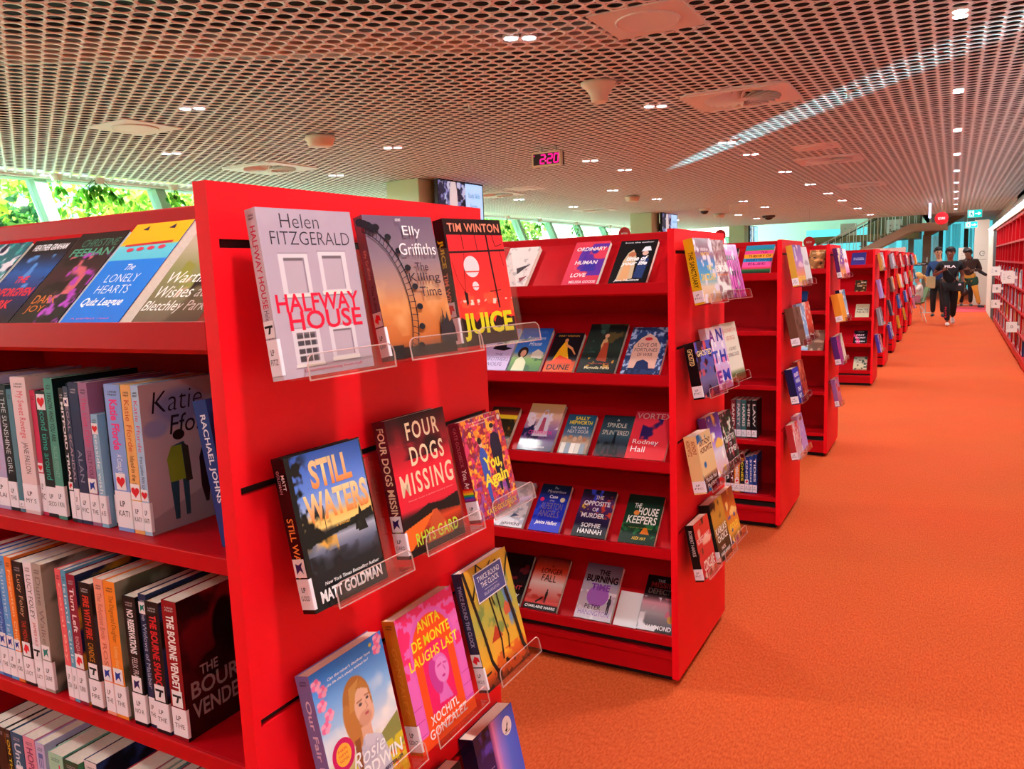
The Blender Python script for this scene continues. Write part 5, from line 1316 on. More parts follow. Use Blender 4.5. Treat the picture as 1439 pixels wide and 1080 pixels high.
      (-.630, .144, .221, 4, art_blocks(24, [(0, '#16181c'), (.10, '#16181c'), (.11, '#c83a34'), (.3, '#e08a84'), (.5, '#e8d0cc'), (.75, '#d8442c'), (1, '#5a1c14')], [('A', .5, .80, .58, .86, '#1c1012', 'r'), ('LONGER', .24, .68, .86, .78, '#1c1012', 'r'), ('FALL', .30, .53, .74, .66, '#1c1012', 'r'), ('CHARLAINE HARRIS', .05, .025, .95, .075, '#f0ecec', 'b', .15), sil(.58, .13, .42, '#141014'), ('P', [(.3, .14), (.48, .24), (.52, .22), (.34, .12)], '#141014')], [(4, .55, '#c8443c', (0, .12, 1, .35))]), '#16181c', 'pink and rust paperback with a lone dark figure', 'w'),
      (-.412, .146, .223, 4, art_blocks(25, [(0, '#d8d0dc'), (.3, '#c8c0d0'), (.6, '#b0a8bc'), (1, '#5a5468')], [('E', (.5, .42, .30, .19, '#a86ac8')), ('THE', .38, .80, .68, .90, '#1c1c28', 'k'), ('BURNING', .08, .66, .95, .79, '#1c1c28', 'k'), ('TIME', .26, .52, .78, .64, '#8a4ab0', 'k'), ('PETER', .22, .18, .66, .26, '#2a2a38', 'r'), ('HANINGTON', .08, .07, .92, .16, '#9a7ac0', 'r'), sil(.85, .12, .55, '#3a3a4a')], [(5, .6, '#e8e4ec', (0, 0, 1, .5))]), '#c8c0d0', 'pale grey paperback with a lilac disc', 'w'),
      (-.164, .138, .212, 4, art_blocks(26, [(0, '#3a3a40'), (.3, '#a8a8b0'), (.5, '#d8a0b0'), (.65, '#1c1214'), (1, '#0e0a0c')], [('THE', .3, .88, .5, .93, '#8a8a8a', 'b'), ('MISSING', .14, .78, .95, .88, '#7a1c1c', 'b'), ('DEFECTOR', .10, .66, .98, .76, '#5a4a44', 'b'), ('HAMMOND', .2, .03, .92, .11, '#f0f0f4', 'b'), ('E', (.86, .24, .1, .07, '#d8b060'))], [(3, .55, '#e8e8f0', (0, 0, .5, .6)), (4, .56, '#d87a90', (.4, .2, 1, .6))]), '#1c1416', 'dark shiny paperback with a gold seal', 'w')]
for x, w, h, n, art, base, lab, _ in U2:
    t = .018
    make_book('library_book', M_tray(x, UY[1] + .020, LIP[n]), w, h, t, art(w, h), lab + ', second bookcase ' + ['top', 'second', 'third', 'fourth', 'lowest'][n] + ' tray', 'face-out books in the trays of the second bookcase', sp(t, h, base), base, gloss=n == 4)
T = thing('leaflet', 'small blank glossy white leaflet in the lowest tray beside the lilac disc book', 'leaflet', M=M_tray(-.257, UY[1] + .022, LIP[4], 45))
k = MB(); k.box(0, .088, .010, .0115, 0, .135, lc('#f0f0f4')); k.box(0, .088, .0118, .0126, 0, .133, lc('#e8e8ee')); k.obj('folded_sheet', M_GLOSS, T)

# ================================================================== books on the end panels further down
def quick(base, bands=None, t1=None, tc='#f0f0f0', blots=(), t2=None, res=.004, seed=1):
    def f(w, h):
        c = Cv(w, h, res)
        c.grad(bands) if bands else c.fill(base)
        for i, (fxx, th, col) in enumerate(blots): c.blot(fxx, seed + i * 7, th, col, None, .1, 2)
        if t1:
            for q in t1: c.t(*q)
        return c
    return f
UE = {1: [
  (0, .05, .155, .220, .034, quick('#8a3a6a', [(0, '#e0a880'), (.25, '#e8d0b8'), (.4, '#4aa8d8'), (.62, '#3a8ad0'), (.75, '#8a4a6a'), (1, '#6a2a4a')], [('YOU', .5, .5, .8, .58, '#e8d82c', 'b'), ('SANCTUARY', .1, .34, .92, .45, '#f0d030', 'b'), ('SERENA', .3, .80, .75, .85, '#f0d8e0', 'b'), ('MARTIN', .3, .73, .75, .78, '#e8b03c', 'b')], blots=((6, .6, '#e8e0f0'),)), '#e0b81c', 'plum and sky blue paperback with a thick yellow spine', [('THE SANCTUARY', .25, .8, .25, .75, '#2a2410', 'b')]),
  (0, .245, .15, .215, .03, quick('#9a6a74', None, [('THE', .3, .56, .55, .61, '#f4eeee', 'b'), ('VISITORS', .06, .45, .95, .57, '#f8f4f4', 'k'), ('JANE HARRISON', .15, .38, .9, .42, '#e8742c', 'b')], blots=((9, .52, '#c8b0b0'), (12, .58, '#7a3a44'), (4, .6, '#e8e4e4'))), '#c8b8bc', 'dappled rose grey paperback with white title', []),
  (0, .44, .155, .205, .022, quick('#d858b8', None, [('TERRI', .15, .1, .9, .8, '#3a1c4a', 'r')], blots=((3, .56, '#e8e4ee'), (4, .6, '#8a4a9a'))), '#d858b8', 'shiny magenta paperback with a white glare', []),  # pale blots paint the glare into this cover
  (1, .03, .145, .190, .036, quick('#4a4aa8', [(0, '#3a2a4a'), (.3, '#6a6a9a'), (.8, '#4a5ac8'), (1, '#4a58c0')], [('GHOSTED', .08, .74, .95, .84, '#f0e0a8', 'b')], blots=((5, .56, '#241c34'), (7, .6, '#c8545a'))), '#121014', 'blue comic style paperback with a black spine', [('GHOSTED', .6, .9, .25, .75, '#e8c890', 'b')]),
  (1, .225, .16, .228, .026, quick('#d8c0e0', [(0, '#d890c0'), (.5, '#c8b8e8'), (1, '#e0c8dc')], [('A', .1, .76, .42, .96, '#7a2a8a', 'k'), ('N', .55, .76, .9, .96, '#2a2a9a', 'k'), ('T', .15, .42, .45, .62, '#3a4ab8', 'k'), ('H', .55, .42, .9, .62, '#2a3aa8', 'k'), ('E', .18, .1, .45, .3, '#8a2a8a', 'k'), ('M', .52, .1, .92, .3, '#2a3ab0', 'k')], blots=((5, .57, '#f0e8f4'), (6, .58, '#e87ab0'))), '#d8c0d8', 'pastel paperback with huge violet and blue letters', []),
  (1, .425, .165, .225, .028, quick('#dcd4c4', [(0, '#b8503c'), (.12, '#5a6a3a'), (.2, '#dcd8cc'), (1, '#e0d4c4')], [('ELIZABETH', .15, .84, .9, .9, '#c86a5a', 'r'), ('GEORGE', .25, .70, .8, .77, '#c86a5a', 'r'), ('A SLOWLY', .3, .52, .75, .58, '#5a4a5a', 'r'), ('DYING CAUSE', .2, .42, .85, .48, '#5a4a5a', 'r')]), '#d8d0c4', 'cream paperback with coral lettering over a shoreline', []),
  (2, .035, .155, .20, .044, quick('#e8c894', [(0, '#3a1c1c'), (.22, '#5a3024'), (.3, '#e8c894'), (1, '#f0d4a4')], [('ANTHONY', .12, .78, .9, .88, '#6a2a1c', 'b'), ('HOROWITZ', .12, .66, .92, .76, '#6a2a1c', 'b'), ('Marble Hall', .15, .16, .9, .24, '#f0e8e4', 'r'), ('Murders', .2, .05, .8, .13, '#f0e8e4', 'r')], blots=((3.4, .62, '#1c6aa8'),)), '#e8c48c', 'thick cream and brown paperback with dark red name', [('ANTHONY', .68, .92, .5, .85, '#a84a2c', 'b'), ('HOROWITZ', .66, .94, .12, .45, '#a84a2c', 'b')]),
  (2, .225, .15, .225, .03, quick('#6a3a9a', [(0, '#e0a8b0'), (.4, '#d8d8ec'), (.6, '#8a6ad0'), (1, '#4a2a8a')], None, blots=((4, .58, '#f0c060'), (5, .6, '#f0f0f4'))), '#7a3a8a', 'violet and white paperback squeezed between two others', []),
  (2, .395, .165, .208, .03, quick('#16181c', None, [('THE', .4, .58, .6, .63, '#d8dcd8', 'r'), ('TAPESTRY', .1, .46, .92, .57, '#e8ecea', 'r'), ('OF', .42, .37, .6, .43, '#d8dcd8', 'r'), ('TIME', .25, .24, .8, .34, '#e8ecea', 'r')], blots=((9, .62, '#a83a4a'), (11, .64, '#4a7a4a'), (10, .66, '#d8d8d0'))), '#14161a', 'black floral paperback with white capitals', []),
  (3, .035, .16, .20, .03, quick('#c82c30', [(0, '#b8202c'), (1, '#d83a34')], [('ROBERT HARRIS', .08, .62, .92, .72, '#f0d8d8', 'r'), ('CONCLAVE', .2, .12, .9, .3, '#f4e8e0', 'b')], blots=((4, .63, '#e8b0a0'), (7, .66, '#3a1c1c'))), '#141214', 'red paperback with a black spine', [('ROBERT HARRIS', .45, .9, .3, .7, '#d8c8c8', 'r')]),
  (3, .235, .155, .222, .04, quick('#a8742c', [(0, '#1c1812'), (.3, '#4a3414'), (.6, '#b8842c'), (1, '#c89438')], [("KARLA'S", .1, .44, .92, .56, '#f4ece4', 'b'), ('CHOICE', .12, .31, .9, .42, '#f4ece4', 'b'), ('NICK', .3, .17, .6, .23, '#f0e8e0', 'b'), ('HARKAWAY', .15, .08, .9, .14, '#f0e8e0', 'b')], blots=((3, .6, '#1c140c'),)), '#1a1612', 'ochre paperback with a dark figure and white capitals', []),
  (3, .435, .15, .205, .026, quick('#e8822c', [(0, '#3a2414'), (.2, '#e8a83c'), (.6, '#c8641c'), (1, '#8a3a14')], [('GOLD', .15, .25, .85, .36, '#f4d83c', 'b')], blots=((4, .6, '#f0c070'), (6, .66, '#2a3aa0'))), '#b8641c', 'amber paperback with a blue round sticker', [])],
 2: [(0, .03, .15, .222, .034, quick('#a86ab0', [(0, '#e8a04a'), (.3, '#e88a6a'), (.6, '#b87ac8'), (1, '#7a4a9a')], [('PAGE ONE', .08, .1, .9, .24, '#f0d83c', 'b'), ('SUMMER', .1, .6, .3, .95, '#e8e0f4', 'b')], blots=((4, .62, '#f0c0d8'),)), '#d8a83c', 'purple and orange sunset paperback with a mustard spine', []),
     (0, .25, .155, .21, .02, quick('#e4e0e4', None, None, blots=((4, .66, '#b8a8b8'),)), '#e0dce0', 'plain whitish paperback behind the sunset one', []),
     (1, .03, .13, .21, .045, quick('#7a5040', None, None, blots=((4, .55, '#5a3428'),)), '#6a4434', 'thick brown book', []),
     (1, .205, .13, .215, .024, quick('#8ab0e0', None, None, blots=((5, .55, '#e8f0f8'),)), '#a8b8d8', 'pale blue and white book', []),
     (1, .37, .16, .22, .03, quick('#d83a34', [(0, '#5a1c1c'), (.4, '#d8442c'), (1, '#e85a4a')], None, blots=((5, .6, '#f0d0c0'),)), '#c83030', 'red and orange book', []),
     (2, .04, .15, .195, .04, quick('#2a3ab8', [(0, '#1c2a8a'), (1, '#3a3ac8')], [('BLACK', .2, .74, .9, .86, '#f0f0fa', 'k'), ('WINGS', .2, .56, .9, .68, '#f0f0fa', 'k'), ('THE', .3, .32, .8, .44, '#f0f0fa', 'k'), ('SKY', .3, .14, .8, .26, '#f0f0fa', 'k')]), '#1c1c4a', 'royal blue book with stacked white capitals', []),
     (2, .245, .15, .215, .028, quick('#a83428', None, None, blots=((5, .55, '#d87a5a'), (6, .6, '#5a1c1c'))), '#8a2a20', 'russet patterned book', []),
     (3, .06, .15, .20, .034, quick('#d8505a', [(0, '#c8c8d8'), (.3, '#d8a0a8'), (1, '#d83a44')], [('LOVE', .2, .5, .85, .75, '#f0e0e0', 'r', .3)], blots=((5, .58, '#e8d8dc'),)), '#b83038', 'faded red and white book', []),
     (3, .27, .15, .215, .03, quick('#b890d0', None, None, blots=((5, .6, '#d8b8c8'), (4, .64, '#8a3a2a'))), '#c8a0d0', 'lilac book with a small vase', [])],
 3: [(0, .03, .16, .225, .03, quick('#6a3a98', [(0, '#e87a6a'), (.25, '#e8a060'), (.5, '#8a4a9a'), (1, '#4a2a80')], None, blots=((5, .58, '#f0d0a0'),)), '#5a2a6a', 'violet and coral book', []),
     (0, .26, .16, .215, .024, quick('#e8b8d0', [(0, '#e04a9a'), (.4, '#f0c8d8'), (1, '#f4f0f4')], None, blots=((4, .64, '#c83a4a'),)), '#e05aa0', 'white and pink book', []),
     (1, .02, .14, .21, .05, quick('#e8942c', None, None), '#e8922c', 'thick tangerine book', []),
     (1, .23, .165, .225, .03, quick('#7ab8d8', [(0, '#d8e4ec'), (.5, '#a8c4dc'), (1, '#3a8ab0')], None, blots=((3, .55, '#f0e8e4'),)), '#1c2a4a', 'cloudy sky blue book', []),
     (2, .03, .16, .215, .04, quick('#c02a80', [(0, '#a81c78'), (1, '#8a2a8a')], None, blots=((5, .62, '#e83a7a'),)), '#5a2a7a', 'magenta book with a purple spine', []),
     (2, .26, .155, .21, .026, quick('#e0d0b8', None, None, blots=((5, .62, '#6a5a3a'),)), '#d8c8b0', 'cream speckled book', []),
     (3, .03, .16, .21, .03, quick('#b87ab8', [(0, '#a84a6a'), (1, '#c89ad0')], None, blots=((4, .58, '#d83a3a'),)), '#9a6aa8', 'dusky pink book', [])]}
TN = ['top', 'second', 'third', 'lowest']
CN = ['nearest', 'second', 'third', 'fourth', 'fifth', 'sixth', 'seventh', 'eighth', 'ninth', 'last']
PALS = [('#c88a3c', '#7a3a2a', 'amber and brown'), ('#a890d8', '#e0a8c0', 'lavender'), ('#8a8a98', '#d0d4dc', 'silver grey'), ('#4a3aa8', '#c8c0e8', 'indigo and white'), ('#a83a5a', '#d8c8d0', 'cherry and grey'), ('#5a3a34', '#8a5a4a', 'chestnut'), ('#e8962c', '#f0d8b0', 'orange'), ('#2a62c0', '#e86a3c', 'blue and orange'), ('#d8d4dc', '#8a8aa0', 'off white'), ('#d8b02c', '#3a3a2a', 'yellow and black'), ('#b82a30', '#e8c0b0', 'red'), ('#3a3040', '#8a7a98', 'charcoal'), ('#c86a9a', '#f0d8e4', 'rose pink'), ('#4a7a8a', '#c8dce0', 'blue grey')]
FAR = {4: [(0, .04, 0), (0, .25, 9 - 1), (1, .08, 1), (2, .06, 2), (2, .28, 11), (3, .05, 3), (3, .27, 10)],
       5: [(0, .03, 2), (0, .225, 4), (0, .43, 5), (1, .04, 5), (1, .3, 6), (2, .05, 11), (3, .06, 3), (3, .3, 13)],
       6: [(0, .05, 10), (0, .28, 5), (1, .06, 6), (1, .32, 8), (2, .05, 7), (2, .3, 11), (3, .1, 9)],
       7: [(0, .05, 4), (0, .3, 0), (1, .2, 8), (2, .1, 7), (2, .35, 1), (3, .1, 9)],
       8: [(0, .1, 11), (0, .32, 3), (1, .1, 0), (2, .1, 12), (2, .35, 2), (3, .2, 10)],
       9: [(0, .1, 6), (0, .3, 12), (1, .2, 13), (2, .15, 4), (3, .15, 12)]}
for u, lst in FAR.items():
    UE[u] = []
    for n, (r_, yy, p) in enumerate(lst):
        a, b_, nm = PALS[p]
        UE[u].append((r_, yy, .15, .20 + .02 * ((n * 7) % 3) / 2, .03, quick(a, [(0, b_), (.5, a), (1, a)] if n % 2 else None, None, blots=((4, .56, b_), (6, .62, '#e8e0dc')), seed=u * 31 + n * 5, res=.01), a, nm + ' book', []))
used = {}
for u, lst in UE.items():
    for n, (r_, yy, w, h, t, art, base, lab, spt) in enumerate(lst):
        z = SLOT[r_] - .172 + (.004 if n % 2 else 0)
        ti = 11.0 + (n % 3) * .8; ya = (-7 if r_ < 2 else -2) * (1 if u < 4 else .5)
        front = 'front' in lab
        x = .082 + max(0, t - .03) * .8
        pos = ['near side', 'middle', 'far side'][0 if yy < .15 else (1 if yy < .38 else 2)]
        L_ = '%s, %s tier, %s end panel%s' % (lab, TN[r_], CN[u], '' if u < 4 else ', ' + pos)
        make_book('library_book', M_panel(x, UY[u] + yy, z, ti, ya), w, h, t, art(w, h), L_, 'face-out books on the end panels along the aisle', sp(t, h, base, spt, .004), base, None, .045 if u < 4 else None, None, 'shiny' in lab or u in (1, 3) and n % 3 == 0)
        if True:
            ledge(M_panel(x, UY[u] + yy, z, ti, ya) @ Matrix.Translation((.035, 0, 0)), .155, t, 'clear acrylic ledge under the %s, %s tier, %s end panel' % (' '.join(lab.split()[:4]), TN[r_], CN[u]), M_LEDGE_GROUP)

# ================================================================== face-out and standing books inside the further bookcases
def tray_book(u, x, n, w, h, art, base, lab, t=.018, tilt=45):
    make_book('library_book', M_tray(x, UY[u] + .020, LIP[n], tilt), w, h, t, art(w, h), lab + ' in the %s bookcase' % CN[u], 'single face-out books in the further bookcases', sp(t, h, base), base)
tray_book(2, -.222, 0, .155, .215, quick('#e8508a', [(0, '#141a18'), (.12, '#2a6a3a'), (.17, '#d8304a'), (.24, '#e8509a'), (.4, '#e8509a'), (.405, '#2a80b8'), (.53, '#2a80b8'), (.535, '#f0982c'), (.68, '#f0982c'), (.685, '#e8408a'), (.8, '#e8408a'), (.805, '#3aa03a'), (.87, '#2a80a8'), (1, '#2a88b0')], [('THE', .55, .69, .8, .77, '#8a1c5a', 'b'), ('THEORY OF', .15, .56, .95, .65, '#5a3410', 'b'), ('EVERYTHING', .1, .43, .95, .51, '#123a5a', 'b'), ('ELSE', .2, .29, .8, .37, '#8a1c5a', 'b')], blots=()), '#2a6a8a', 'rainbow striped paperback with dark capitals', .02)
tray_book(2, -.39, 0, .13, .2, quick('#2a1418', None, None, blots=((4, .55, '#6a2a20'),)), '#2a1418', 'dark maroon paperback next to the rainbow striped one')
tray_book(3, -.16, 0, .115, .195, quick('#8a5a34', None, [('HALF MOON', .15, .8, .9, .88, '#f0d8b0', 'r')], blots=((4, .55, '#d8905a'), (5, .6, '#3a2418'))), '#6a4428', 'brown toned paperback with a skin coloured shape')
tray_book(3, -.205, 2, .16, .14, quick('#b8cce0', [(0, '#7aa8d8'), (.3, '#e8f0f4'), (1, '#b8ccd8')], [('INCHES', .2, .5, .9, .68, '#3a6a9a', 'b'), ('FROM HOME', .2, .2, .9, .34, '#4a6a3a', 'b')]), '#8ab0d8', 'wide pale blue picture book lying in the middle tray')
tray_book(3, -.15, 2, .11, .19, quick('#8a6a5a', None, None, blots=((4, .56, '#c8a890'),)), '#7a5a4a', 'tan book behind the wide pale blue one', .018, 40)
for x, n, w, h, art, base, lab in ((-.262, 0, .155, .20, quick('#2a2a7a', [(0, '#3a2a7a'), (1, '#24246a')], [('BOUNDARIES', .15, .5, .85, .58, '#d8d8f0', 'r'), ('OF EVERMORE', .15, .38, .9, .46, '#d8d8f0', 'r')]), '#24246a', 'dark blue violet paperback'),
                                  (-.218, 1, .125, .185, quick('#3a2418', None, [('SMOKE', .5, .72, .95, .84, '#e8d8c8', 'b'), ('HOUSE', .2, .42, .6, .54, '#e8d8c8', 'b')], blots=((4, .56, '#8a5a34'), (5, .62, '#c8a06a'))), '#3a2418', 'small brown landscape paperback'),
                                  (-.208, 2, .150, .205, quick('#d8d0b0', None, [('A', .48, .72, .55, .78, '#3a4a5a', 'b'), ('WINTER', .1, .5, .95, .64, '#26405a', 'b'), ('PALACE', .1, .32, .95, .46, '#5a3a4a', 'b')]), '#d0c8a8', 'cream paperback with two lines of dark capitals'),
                                  (-.222, 3, .148, .20, quick('#14101a', None, [('WEST', .3, .86, .75, .92, '#b0a8b0', 'r'), ('FIRST', .2, .58, .8, .7, '#f0e0e8', 'b'), ('SECRET', .12, .38, .9, .5, '#f0e0e8', 'b'), ('QUEEN', .15, .1, .85, .2, '#f0e8f0', 'b')], blots=((2.5, .6, '#e83a7a'),)), '#120e16', 'black paperback with a pink burst'),
                                  (-.218, 4, .148, .205, quick('#d8d0a0', [(0, '#b8705a'), (.15, '#d8d0a8'), (.6, '#e0dcc0'), (1, '#8a9a8a')], [('ANOTHER', .15, .5, .9, .58, '#4a6a7a', 'r')], blots=((6, .63, '#3a5a4a'),)), '#c8c098', 'pale yellow landscape paperback')):
    tray_book(4, x, n, w, h, art, base, lab)
tray_book(3, -.30, 1, .13, .20, quick('#24407a', None, None, blots=((4, .56, '#16264a'),)), '#1c3468', 'dark blue paperback on a middle shelf')
R3 = [(-.225, -.198, '#3a6a6e', 'dusty teal spine'), (-.252, -.228, '#5a6a7a', 'grey blue spine'), (-.195, -.172, '#2a1c20', 'black spine with faint red letters'), (-.168, -.14, '#1c1a1e', 'black spine closest to the opening'), (-.283, -.256, '#7a2a34', 'dull crimson spine')]
for i, (x0, x1, col, lab) in enumerate(R3):
    s = spine_art(x1 - x0, .215, col, ('HARRIS', 'PARTY', 'MINE', 'LAW', 'SAND')[i], '#d8d0d0', 'b', mini=False)
    make_book('library_book', M_spine(x1, UY[2] + .055, LIP[3]), .14, .215, x1 - x0, plain(col)(.14, .215), lab + ' on the fourth shelf of the third bookcase', 'spines left on the lower shelves of the third bookcase', s, col, None, .045)
R4 = [(-.136 - .022, -.136, '#1c3a8a', 'royal blue spine beside the clear bookend'), (-.178, -.160, '#2a4aa8', 'slim blue spine'), (-.203, -.180, '#24388a', 'deep blue spine with a red sticker'), (-.229, -.205, '#15151a', 'black spine with yellow letters'), (-.262, -.231, '#e8842c', 'bright orange spine'), (-.284, -.264, '#5a1c20', 'dark red spine'), (-.308, -.286, '#1c1418', 'black spine farthest from the opening'), (-.335, -.31, '#c8b8b8', 'pinkish white spine')]
for i, (x0, x1, col, lab) in enumerate(R4):
    h = .225 - .008 * (i % 3)
    s = spine_art(x1 - x0, h, col, ('TIDES', 'STORM', 'KINGS', 'BONES', 'AMBER', 'SALT', 'EMBER', 'LACE')[i], '#e8d83c' if i == 3 else '#e8e0e0', 'b', mini=False)
    make_book('library_book', M_spine(x1, UY[2] + .045, LIP[4]), .14, h, x1 - x0, plain(col)(.14, h), lab + ' on the lowest shelf of the third bookcase', 'spines left on the lower shelves of the third bookcase', s, col, None, .05, ('red', .053) if i in (2, 4) else None)
k = MB(); k.box(0, .002, 0, .12, 0, .18); k.box(0, .06, 0, .12, 0, .002)
T = thing('bookend', 'clear acrylic bookend at the end of the blue spines', 'bookend', (-.132, UY[2] + .05, LIP[4] - .001)); k.obj('plate', M_ACR, T)

# ================================================================== wall of red shelves on the far side of the aisle
RX, RT = 1.60, 2.03
RZ = [.146, .421, .706, 1.009, 1.370, 1.679]
BY = [5.4 + .9 * i for i in range(17)]          # bays up to y = 20.7
k = MB(); k.box(RX - .03, XW, 5.4, 22.4, 2.06, 2.13); k.box(RX - .03, RX - .0, 5.4, 22.4, 2.13, 2.155)
tag(bevel(k.obj('shelf_cap', mat('warm beige board', '#a8917c', .7)), .004), 'long pale capping board along the top of the red wall shelves', 'board')
k = MB(); k.box(RX - .022, RX - .004, 5.4, 25.2, 2.157, 2.178)
T = tag(k.obj('led_strip', mat('white led strip', '#ffffff', .3, emit='#dfe6ff', estr=16)), 'long glowing white light strip above the red wall shelves', 'light')
L = bpy.data.lights.new('strip_light', 'AREA'); L.shape = 'RECTANGLE'; L.size = .05; L.size_y = 20; L.energy = 150; L.color = (.9, .93, 1)
o = bpy.data.objects.new('strip_light', L); COL.objects.link(o); o.parent = T; o.location = (RX - .06, 15.4, 2.17); o.rotation_euler = (0, math.radians(-12), 0)
k = MB(); k.prism([(XW, 3.0), (XW, 2.9), (RX + .05, 2.19), (RX + .05, 2.16), (XW, 2.16)], 5.4, 25.2, 'y')
struct(k.obj('trim_2', mat('warm grey bulkhead', '#b3a69a', .7)))
for i, y in enumerate(BY):
    n_ = len(BY) - i
    T = thing('wall_bookcase', 'red wall bookcase bay, %s from the far end of the wall shelves' % ORD[n_ - 1], 'bookcase', (RX, y, 0), group='red wall bookcase bays')
    k = MB(); k.box(0, .40, 0, .022, .02, RT); k.box(.0, .40, .878, .9, .02, RT); k.obj('side_panel', M_RED, T)
    k = MB(); k.box(.38, .395, .022, .878, .02, RT); k.obj('back_panel', M_RED, T)
    k = MB(); k.box(-.01, .38, .022, .878, RT - .025, RT + .02); k.obj('top_board', M_RED, T)
    k = MB(); k.box(.02, .38, .022, .878, .0, .11); k.box(-.005, .02, 0, .9, .05, .13); k.obj('plinth', M_RED, T)
    for z in RZ:
        k = MB(); k.box(.0, .38, .022, .878, z - .02, z); k.box(-.008, .0, .0, .9, z - .024, z + .004); k.obj('shelf_board', M_RED, T)
# books on the wall: the ones at the frame edge are single books
CB = ['#e8e0d8', '#c83038', '#2a3a6a', '#1c1a1e', '#d8a83c', '#3a6a5a', '#e87a3c', '#8a3a5a', '#a8b8c8', '#5a3a2a', '#d8c0a8', '#b84a3a', '#4a7ab0', '#7a2a2a', '#f0e8e8', '#c87a6a']
CBN = ['ivory', 'red', 'navy', 'black', 'mustard', 'green', 'orange', 'plum', 'pale blue', 'brown', 'beige', 'rust', 'blue', 'maroon', 'white', 'salmon']
rgw = np.random.default_rng(11)
mid = [None] * len(CB)
cnt = {}
for r_, z in enumerate(RZ[:4]):
    y = 12.48 if r_ else 12.3
    for j in range(19):
        ci = int(rgw.integers(len(CB))); t = .024 + .026 * rgw.random(); h = .20 + .05 * rgw.random() if r_ != 3 else .2 + .08 * rgw.random(); d = .15 + .03 * rgw.random()
        by = (y - 5.4) % .9
        if by > .87 - t or by < .03: y += .9 - by + .03 if by > .5 else .03 - by
        lab = '%s book, %s shelf of the red wall, %s from the picture edge' % (CBN[ci], ['lowest', 'second lowest', 'third lowest', 'fourth lowest'][r_], ORD[j])
        k = MB(); c = lc(CB[ci])
        k.box(.0, .0012, 0, t, 0, h, c); k.box(0, d, 0, .001, 0, h, c); k.box(0, d, t - .001, t, 0, h, c); k.box(.0012, d - .003, .001, t - .001, .002, h - .003, lc('#d8ccb8'))
        k.box(-.0006, 0, .002, t - .002, .01, .05, lc('#ece6ee')); k.box(-.0006, 0, t * .3, t * .7, h * .4, h * .85, lc(CB[(ci + 5) % len(CB)]))
        o = k.obj('library_book', M_PRINT); o.location = (RX + .012 + .01 * rgw.random(), y, z + .0005)
        tag(o, lab, 'book', 'books on the red wall bookcases')
        y += t + .001
K = MB()
for r_, z in enumerate(RZ[:4]):
    for b_ in range(8, 17):
        y = BY[b_] + .03
        if b_ == 8: y = max(y, 13.32)
        if b_ == 16 and r_ > 1: continue
        while y < BY[b_] + .83 - .1 * rgw.random():
            t = .018 + .03 * rgw.random(); h = .19 + .08 * rgw.random(); c = lc(CB[int(rgw.integers(len(CB)))]); x0 = RX + .01 + .015 * rgw.random()
            K.box(x0, x0 + .15, y, y + t - .001, z + .001, z + h, c)
            K.box(x0 - .0006, x0, y + .002, y + t - .003, z + .01, z + .05, lc('#ece6ee'))
            y += t
tag(K.obj('shelved_books', M_PRINT), 'many small book spines packed along the receding red wall shelves', 'books', kind='stuff')
for x, y, z, s, tx, lab in ((1.49, 13.55, 1.15, .155, 'C', 'large white letter sign reading C sticking out of the wall shelves'), (1.51, 14.3, 1.155, .15, 'C', 'white sign half hidden directly behind the big C sign'),
                        (1.49, 17.7, 1.18, .155, 'A', 'white letter sign on the upper book shelf, far along the wall'), (1.50, 17.2, .87, .14, 'B', 'white letter sign reading B on the third lowest wall shelf'),
                        (1.50, 17.4, .58, .14, 'BL', 'white letter sign just below the B sign'), (1.52, 12.9, .49, .13, 'D', 'white letter sign low on the wall shelves by the frame edge')):
    T = thing('letter_sign', lab, 'sign', (x, y, z), group='white letter signs on the wall shelves')
    k = MB(); k.box(-s / 2, s / 2, 0, .004, -s * .55, s * .55); pl = k.obj('plate', M_WHITE, T)
    k = MB(); k.box(s / 2 - .01, s / 2 + .05, .004, .012, -.02, .02); k.obj('bracket', M_WHITE, T)
    k = MB(); put_text(k, tx, (-s * .08, -s * .12, s * .16, s * .16), lambda u, v, d: (u, -d, v), '#4a4038', 'b', .001)
    for q in range(4): put_text(k, 'fiction', (-s * .42, s * .3 - q * s * .16, -s * .26, s * .38 - q * s * .16), lambda u, v, d: (u, -d, v), '#8a8078', 'r', .001)
    k.obj('lettering', M_MATTE, pl)

# end of the wall: solid block coloured dark for the shade in the gap, white pier, panel with round emblem
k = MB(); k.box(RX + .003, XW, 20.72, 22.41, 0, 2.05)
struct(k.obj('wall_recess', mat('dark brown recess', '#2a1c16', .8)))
k = MB(); k.box(RX - .01, XW, 22.42, 25.2, 0, 2.14)
struct(k.obj('wall_pier', MATS['warm white wall']))
T = thing('information_board', 'tall white panel with a small dark round emblem near the wall end', 'panel', (1.47, 28.2, 0))
k = MB(); k.box(-.16, .22, 0, .06, .0, 2.55); k.obj('board', M_WHITE, T)
k = MB()
for a0 in range(20):
    a, b_ = .5 + a0 * .26, .5 + (a0 + 1) * .26
    k.add([(.06 + r * math.cos(q), -.003, 1.55 + r * math.sin(q)) for r, q in ((.06, a), (.075, a), (.075, b_), (.06, b_))], [(0, 1, 2, 3)], lc('#2a2426'))
k.add([(.055, -.003, 1.55), (.135, -.003, 1.55), (.135, -.003, 1.562), (.055, -.003, 1.562)], [(0, 1, 2, 3)], lc('#2a2426'))
put_text(k, 'welcome', (-.08, 1.36, .16, 1.38), lambda u, v, d: (u, -d, v), '#5a5456', 'r', .003); k.obj('emblem', M_MATTE, T)
T = thing('notice_board', 'small white notice with grey lettering behind the hooded person', 'sign', (1.06, 28.2, 1.55))
k = MB(); k.box(-.16, .16, 0, .02, -.22, .2); k.obj('plate', M_WHITE, T)
k = MB()
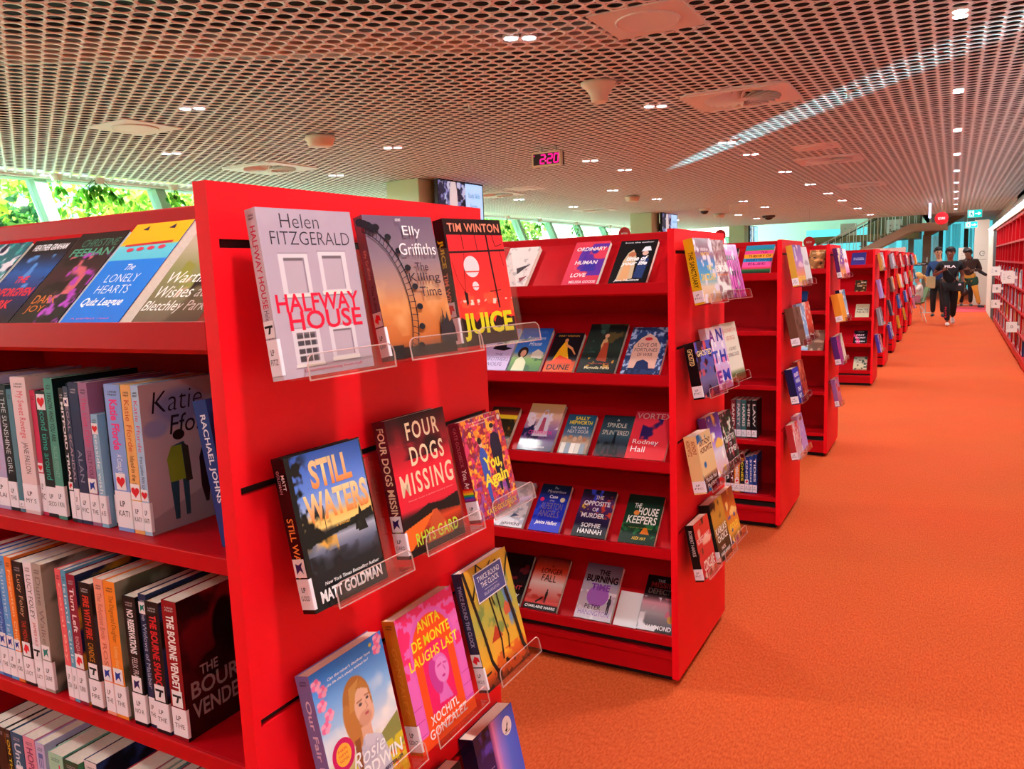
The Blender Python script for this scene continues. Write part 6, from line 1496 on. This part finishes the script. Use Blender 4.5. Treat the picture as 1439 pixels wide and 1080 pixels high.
for q in range(4): put_text(k, 'please return here', (-.1, .08 - q * .07, .1, .105 - q * .07), lambda u, v, d: (u, -d, v), '#5a5456', 'r', .002)
k.obj('lettering', M_MATTE, T)
k = MB(); k.tube((0, .01, -1.55), (0, .01, -.22), .012); k.lathe([(.15, -1.55), (.15, -1.535)], n=16); k.obj('post', M_STEEL, T)
k = MB(); k.box(.55, 1.62, 24.6, 27.2, .001, .008)
tag(k.obj('floor_mat', mat('rose pink mat', '#cf3a4a', .95, bump=(200, .4))), 'flat rose pink entrance mat on the orange carpet', 'mat')

# exit signs
for i, (x, y, z, w, h, lab) in enumerate(((1.222, 24.0, 2.555, .33, .20, 'upper turquoise running man exit sign with an arrow'), (1.17, 25.3, 2.32, .30, .17, 'lower turquoise running man exit sign with an arrow'))):
    T = thing('exit_sign', lab, 'sign', (x, y, z), group='turquoise exit signs')
    k = MB(); k.box(-w / 2, w / 2, 0, .03, -h / 2, h / 2); csg = k.obj('casing', M_WHITE, T)
    c = Cv(w - .01, h - .01, .02).fill('#12b8b0')
    c.r(.08, .12, .44, .9, '#d8fbf6')
    for p in ([(.2, .78), (.3, .82), (.3, .7), (.22, .68)], [(.18, .66), (.3, .66), (.34, .4), (.2, .42)], [(.2, .42), (.28, .4), (.16, .16), (.1, .2)], [(.26, .42), (.34, .4), (.4, .2), (.34, .18)], [(.3, .64), (.42, .56), (.4, .5), (.28, .58)]): c.p(p, '#128a84')
    c.p([(.52, .44), (.74, .44), (.74, .26), (.94, .5), (.74, .74), (.74, .56), (.52, .56)], '#e8fffb')
    k = MB(); c.emit(k, lambda u, v, d: (-w / 2 + .005 + u, -d, -h / 2 + .005 + v), .001); k.obj('sign_face', M_SIGNLIT, csg)
    k = MB(); k.tube((-w * .3, .015, h / 2), (-w * .3, .015, 3.0 - z), .005); k.tube((w * .3, .015, h / 2), (w * .3, .015, 3.0 - z), .005); k.obj('hanger', M_STEEL, T)
# round red hanging signs
M_SIGN = attr_mat('red sign paint', .45)
for x, y, z, r, tx, lab in ((.50, 22.0, 2.40, .15, 'RETURNS', 'round red sign with small white word hanging over the aisle end'), (-8.3, 24.0, 2.60, .20, 'FICTION', 'round red sign beside the second column'),
                        (-5.55, 25.0, 2.42, .17, 'CRIME', 'round red sign showing just over the second end panel'), (-2.95, 25.0, 2.07, .16, 'NEW', 'round pink red sign above the fourth bookcase before the stairs')):
    T = thing('round_sign', lab, 'sign', (x, y, z), group='round red hanging signs')
    k = MB(); n = 32
    k.prism([(r * math.cos(2 * PI * i / n), r * math.sin(2 * PI * i / n)) for i in range(n)], 0, .012, 'y', lc('#c01824')); dsc = k.obj('disc', M_SIGN, T)
    k = MB(); put_text(k, tx, (-r * .5, -.03, r * .5, .03), lambda u, v, d: (u, -d, v), '#f4e8e8', 'b', .002); k.obj('lettering', M_MATTE, dsc)
    k = MB(); k.tube((0, .006, r), (0, .006, 3.0 - z), .003, n=6); k.obj('wire', M_STEEL, T)
T = thing('light_bar', 'short vertical glowing blue white light bar hanging before the stairs', 'light', (.16, 25.5, 2.8))
k = MB(); k.box(-.03, .03, -.02, .02, -.22, .18); k.obj('tube', mat('blue white tube', '#ffffff', .3, emit='#a8c0ff', estr=6), T)
k = MB(); k.box(-.035, .035, -.025, .025, .18, .2); k.obj('cap', M_WHITE, T)

# ================================================================== far hall: stairs, glass, columns
SX0, SZ0, SX1, SZ1, SY = -6.1, .0, -.66, 2.72, 33.0
T = thing('staircase', 'cream staircase with white rail posts climbing behind the bookcases', 'staircase', (0, SY, 0))
M_STR = mat('cream stair side', '#cdb9a4', .6)
sl = (SZ1 - SZ0) / (SX1 - SX0)
k = MB(); k.prism([(SX0, SZ0), (SX0 + .5, SZ0), (SX1 + .12, SZ1 - .24), (.55, SZ1 - .24), (.55, SZ1 + .02), (SX1, SZ1 + .02)], 0, .08, 'y'); k.prism([(SX0, SZ0), (SX0 + .5, SZ0), (SX1 + .12, SZ1 - .24), (.55, SZ1 - .24), (.55, SZ1 + .02), (SX1, SZ1 + .02)], 1.5, 1.58, 'y')
k.obj('stringer', M_STR, T)
k = MB()
for i in range(16):
    x = SX0 + (i + .5) * (SX1 - SX0) / 16; z = SZ0 + (i + 1) * (SZ1 - SZ0) / 16
    k.box(x - .18, x + .18, .08, 1.5, z - .05, z - .01)
k.box(SX1, .55, .08, 1.5, SZ1 - .1, SZ1)
k.obj('treads', M_GREY, T)
for yy in (.04, 1.54):
    k = MB(); k.tube((SX0, yy, SZ0 + .95), (SX1, yy, SZ1 + .95), .022, n=8); k.tube((SX1, yy, SZ1 + .95), (.55, yy, SZ1 + .95), .022, n=8); hr = k.obj('handrail', mat('dark handrail', '#3a342c', .4) if yy > 1 else M_WHITE, T)
    for i in range(26):
        x = SX0 + .2 + i * .245; z = min(SZ1, SZ0 + (x - SX0) * sl)
        k = MB(); k.tube((x, yy, z), (x, yy, z + .95), .012, n=6); k.obj('rail_post', M_WHITE, hr)
k = MB(); k.prism([(-.25, 2.30), (-.02, 2.34), (2.1, 3.6), (2.1, 3.85), (-.1, 2.52), (-.25, 2.5)], 1.6, 3.0, 'y')
k.obj('upper_flight', mat('brown stair underside', '#8a6a52', .7), T)
k = MB(); k.box(-.28, 0, 1.6, 1.9, 0, 2.35); k.obj('stair_pier', M_GREY, T)
for i in range(5):
    k = MB(); k.tube((.03 + i * .045, 2.0 + i * .1, 0), (.03 + i * .045, 2.0 + i * .1, 2.3), .012, n=8); k.obj('hanging_rod', M_WHITE, T)
for x, w, h, lab in ((-1.45, .55, .55, 'white cabinet with small holes on the upper stair landing'), (-3.2, .6, .5, 'pale cabinet seen between the stair posts')):
    T = thing('cabinet', lab, 'cabinet', (x, 37.05, 2.552 if h < 1 else 2.552)); k = MB(); k.box(-w / 2, w / 2, 0, .4, 0, h); bd = k.obj('body', M_STR, T)
    k = MB()
    for a in (-.12, .12):
        for b_ in (.15, .35): k.box(a - .02, a + .02, -.005, .0, b_ * h * 1.6, b_ * h * 1.6 + .03)
    k.obj('handle', M_BLACK, bd)
T = thing('mezzanine', 'brown upper floor edge behind the stair posts', 'balcony', (-3.5, 37, 0))
k = MB(); k.box(-1.2, 3.0, 0, 3, 2.3, 2.55); k.obj('floor_edge', mat('timber edge', '#8a6a3c', .6), T)
for i in range(3): k = MB(); k.box(-1 + 1.8 * i, -.8 + 1.8 * i, .3, .5, 0, 2.3); k.obj('post', M_GREY, T)
k = MB(); k.box(1.0, 3.0, .9, 3, 2.55, 4.6); k.obj('upper_wall', mat('olive brown wall', '#6a5c3a', .8), T)
k = MB(); k.box(-2.2, .3, .6, 2, 0, 1.75); k.obj('lower_screen', mat('dusky pink partition', '#b89a90', .8), T)

# tall blue glazing with pale curtains at the far end
GY = 40.0
k = MB(); k.box(-5.5, 2.2, GY + 1.2, GY + 1.25, 0, 3.0)
struct(k.obj('window_90', mat('bright turquoise daylight glass', '#7fe4ee', .2, emit='#5fdcea', estr=1.1)))
m_ = mat('pale sheer curtain', '#d4f2f4', .9)
ct, cb = nodes_of(m_)
c1 = ct.nodes.new('ShaderNodeBsdfTranslucent'); c1.inputs[0].default_value = (.75, .95, .97, 1)
c2 = ct.nodes.new('ShaderNodeMixShader'); c2.inputs[0].default_value = .6
ct.links.new(cb.outputs[0], c2.inputs[1]); ct.links.new(c1.outputs[0], c2.inputs[2]); ct.links.new(c2.outputs[0], ct.nodes['Material Output'].inputs[0])
T_ = [(-1.9, .35), (-1.35, .3), (-.85, .4), (-.42, .3), (-.08, .25), (.42, .2), (.66, .34), (1.34, .12), (1.5, .16)]
for i, (x, w) in enumerate(T_):
    K = MB(); n = 14; V = []
    for j in range(n + 1):
        xx = x + w * j / n; yy = GY + .9 + .04 * math.sin(j * 1.7 + i)
        V += [(xx, yy, .02), (xx, yy, 2.92)]
    K.add(V, [(2 * j, 2 * j + 2, 2 * j + 3, 2 * j + 1) for j in range(n)])
    tag(K.obj('sheer_curtain', m_, smooth=True), 'pale blue sheer curtain panel at the far glazing, %s from the stair side' % ORD[i], 'curtain', 'sheer curtains at the far glazing')
for i, (x, w) in enumerate(((-.33, .16), (.16, .17), (1.13, .17))):
    k = MB(); k.box(x, x + w, GY + .2, GY + .5, 0, 3.0)
    struct(k.obj('column_%d' % (i + 4), mat('dark grey steel column', '#5a524c', .6)))
T = thing('direction_sign', 'small black sign bar on a thin post by the seated child', 'sign', (-.02, 24.5, 0))
k = MB(); k.box(-.2, .2, 0, .03, 1.28, 1.36); k.obj('plate', M_BLACK, T)
k = MB(); put_text(k, 'Enquiries', (-.14, 1.305, .14, 1.34), lambda u, v, d: (u, -d, v), '#f0f0f0', 'b', .002); k.obj('lettering', M_MATTE, T)
k = MB(); k.tube((.17, .015, 0), (.17, .015, 1.5), .012); k.lathe([(.14, 0), (.14, .012)], c=(.17, .015, 0), n=16); k.obj('post', M_STEEL, T)
T = thing('low_partition', 'pale pinkish low partition showing over the far bookcases', 'partition', (-.75, 23.6, 0))
k = MB(); k.box(-.55, .42, 0, .05, .05, 1.78); k.obj('panel', mat('pale pink board', '#e3c4bc', .7), T)
k = MB(); k.box(-.5, -.4, -.2, .25, 0, .05); k.box(.27, .37, -.2, .25, 0, .05); k.obj('foot', M_STEEL, T)

# ================================================================== people
def skin_mesh(name, chains, mats, parent, sub=2, col=None):
    """chains: list of [(x,y,z,r),...] or dict with 'pts' and 'edges'; one mesh, one skin root each"""
    V, E, R, roots = [], [], [], []
    for ch in chains:
        pts, ed = (ch, [(i, i + 1) for i in range(len(ch) - 1)]) if isinstance(ch, list) else (ch['pts'], ch['edges'])
        b = len(V); roots.append(b)
        V += [p[:3] for p in pts]; R += [p[3] if len(p) == 4 else (p[3], p[4]) for p in pts]; E += [(a + b, c + b) for a, c in ed]
    me = bpy.data.meshes.new(name); me.from_pydata(V, E, [])
    me.materials.append(mats)
    o = bpy.data.objects.new(name, me); COL.objects.link(o); o.parent = parent
    md = o.modifiers.new('skin', 'SKIN'); md.use_smooth_shade = True
    sk_ = me.skin_vertices[0].data
    for i, r in enumerate(R): sk_[i].radius = r if isinstance(r, tuple) else (r, r)
    for b in roots: sk_[b].use_root = True
    s = o.modifiers.new('sub', 'SUBSURF'); s.levels = sub; s.render_levels = sub
    return o
def lerp(a, b, t): return tuple(a[i] + (b[i] - a[i]) * t for i in range(3))
def person(label, loc, rotz, J, colr, hgt=1.7, extra=None):
    """J: joint positions, figure faces -y; joints: pelvis chest neck head, shL elL haL shR elR haR, hipL knL anL hipR knR anR"""
    T = thing('person', label, 'person', loc, rotz)
    skin = mat('skin ' + colr['skin'], colr['skin'], .55)
    pel, che, nk, hd = J['pelvis'], J['chest'], J['neck'], J['head']
    pts = [(*pel, .12), (*lerp(pel, che, .5), .11), (*che, .125), (*lerp(che, nk, .75), .075), (*nk, .052)]
    f_ = J.get('face', (0, -1, 0)); F = Vector(f_).normalized()
    h0 = Vector(hd)
    pts += [(*(h0 + Vector((0, 0, -.075)) + F * .012), .066), (*(h0 + Vector((0, 0, .0))), .086), (*(h0 + Vector((0, 0, .062)) - F * .006), .078)]
    ed = [(0, 1), (1, 2), (2, 3), (3, 4), (4, 5), (5, 6), (6, 7)]
    for s in 'LR':
        b = len(pts); pts += [(*J['sh' + s], .055), (*J['el' + s], .040), (*J['ha' + s], .027)]; ed += [(2, b), (b, b + 1), (b + 1, b + 2)]
        b = len(pts); pts += [(*J['hip' + s], .088), (*J['kn' + s], .056), (*J['an' + s], .036)]; ed += [(0, b), (b, b + 1), (b + 1, b + 2)]
    chains = [{'pts': pts, 'edges': ed}]
    for s in 'LR':                      # palm, four fingers and thumb
        e, w = Vector(J['el' + s]), Vector(J['ha' + s]); d = (w - e).normalized(); sd = d.cross(Vector((0, 1, .2))).normalized(); nn = d.cross(sd)
        chains.append([(*(w - d * .01), .022), (*(w + d * .045), .030), (*(w + d * .075), .028)])
        for q in range(4):
            o_ = sd * (.027 - .018 * q); L_ = (.062, .07, .066, .05)[q]
            p0 = w + d * .07 + o_; p1 = p0 + d * L_ * .5 + nn * .006; p2 = p1 + d * L_ * .4 + nn * .02
            chains.append([(*p0, .0095), (*p1, .009), (*p2, .008)])
        p0 = w + d * .025 + sd * .028; chains.append([(*p0, .012), (*(p0 + sd * .025 + d * .025), .0105), (*(p0 + sd * .03 + d * .055), .009)])
    # nose and ears belong to the same body mesh
    chains.append([(*(h0 + F * .075 + Vector((0, 0, .015))), .010), (*(h0 + F * .098 + Vector((0, 0, -.018))), .014)])
    sdv = F.cross(Vector((0, 0, 1))).normalized()
    for q in (-1, 1): chains.append([(*(h0 + sdv * q * .082 + Vector((0, 0, .018))), .014), (*(h0 + sdv * q * .084 + Vector((0, 0, -.02))), .011)])
    skin_mesh('body', chains, skin, T)
    k = MB()
    for q in (-1, 1): k.ball(tuple(h0 + F * .078 + sdv * q * .033 + Vector((0, 0, .012))), (.012, .012, .008), 8, 6)
    k.obj('eyes', mat('dark eye', '#1a1210', .2), T, smooth=True)
    k = MB(); k.ball(tuple(h0 + F * .079 + Vector((0, 0, -.052))), (.026, .012, .008), 10, 6); k.obj('mouth', mat('lip', '#8a4a40', .5), T, smooth=True)
    k = MB()
    for q in (-1, 1): k.ball(tuple(h0 + F * .082 + sdv * q * .034 + Vector((0, 0, .033))), (.02, .008, .005), 8, 5)
    k.obj('eyebrows', mat('brow ' + colr['hair'], colr['hair'], .8), T, smooth=True)
    hm = mat('hair ' + colr['hair'], colr['hair'], .7, bump=(120, .6))
    k = MB(); n, m = 20, 10; V = []
    for a in range(m + 1):
        t = PI * .62 * a / m
        for b in range(n):
            p = 2 * PI * b / n; dv = Vector((math.sin(t) * math.cos(p), math.sin(t) * math.sin(p), math.cos(t)))
            fr = dv.dot(F); lim = 1.0 if fr < .35 or dv.z > .55 else .9
            V.append(tuple(h0 + Vector((dv.x * .098, dv.y * .108, dv.z * .112)) * lim * (1 + .05 * math.sin(7 * p + 3 * t)) + Vector((0, 0, .03 + (.05 if fr > .3 and dv.z < .5 else 0))) - F * .012))
    k.add(V, [(a * n + b, (a + 1) * n + b, (a + 1) * n + (b + 1) % n, a * n + (b + 1) % n) for a in range(m) for b in range(n)])
    k.obj('hair', hm, T, smooth=True)
    # clothes: slightly larger skins over the body
    top = mat('cloth ' + colr['top'], colr['top'], .9, bump=(60, .3))
    tp = [(*lerp(pel, che, -.12), .142), (*lerp(pel, che, .5), .130), (*che, .142), (*lerp(che, nk, .62), .086)]
    te = [(0, 1), (1, 2), (2, 3)]
    for s in 'LR':
        sl = colr.get('sleeve', .55); b = len(tp); tp += [(*J['sh' + s], .072)]; te += [(2, b)]
        if sl <= 1: tp += [(*lerp(J['sh' + s], J['el' + s], sl), .062)]; te += [(b, b + 1)]
        else: tp += [(*J['el' + s], .056), (*lerp(J['el' + s], J['ha' + s], .88), .042)]; te += [(b, b + 1), (b + 1, b + 2)]
    skin_mesh('shirt', [{'pts': tp, 'edges': te}], top, T)
    if colr.get('legs'):
        bt = mat('cloth ' + colr['legs'], colr['legs'], .9, bump=(60, .3)); fr = colr.get('leglen', .95)
        lp = [(*pel, .138)]; le = []
        for s in 'LR':
            b = len(lp); lp += [(*J['hip' + s], .105), (*J['kn' + s], .076)]; le += [(0, b), (b, b + 1)]
            if fr > .3: lp += [(*lerp(J['kn' + s], J['an' + s], fr), .058)]; le += [(b + 1, b + 2)]
        skin_mesh('trousers', [{'pts': lp, 'edges': le}], bt, T)
    for s in 'LR':
        a = Vector(J['an' + s]); tf = Vector(J.get('toe' + s, (0, -1, 0))).normalized(); sm = mat('shoe ' + colr['shoe'], colr['shoe'], .6)
        skin_mesh('shoe', [[(*(a - tf * .05 + Vector((0, 0, -.035))), .043, .040), (*(a + tf * .06 + Vector((0, 0, -.040))), .046, .036), (*(a + tf * .15 + Vector((0, 0, -.048))), .040, .026)]], sm, T)
    if extra: extra(T)
    return T
W1 = dict(pelvis=(0, 0, .90), chest=(0, -.02, 1.24), neck=(0, -.03, 1.42), head=(.0, -.045, 1.555), face=(-.25, -1, -.12),
          shL=(.185, -.01, 1.33), elL=(.25, .05, 1.06), haL=(.27, -.04, .83), shR=(-.185, -.02, 1.33), elR=(-.30, .02, 1.08), haR=(-.13, -.24, 1.20),
          hipL=(.09, 0, .86), knL=(.10, .03, .48), anL=(.10, .24, .17), hipR=(-.09, 0, .86), knR=(-.05, -.10, .48), anR=(-.02, -.12, .085), toeL=(0, -.8, -.5), toeR=(0, -1, 0))
def boy_extra(T):
    k = MB(); put_text(k, 'FILA', (-.11, 1.25, .10, 1.305), lambda u, v, d: (u, -.162 - d, v), '#f4f0f0', 'k', .004); k.obj('chest_print', M_MATTE, T)
    k = MB(); put_text(k, 'ELITE', (-.105, .18, -.075, .42), lambda u, v, d: (u + .03, -.178 + (v - .18) * .05 - d, v), '#d0243c', 'b', .004, rot=True); k.obj('leg_print', M_MATTE, T)
    k = MB(); k.ball((.285, -.06, .72), (.075, .06, .085)); k.obj('held_ball', mat('brown leather', '#3a2018', .5), T, smooth=True)
    skin_mesh('bag_strap', [[(-.15, -.12, 1.36, .012), (0, -.165, 1.12, .012), (.16, -.12, .94, .012)]], M_BLACK, T, 1)
    k = MB(); k.box(.10, .28, -.12, .0, .74, .95); bg = bevel(k.obj('bag', mat('black nylon', '#101014', .7), T), .02); k = MB(); k.add([(.16, -.1215, .87), (.22, -.1215, .87), (.21, -.1215, .91), (.17, -.1215, .91)], [(0, 1, 2, 3)], lc('#e8e8f0')); k.obj('bag_badge', M_MATTE, bg)
person('boy in black T-shirt with white lettering walking down the orange aisle', (.72, 19.75, 0), math.radians(4), W1, dict(skin='#7a4632', hair='#0c0a0a', top='#0d0d12', legs='#0c0c10', shoe='#d8c8c0'), extra=boy_extra)
W2 = dict(W1); W2.update(head=(-.02, -.05, 1.60), face=(.35, -1, -.2), neck=(0, -.03, 1.45), chest=(0, -.02, 1.26), haR=(-.24, -.1, .85), elR=(-.26, .03, 1.08), anL=(.12, -.05, .085), knL=(.11, -.08, .48), anR=(-.12, .12, .085), knR=(-.11, .0, .48), toeL=(.2, -1, 0))
def jacket(T):
    k = MB(); k.box(-.25, -.05, -.17, -.13, .72, 1.02); bevel(k.obj('tote', mat('khaki canvas', '#a8946a', .9), T), .02)
person('person in blue top and black trousers half hidden behind the boy', (.47, 22.7, 0), math.radians(-6), W2, dict(skin='#c08a68', hair='#120c0a', top='#1c3c6a', legs='#101014', shoe='#2a2a30', sleeve=2), extra=jacket)
W3 = dict(pelvis=(0, .05, .92), chest=(.02, -.04, 1.26), neck=(.0, -.10, 1.42), head=(-.02, -.15, 1.54), face=(-.5, -.7, -1.1), shL=(.2, -.02, 1.34), elL=(.30, .02, 1.08), haL=(.10, -.20, 1.08), shR=(-.18, -.06, 1.34), elR=(-.24, -.10, 1.07), haR=(-.06, -.28, 1.12),
          hipL=(.1, .05, .88), knL=(.2, .02, .48), anL=(.30, .10, .085), hipR=(-.09, .05, .88), knR=(-.20, .0, .48), anR=(-.30, -.02, .085), toeL=(.8, -.6, 0), toeR=(-.9, -.5, 0))
def shorts(T):
    skin_mesh('shorts', [{'pts': [(0, .05, 1.0, .165), (.12, .05, .80, .145), (.18, .03, .60, .125), (-.11, .05, .80, .14), (-.17, .03, .60, .125)], 'edges': [(0, 1), (1, 2), (0, 3), (3, 4)]}], mat('dark green cloth', '#1f4a38', .9), T)
    skin_mesh('hood', [[(-.01, -.02, 1.44, .10), (0, .02, 1.40, .13)]], MATS['cloth #3a2420'], T)
person('person in brown hooded top and green shorts looking down by the pink mat', (1.17, 26.6, 0), 0, W3, dict(skin='#6a4430', hair='#15100e', top='#3a2420', legs='#d89a3c', shoe='#3a3a44', sleeve=2), extra=shorts)
W4 = dict(W2); W4.update(haL=(.55, -.12, .88), elL=(.33, .0, 1.02), face=(1, -.5, -.3))
def tablet(T):
    k = MB(); k.box(.60, .62, -.26, -.1, .86, 1.12); bevel(k.obj('tablet', M_BLACK, T), .004)
person('person in dark clothes standing behind the one in green shorts, holding a tablet', (1.14, 27.5, 0), 0, W4, dict(skin='#a86a4c', hair='#120c0a', top='#241a1c', legs='#18151a', shoe='#3a4a5a', sleeve=2), extra=tablet)
# seated child on a green shell chair with white wire legs
CH = thing('shell_chair', 'green shell chair with white wire legs at the end of the bookcases', 'chair', (.04, 21.0, 0), math.radians(-78))
k = MB(); V = []; n, m = 10, 9
prof = [(-.20, .44), (-.10, .42), (.05, .415), (.14, .44), (.19, .52), (.22, .62), (.25, .72), (.27, .80)]
for i, (y, z) in enumerate(prof):
    for j in range(n):
        u = j / (n - 1) * 2 - 1; wv = .22 - .02 * max(0, i - 5)
        V.append((u * wv, y - (.05 * u * u if i > 3 else 0), z + .04 * u * u * (1 if i < 4 else .2)))
k.add(V, [(i * n + j, i * n + j + 1, (i + 1) * n + j + 1, (i + 1) * n + j) for i in range(len(prof) - 1) for j in range(n - 1)])
so = k.obj('shell_seat', mat('sage green plastic', '#6f8a52', .5), CH, smooth=True); sm_ = so.modifiers.new('th', 'SOLIDIFY'); sm_.thickness = .012
for sx, sy in ((-1, -1), (1, -1), (-1, 1), (1, 1)):
    k = MB(); k.tube((sx * .10, sy * .10, .41), (sx * .21, sy * .2, 0), .008, n=8); k.tube((sx * .10, sy * .10, .41), (sx * .05, sy * .2, .2), .006, n=6); k.obj('leg', M_WHITE, CH)
S1 = dict(pelvis=(0, .06, .52), chest=(0, .08, .78), neck=(0, .06, .90), head=(0, .02, 1.01), face=(0, -1, -.25), shL=(.13, .06, .83), elL=(.17, -.08, .66), haL=(.08, -.24, .62), shR=(-.13, .06, .83), elR=(-.17, -.08, .66), haR=(-.06, -.24, .62),
          hipL=(.07, .0, .51), knL=(.08, -.30, .50), anL=(.08, -.30, .17), hipR=(-.07, .0, .51), knR=(-.08, -.30, .50), anR=(-.08, -.32, .17))
def pony(T):
    skin_mesh('ponytail', [[(0, .11, 1.07, .035), (0, .17, 1.06, .04), (0, .20, .98, .028), (0, .19, .90, .012)]], MATS['hair #d8a860'], T)
person('blonde child with a ponytail in a white top seated on the green chair', (.04, 21.0, 0), math.radians(-78), S1, dict(skin='#e0a088', hair='#d8a860', top='#e4ddd4', legs='#c87a8a', shoe='#d8d0d0'), extra=pony)
for x in list(S.objects):
    if x.type == 'MESH' and x.name.startswith(('body', 'shirt', 'trousers')) and x.parent and 'blonde child' in x.parent.get('label', ''):
        for sv in x.data.skin_vertices[0].data: sv.radius = (sv.radius[0] * .74, sv.radius[1] * .74)
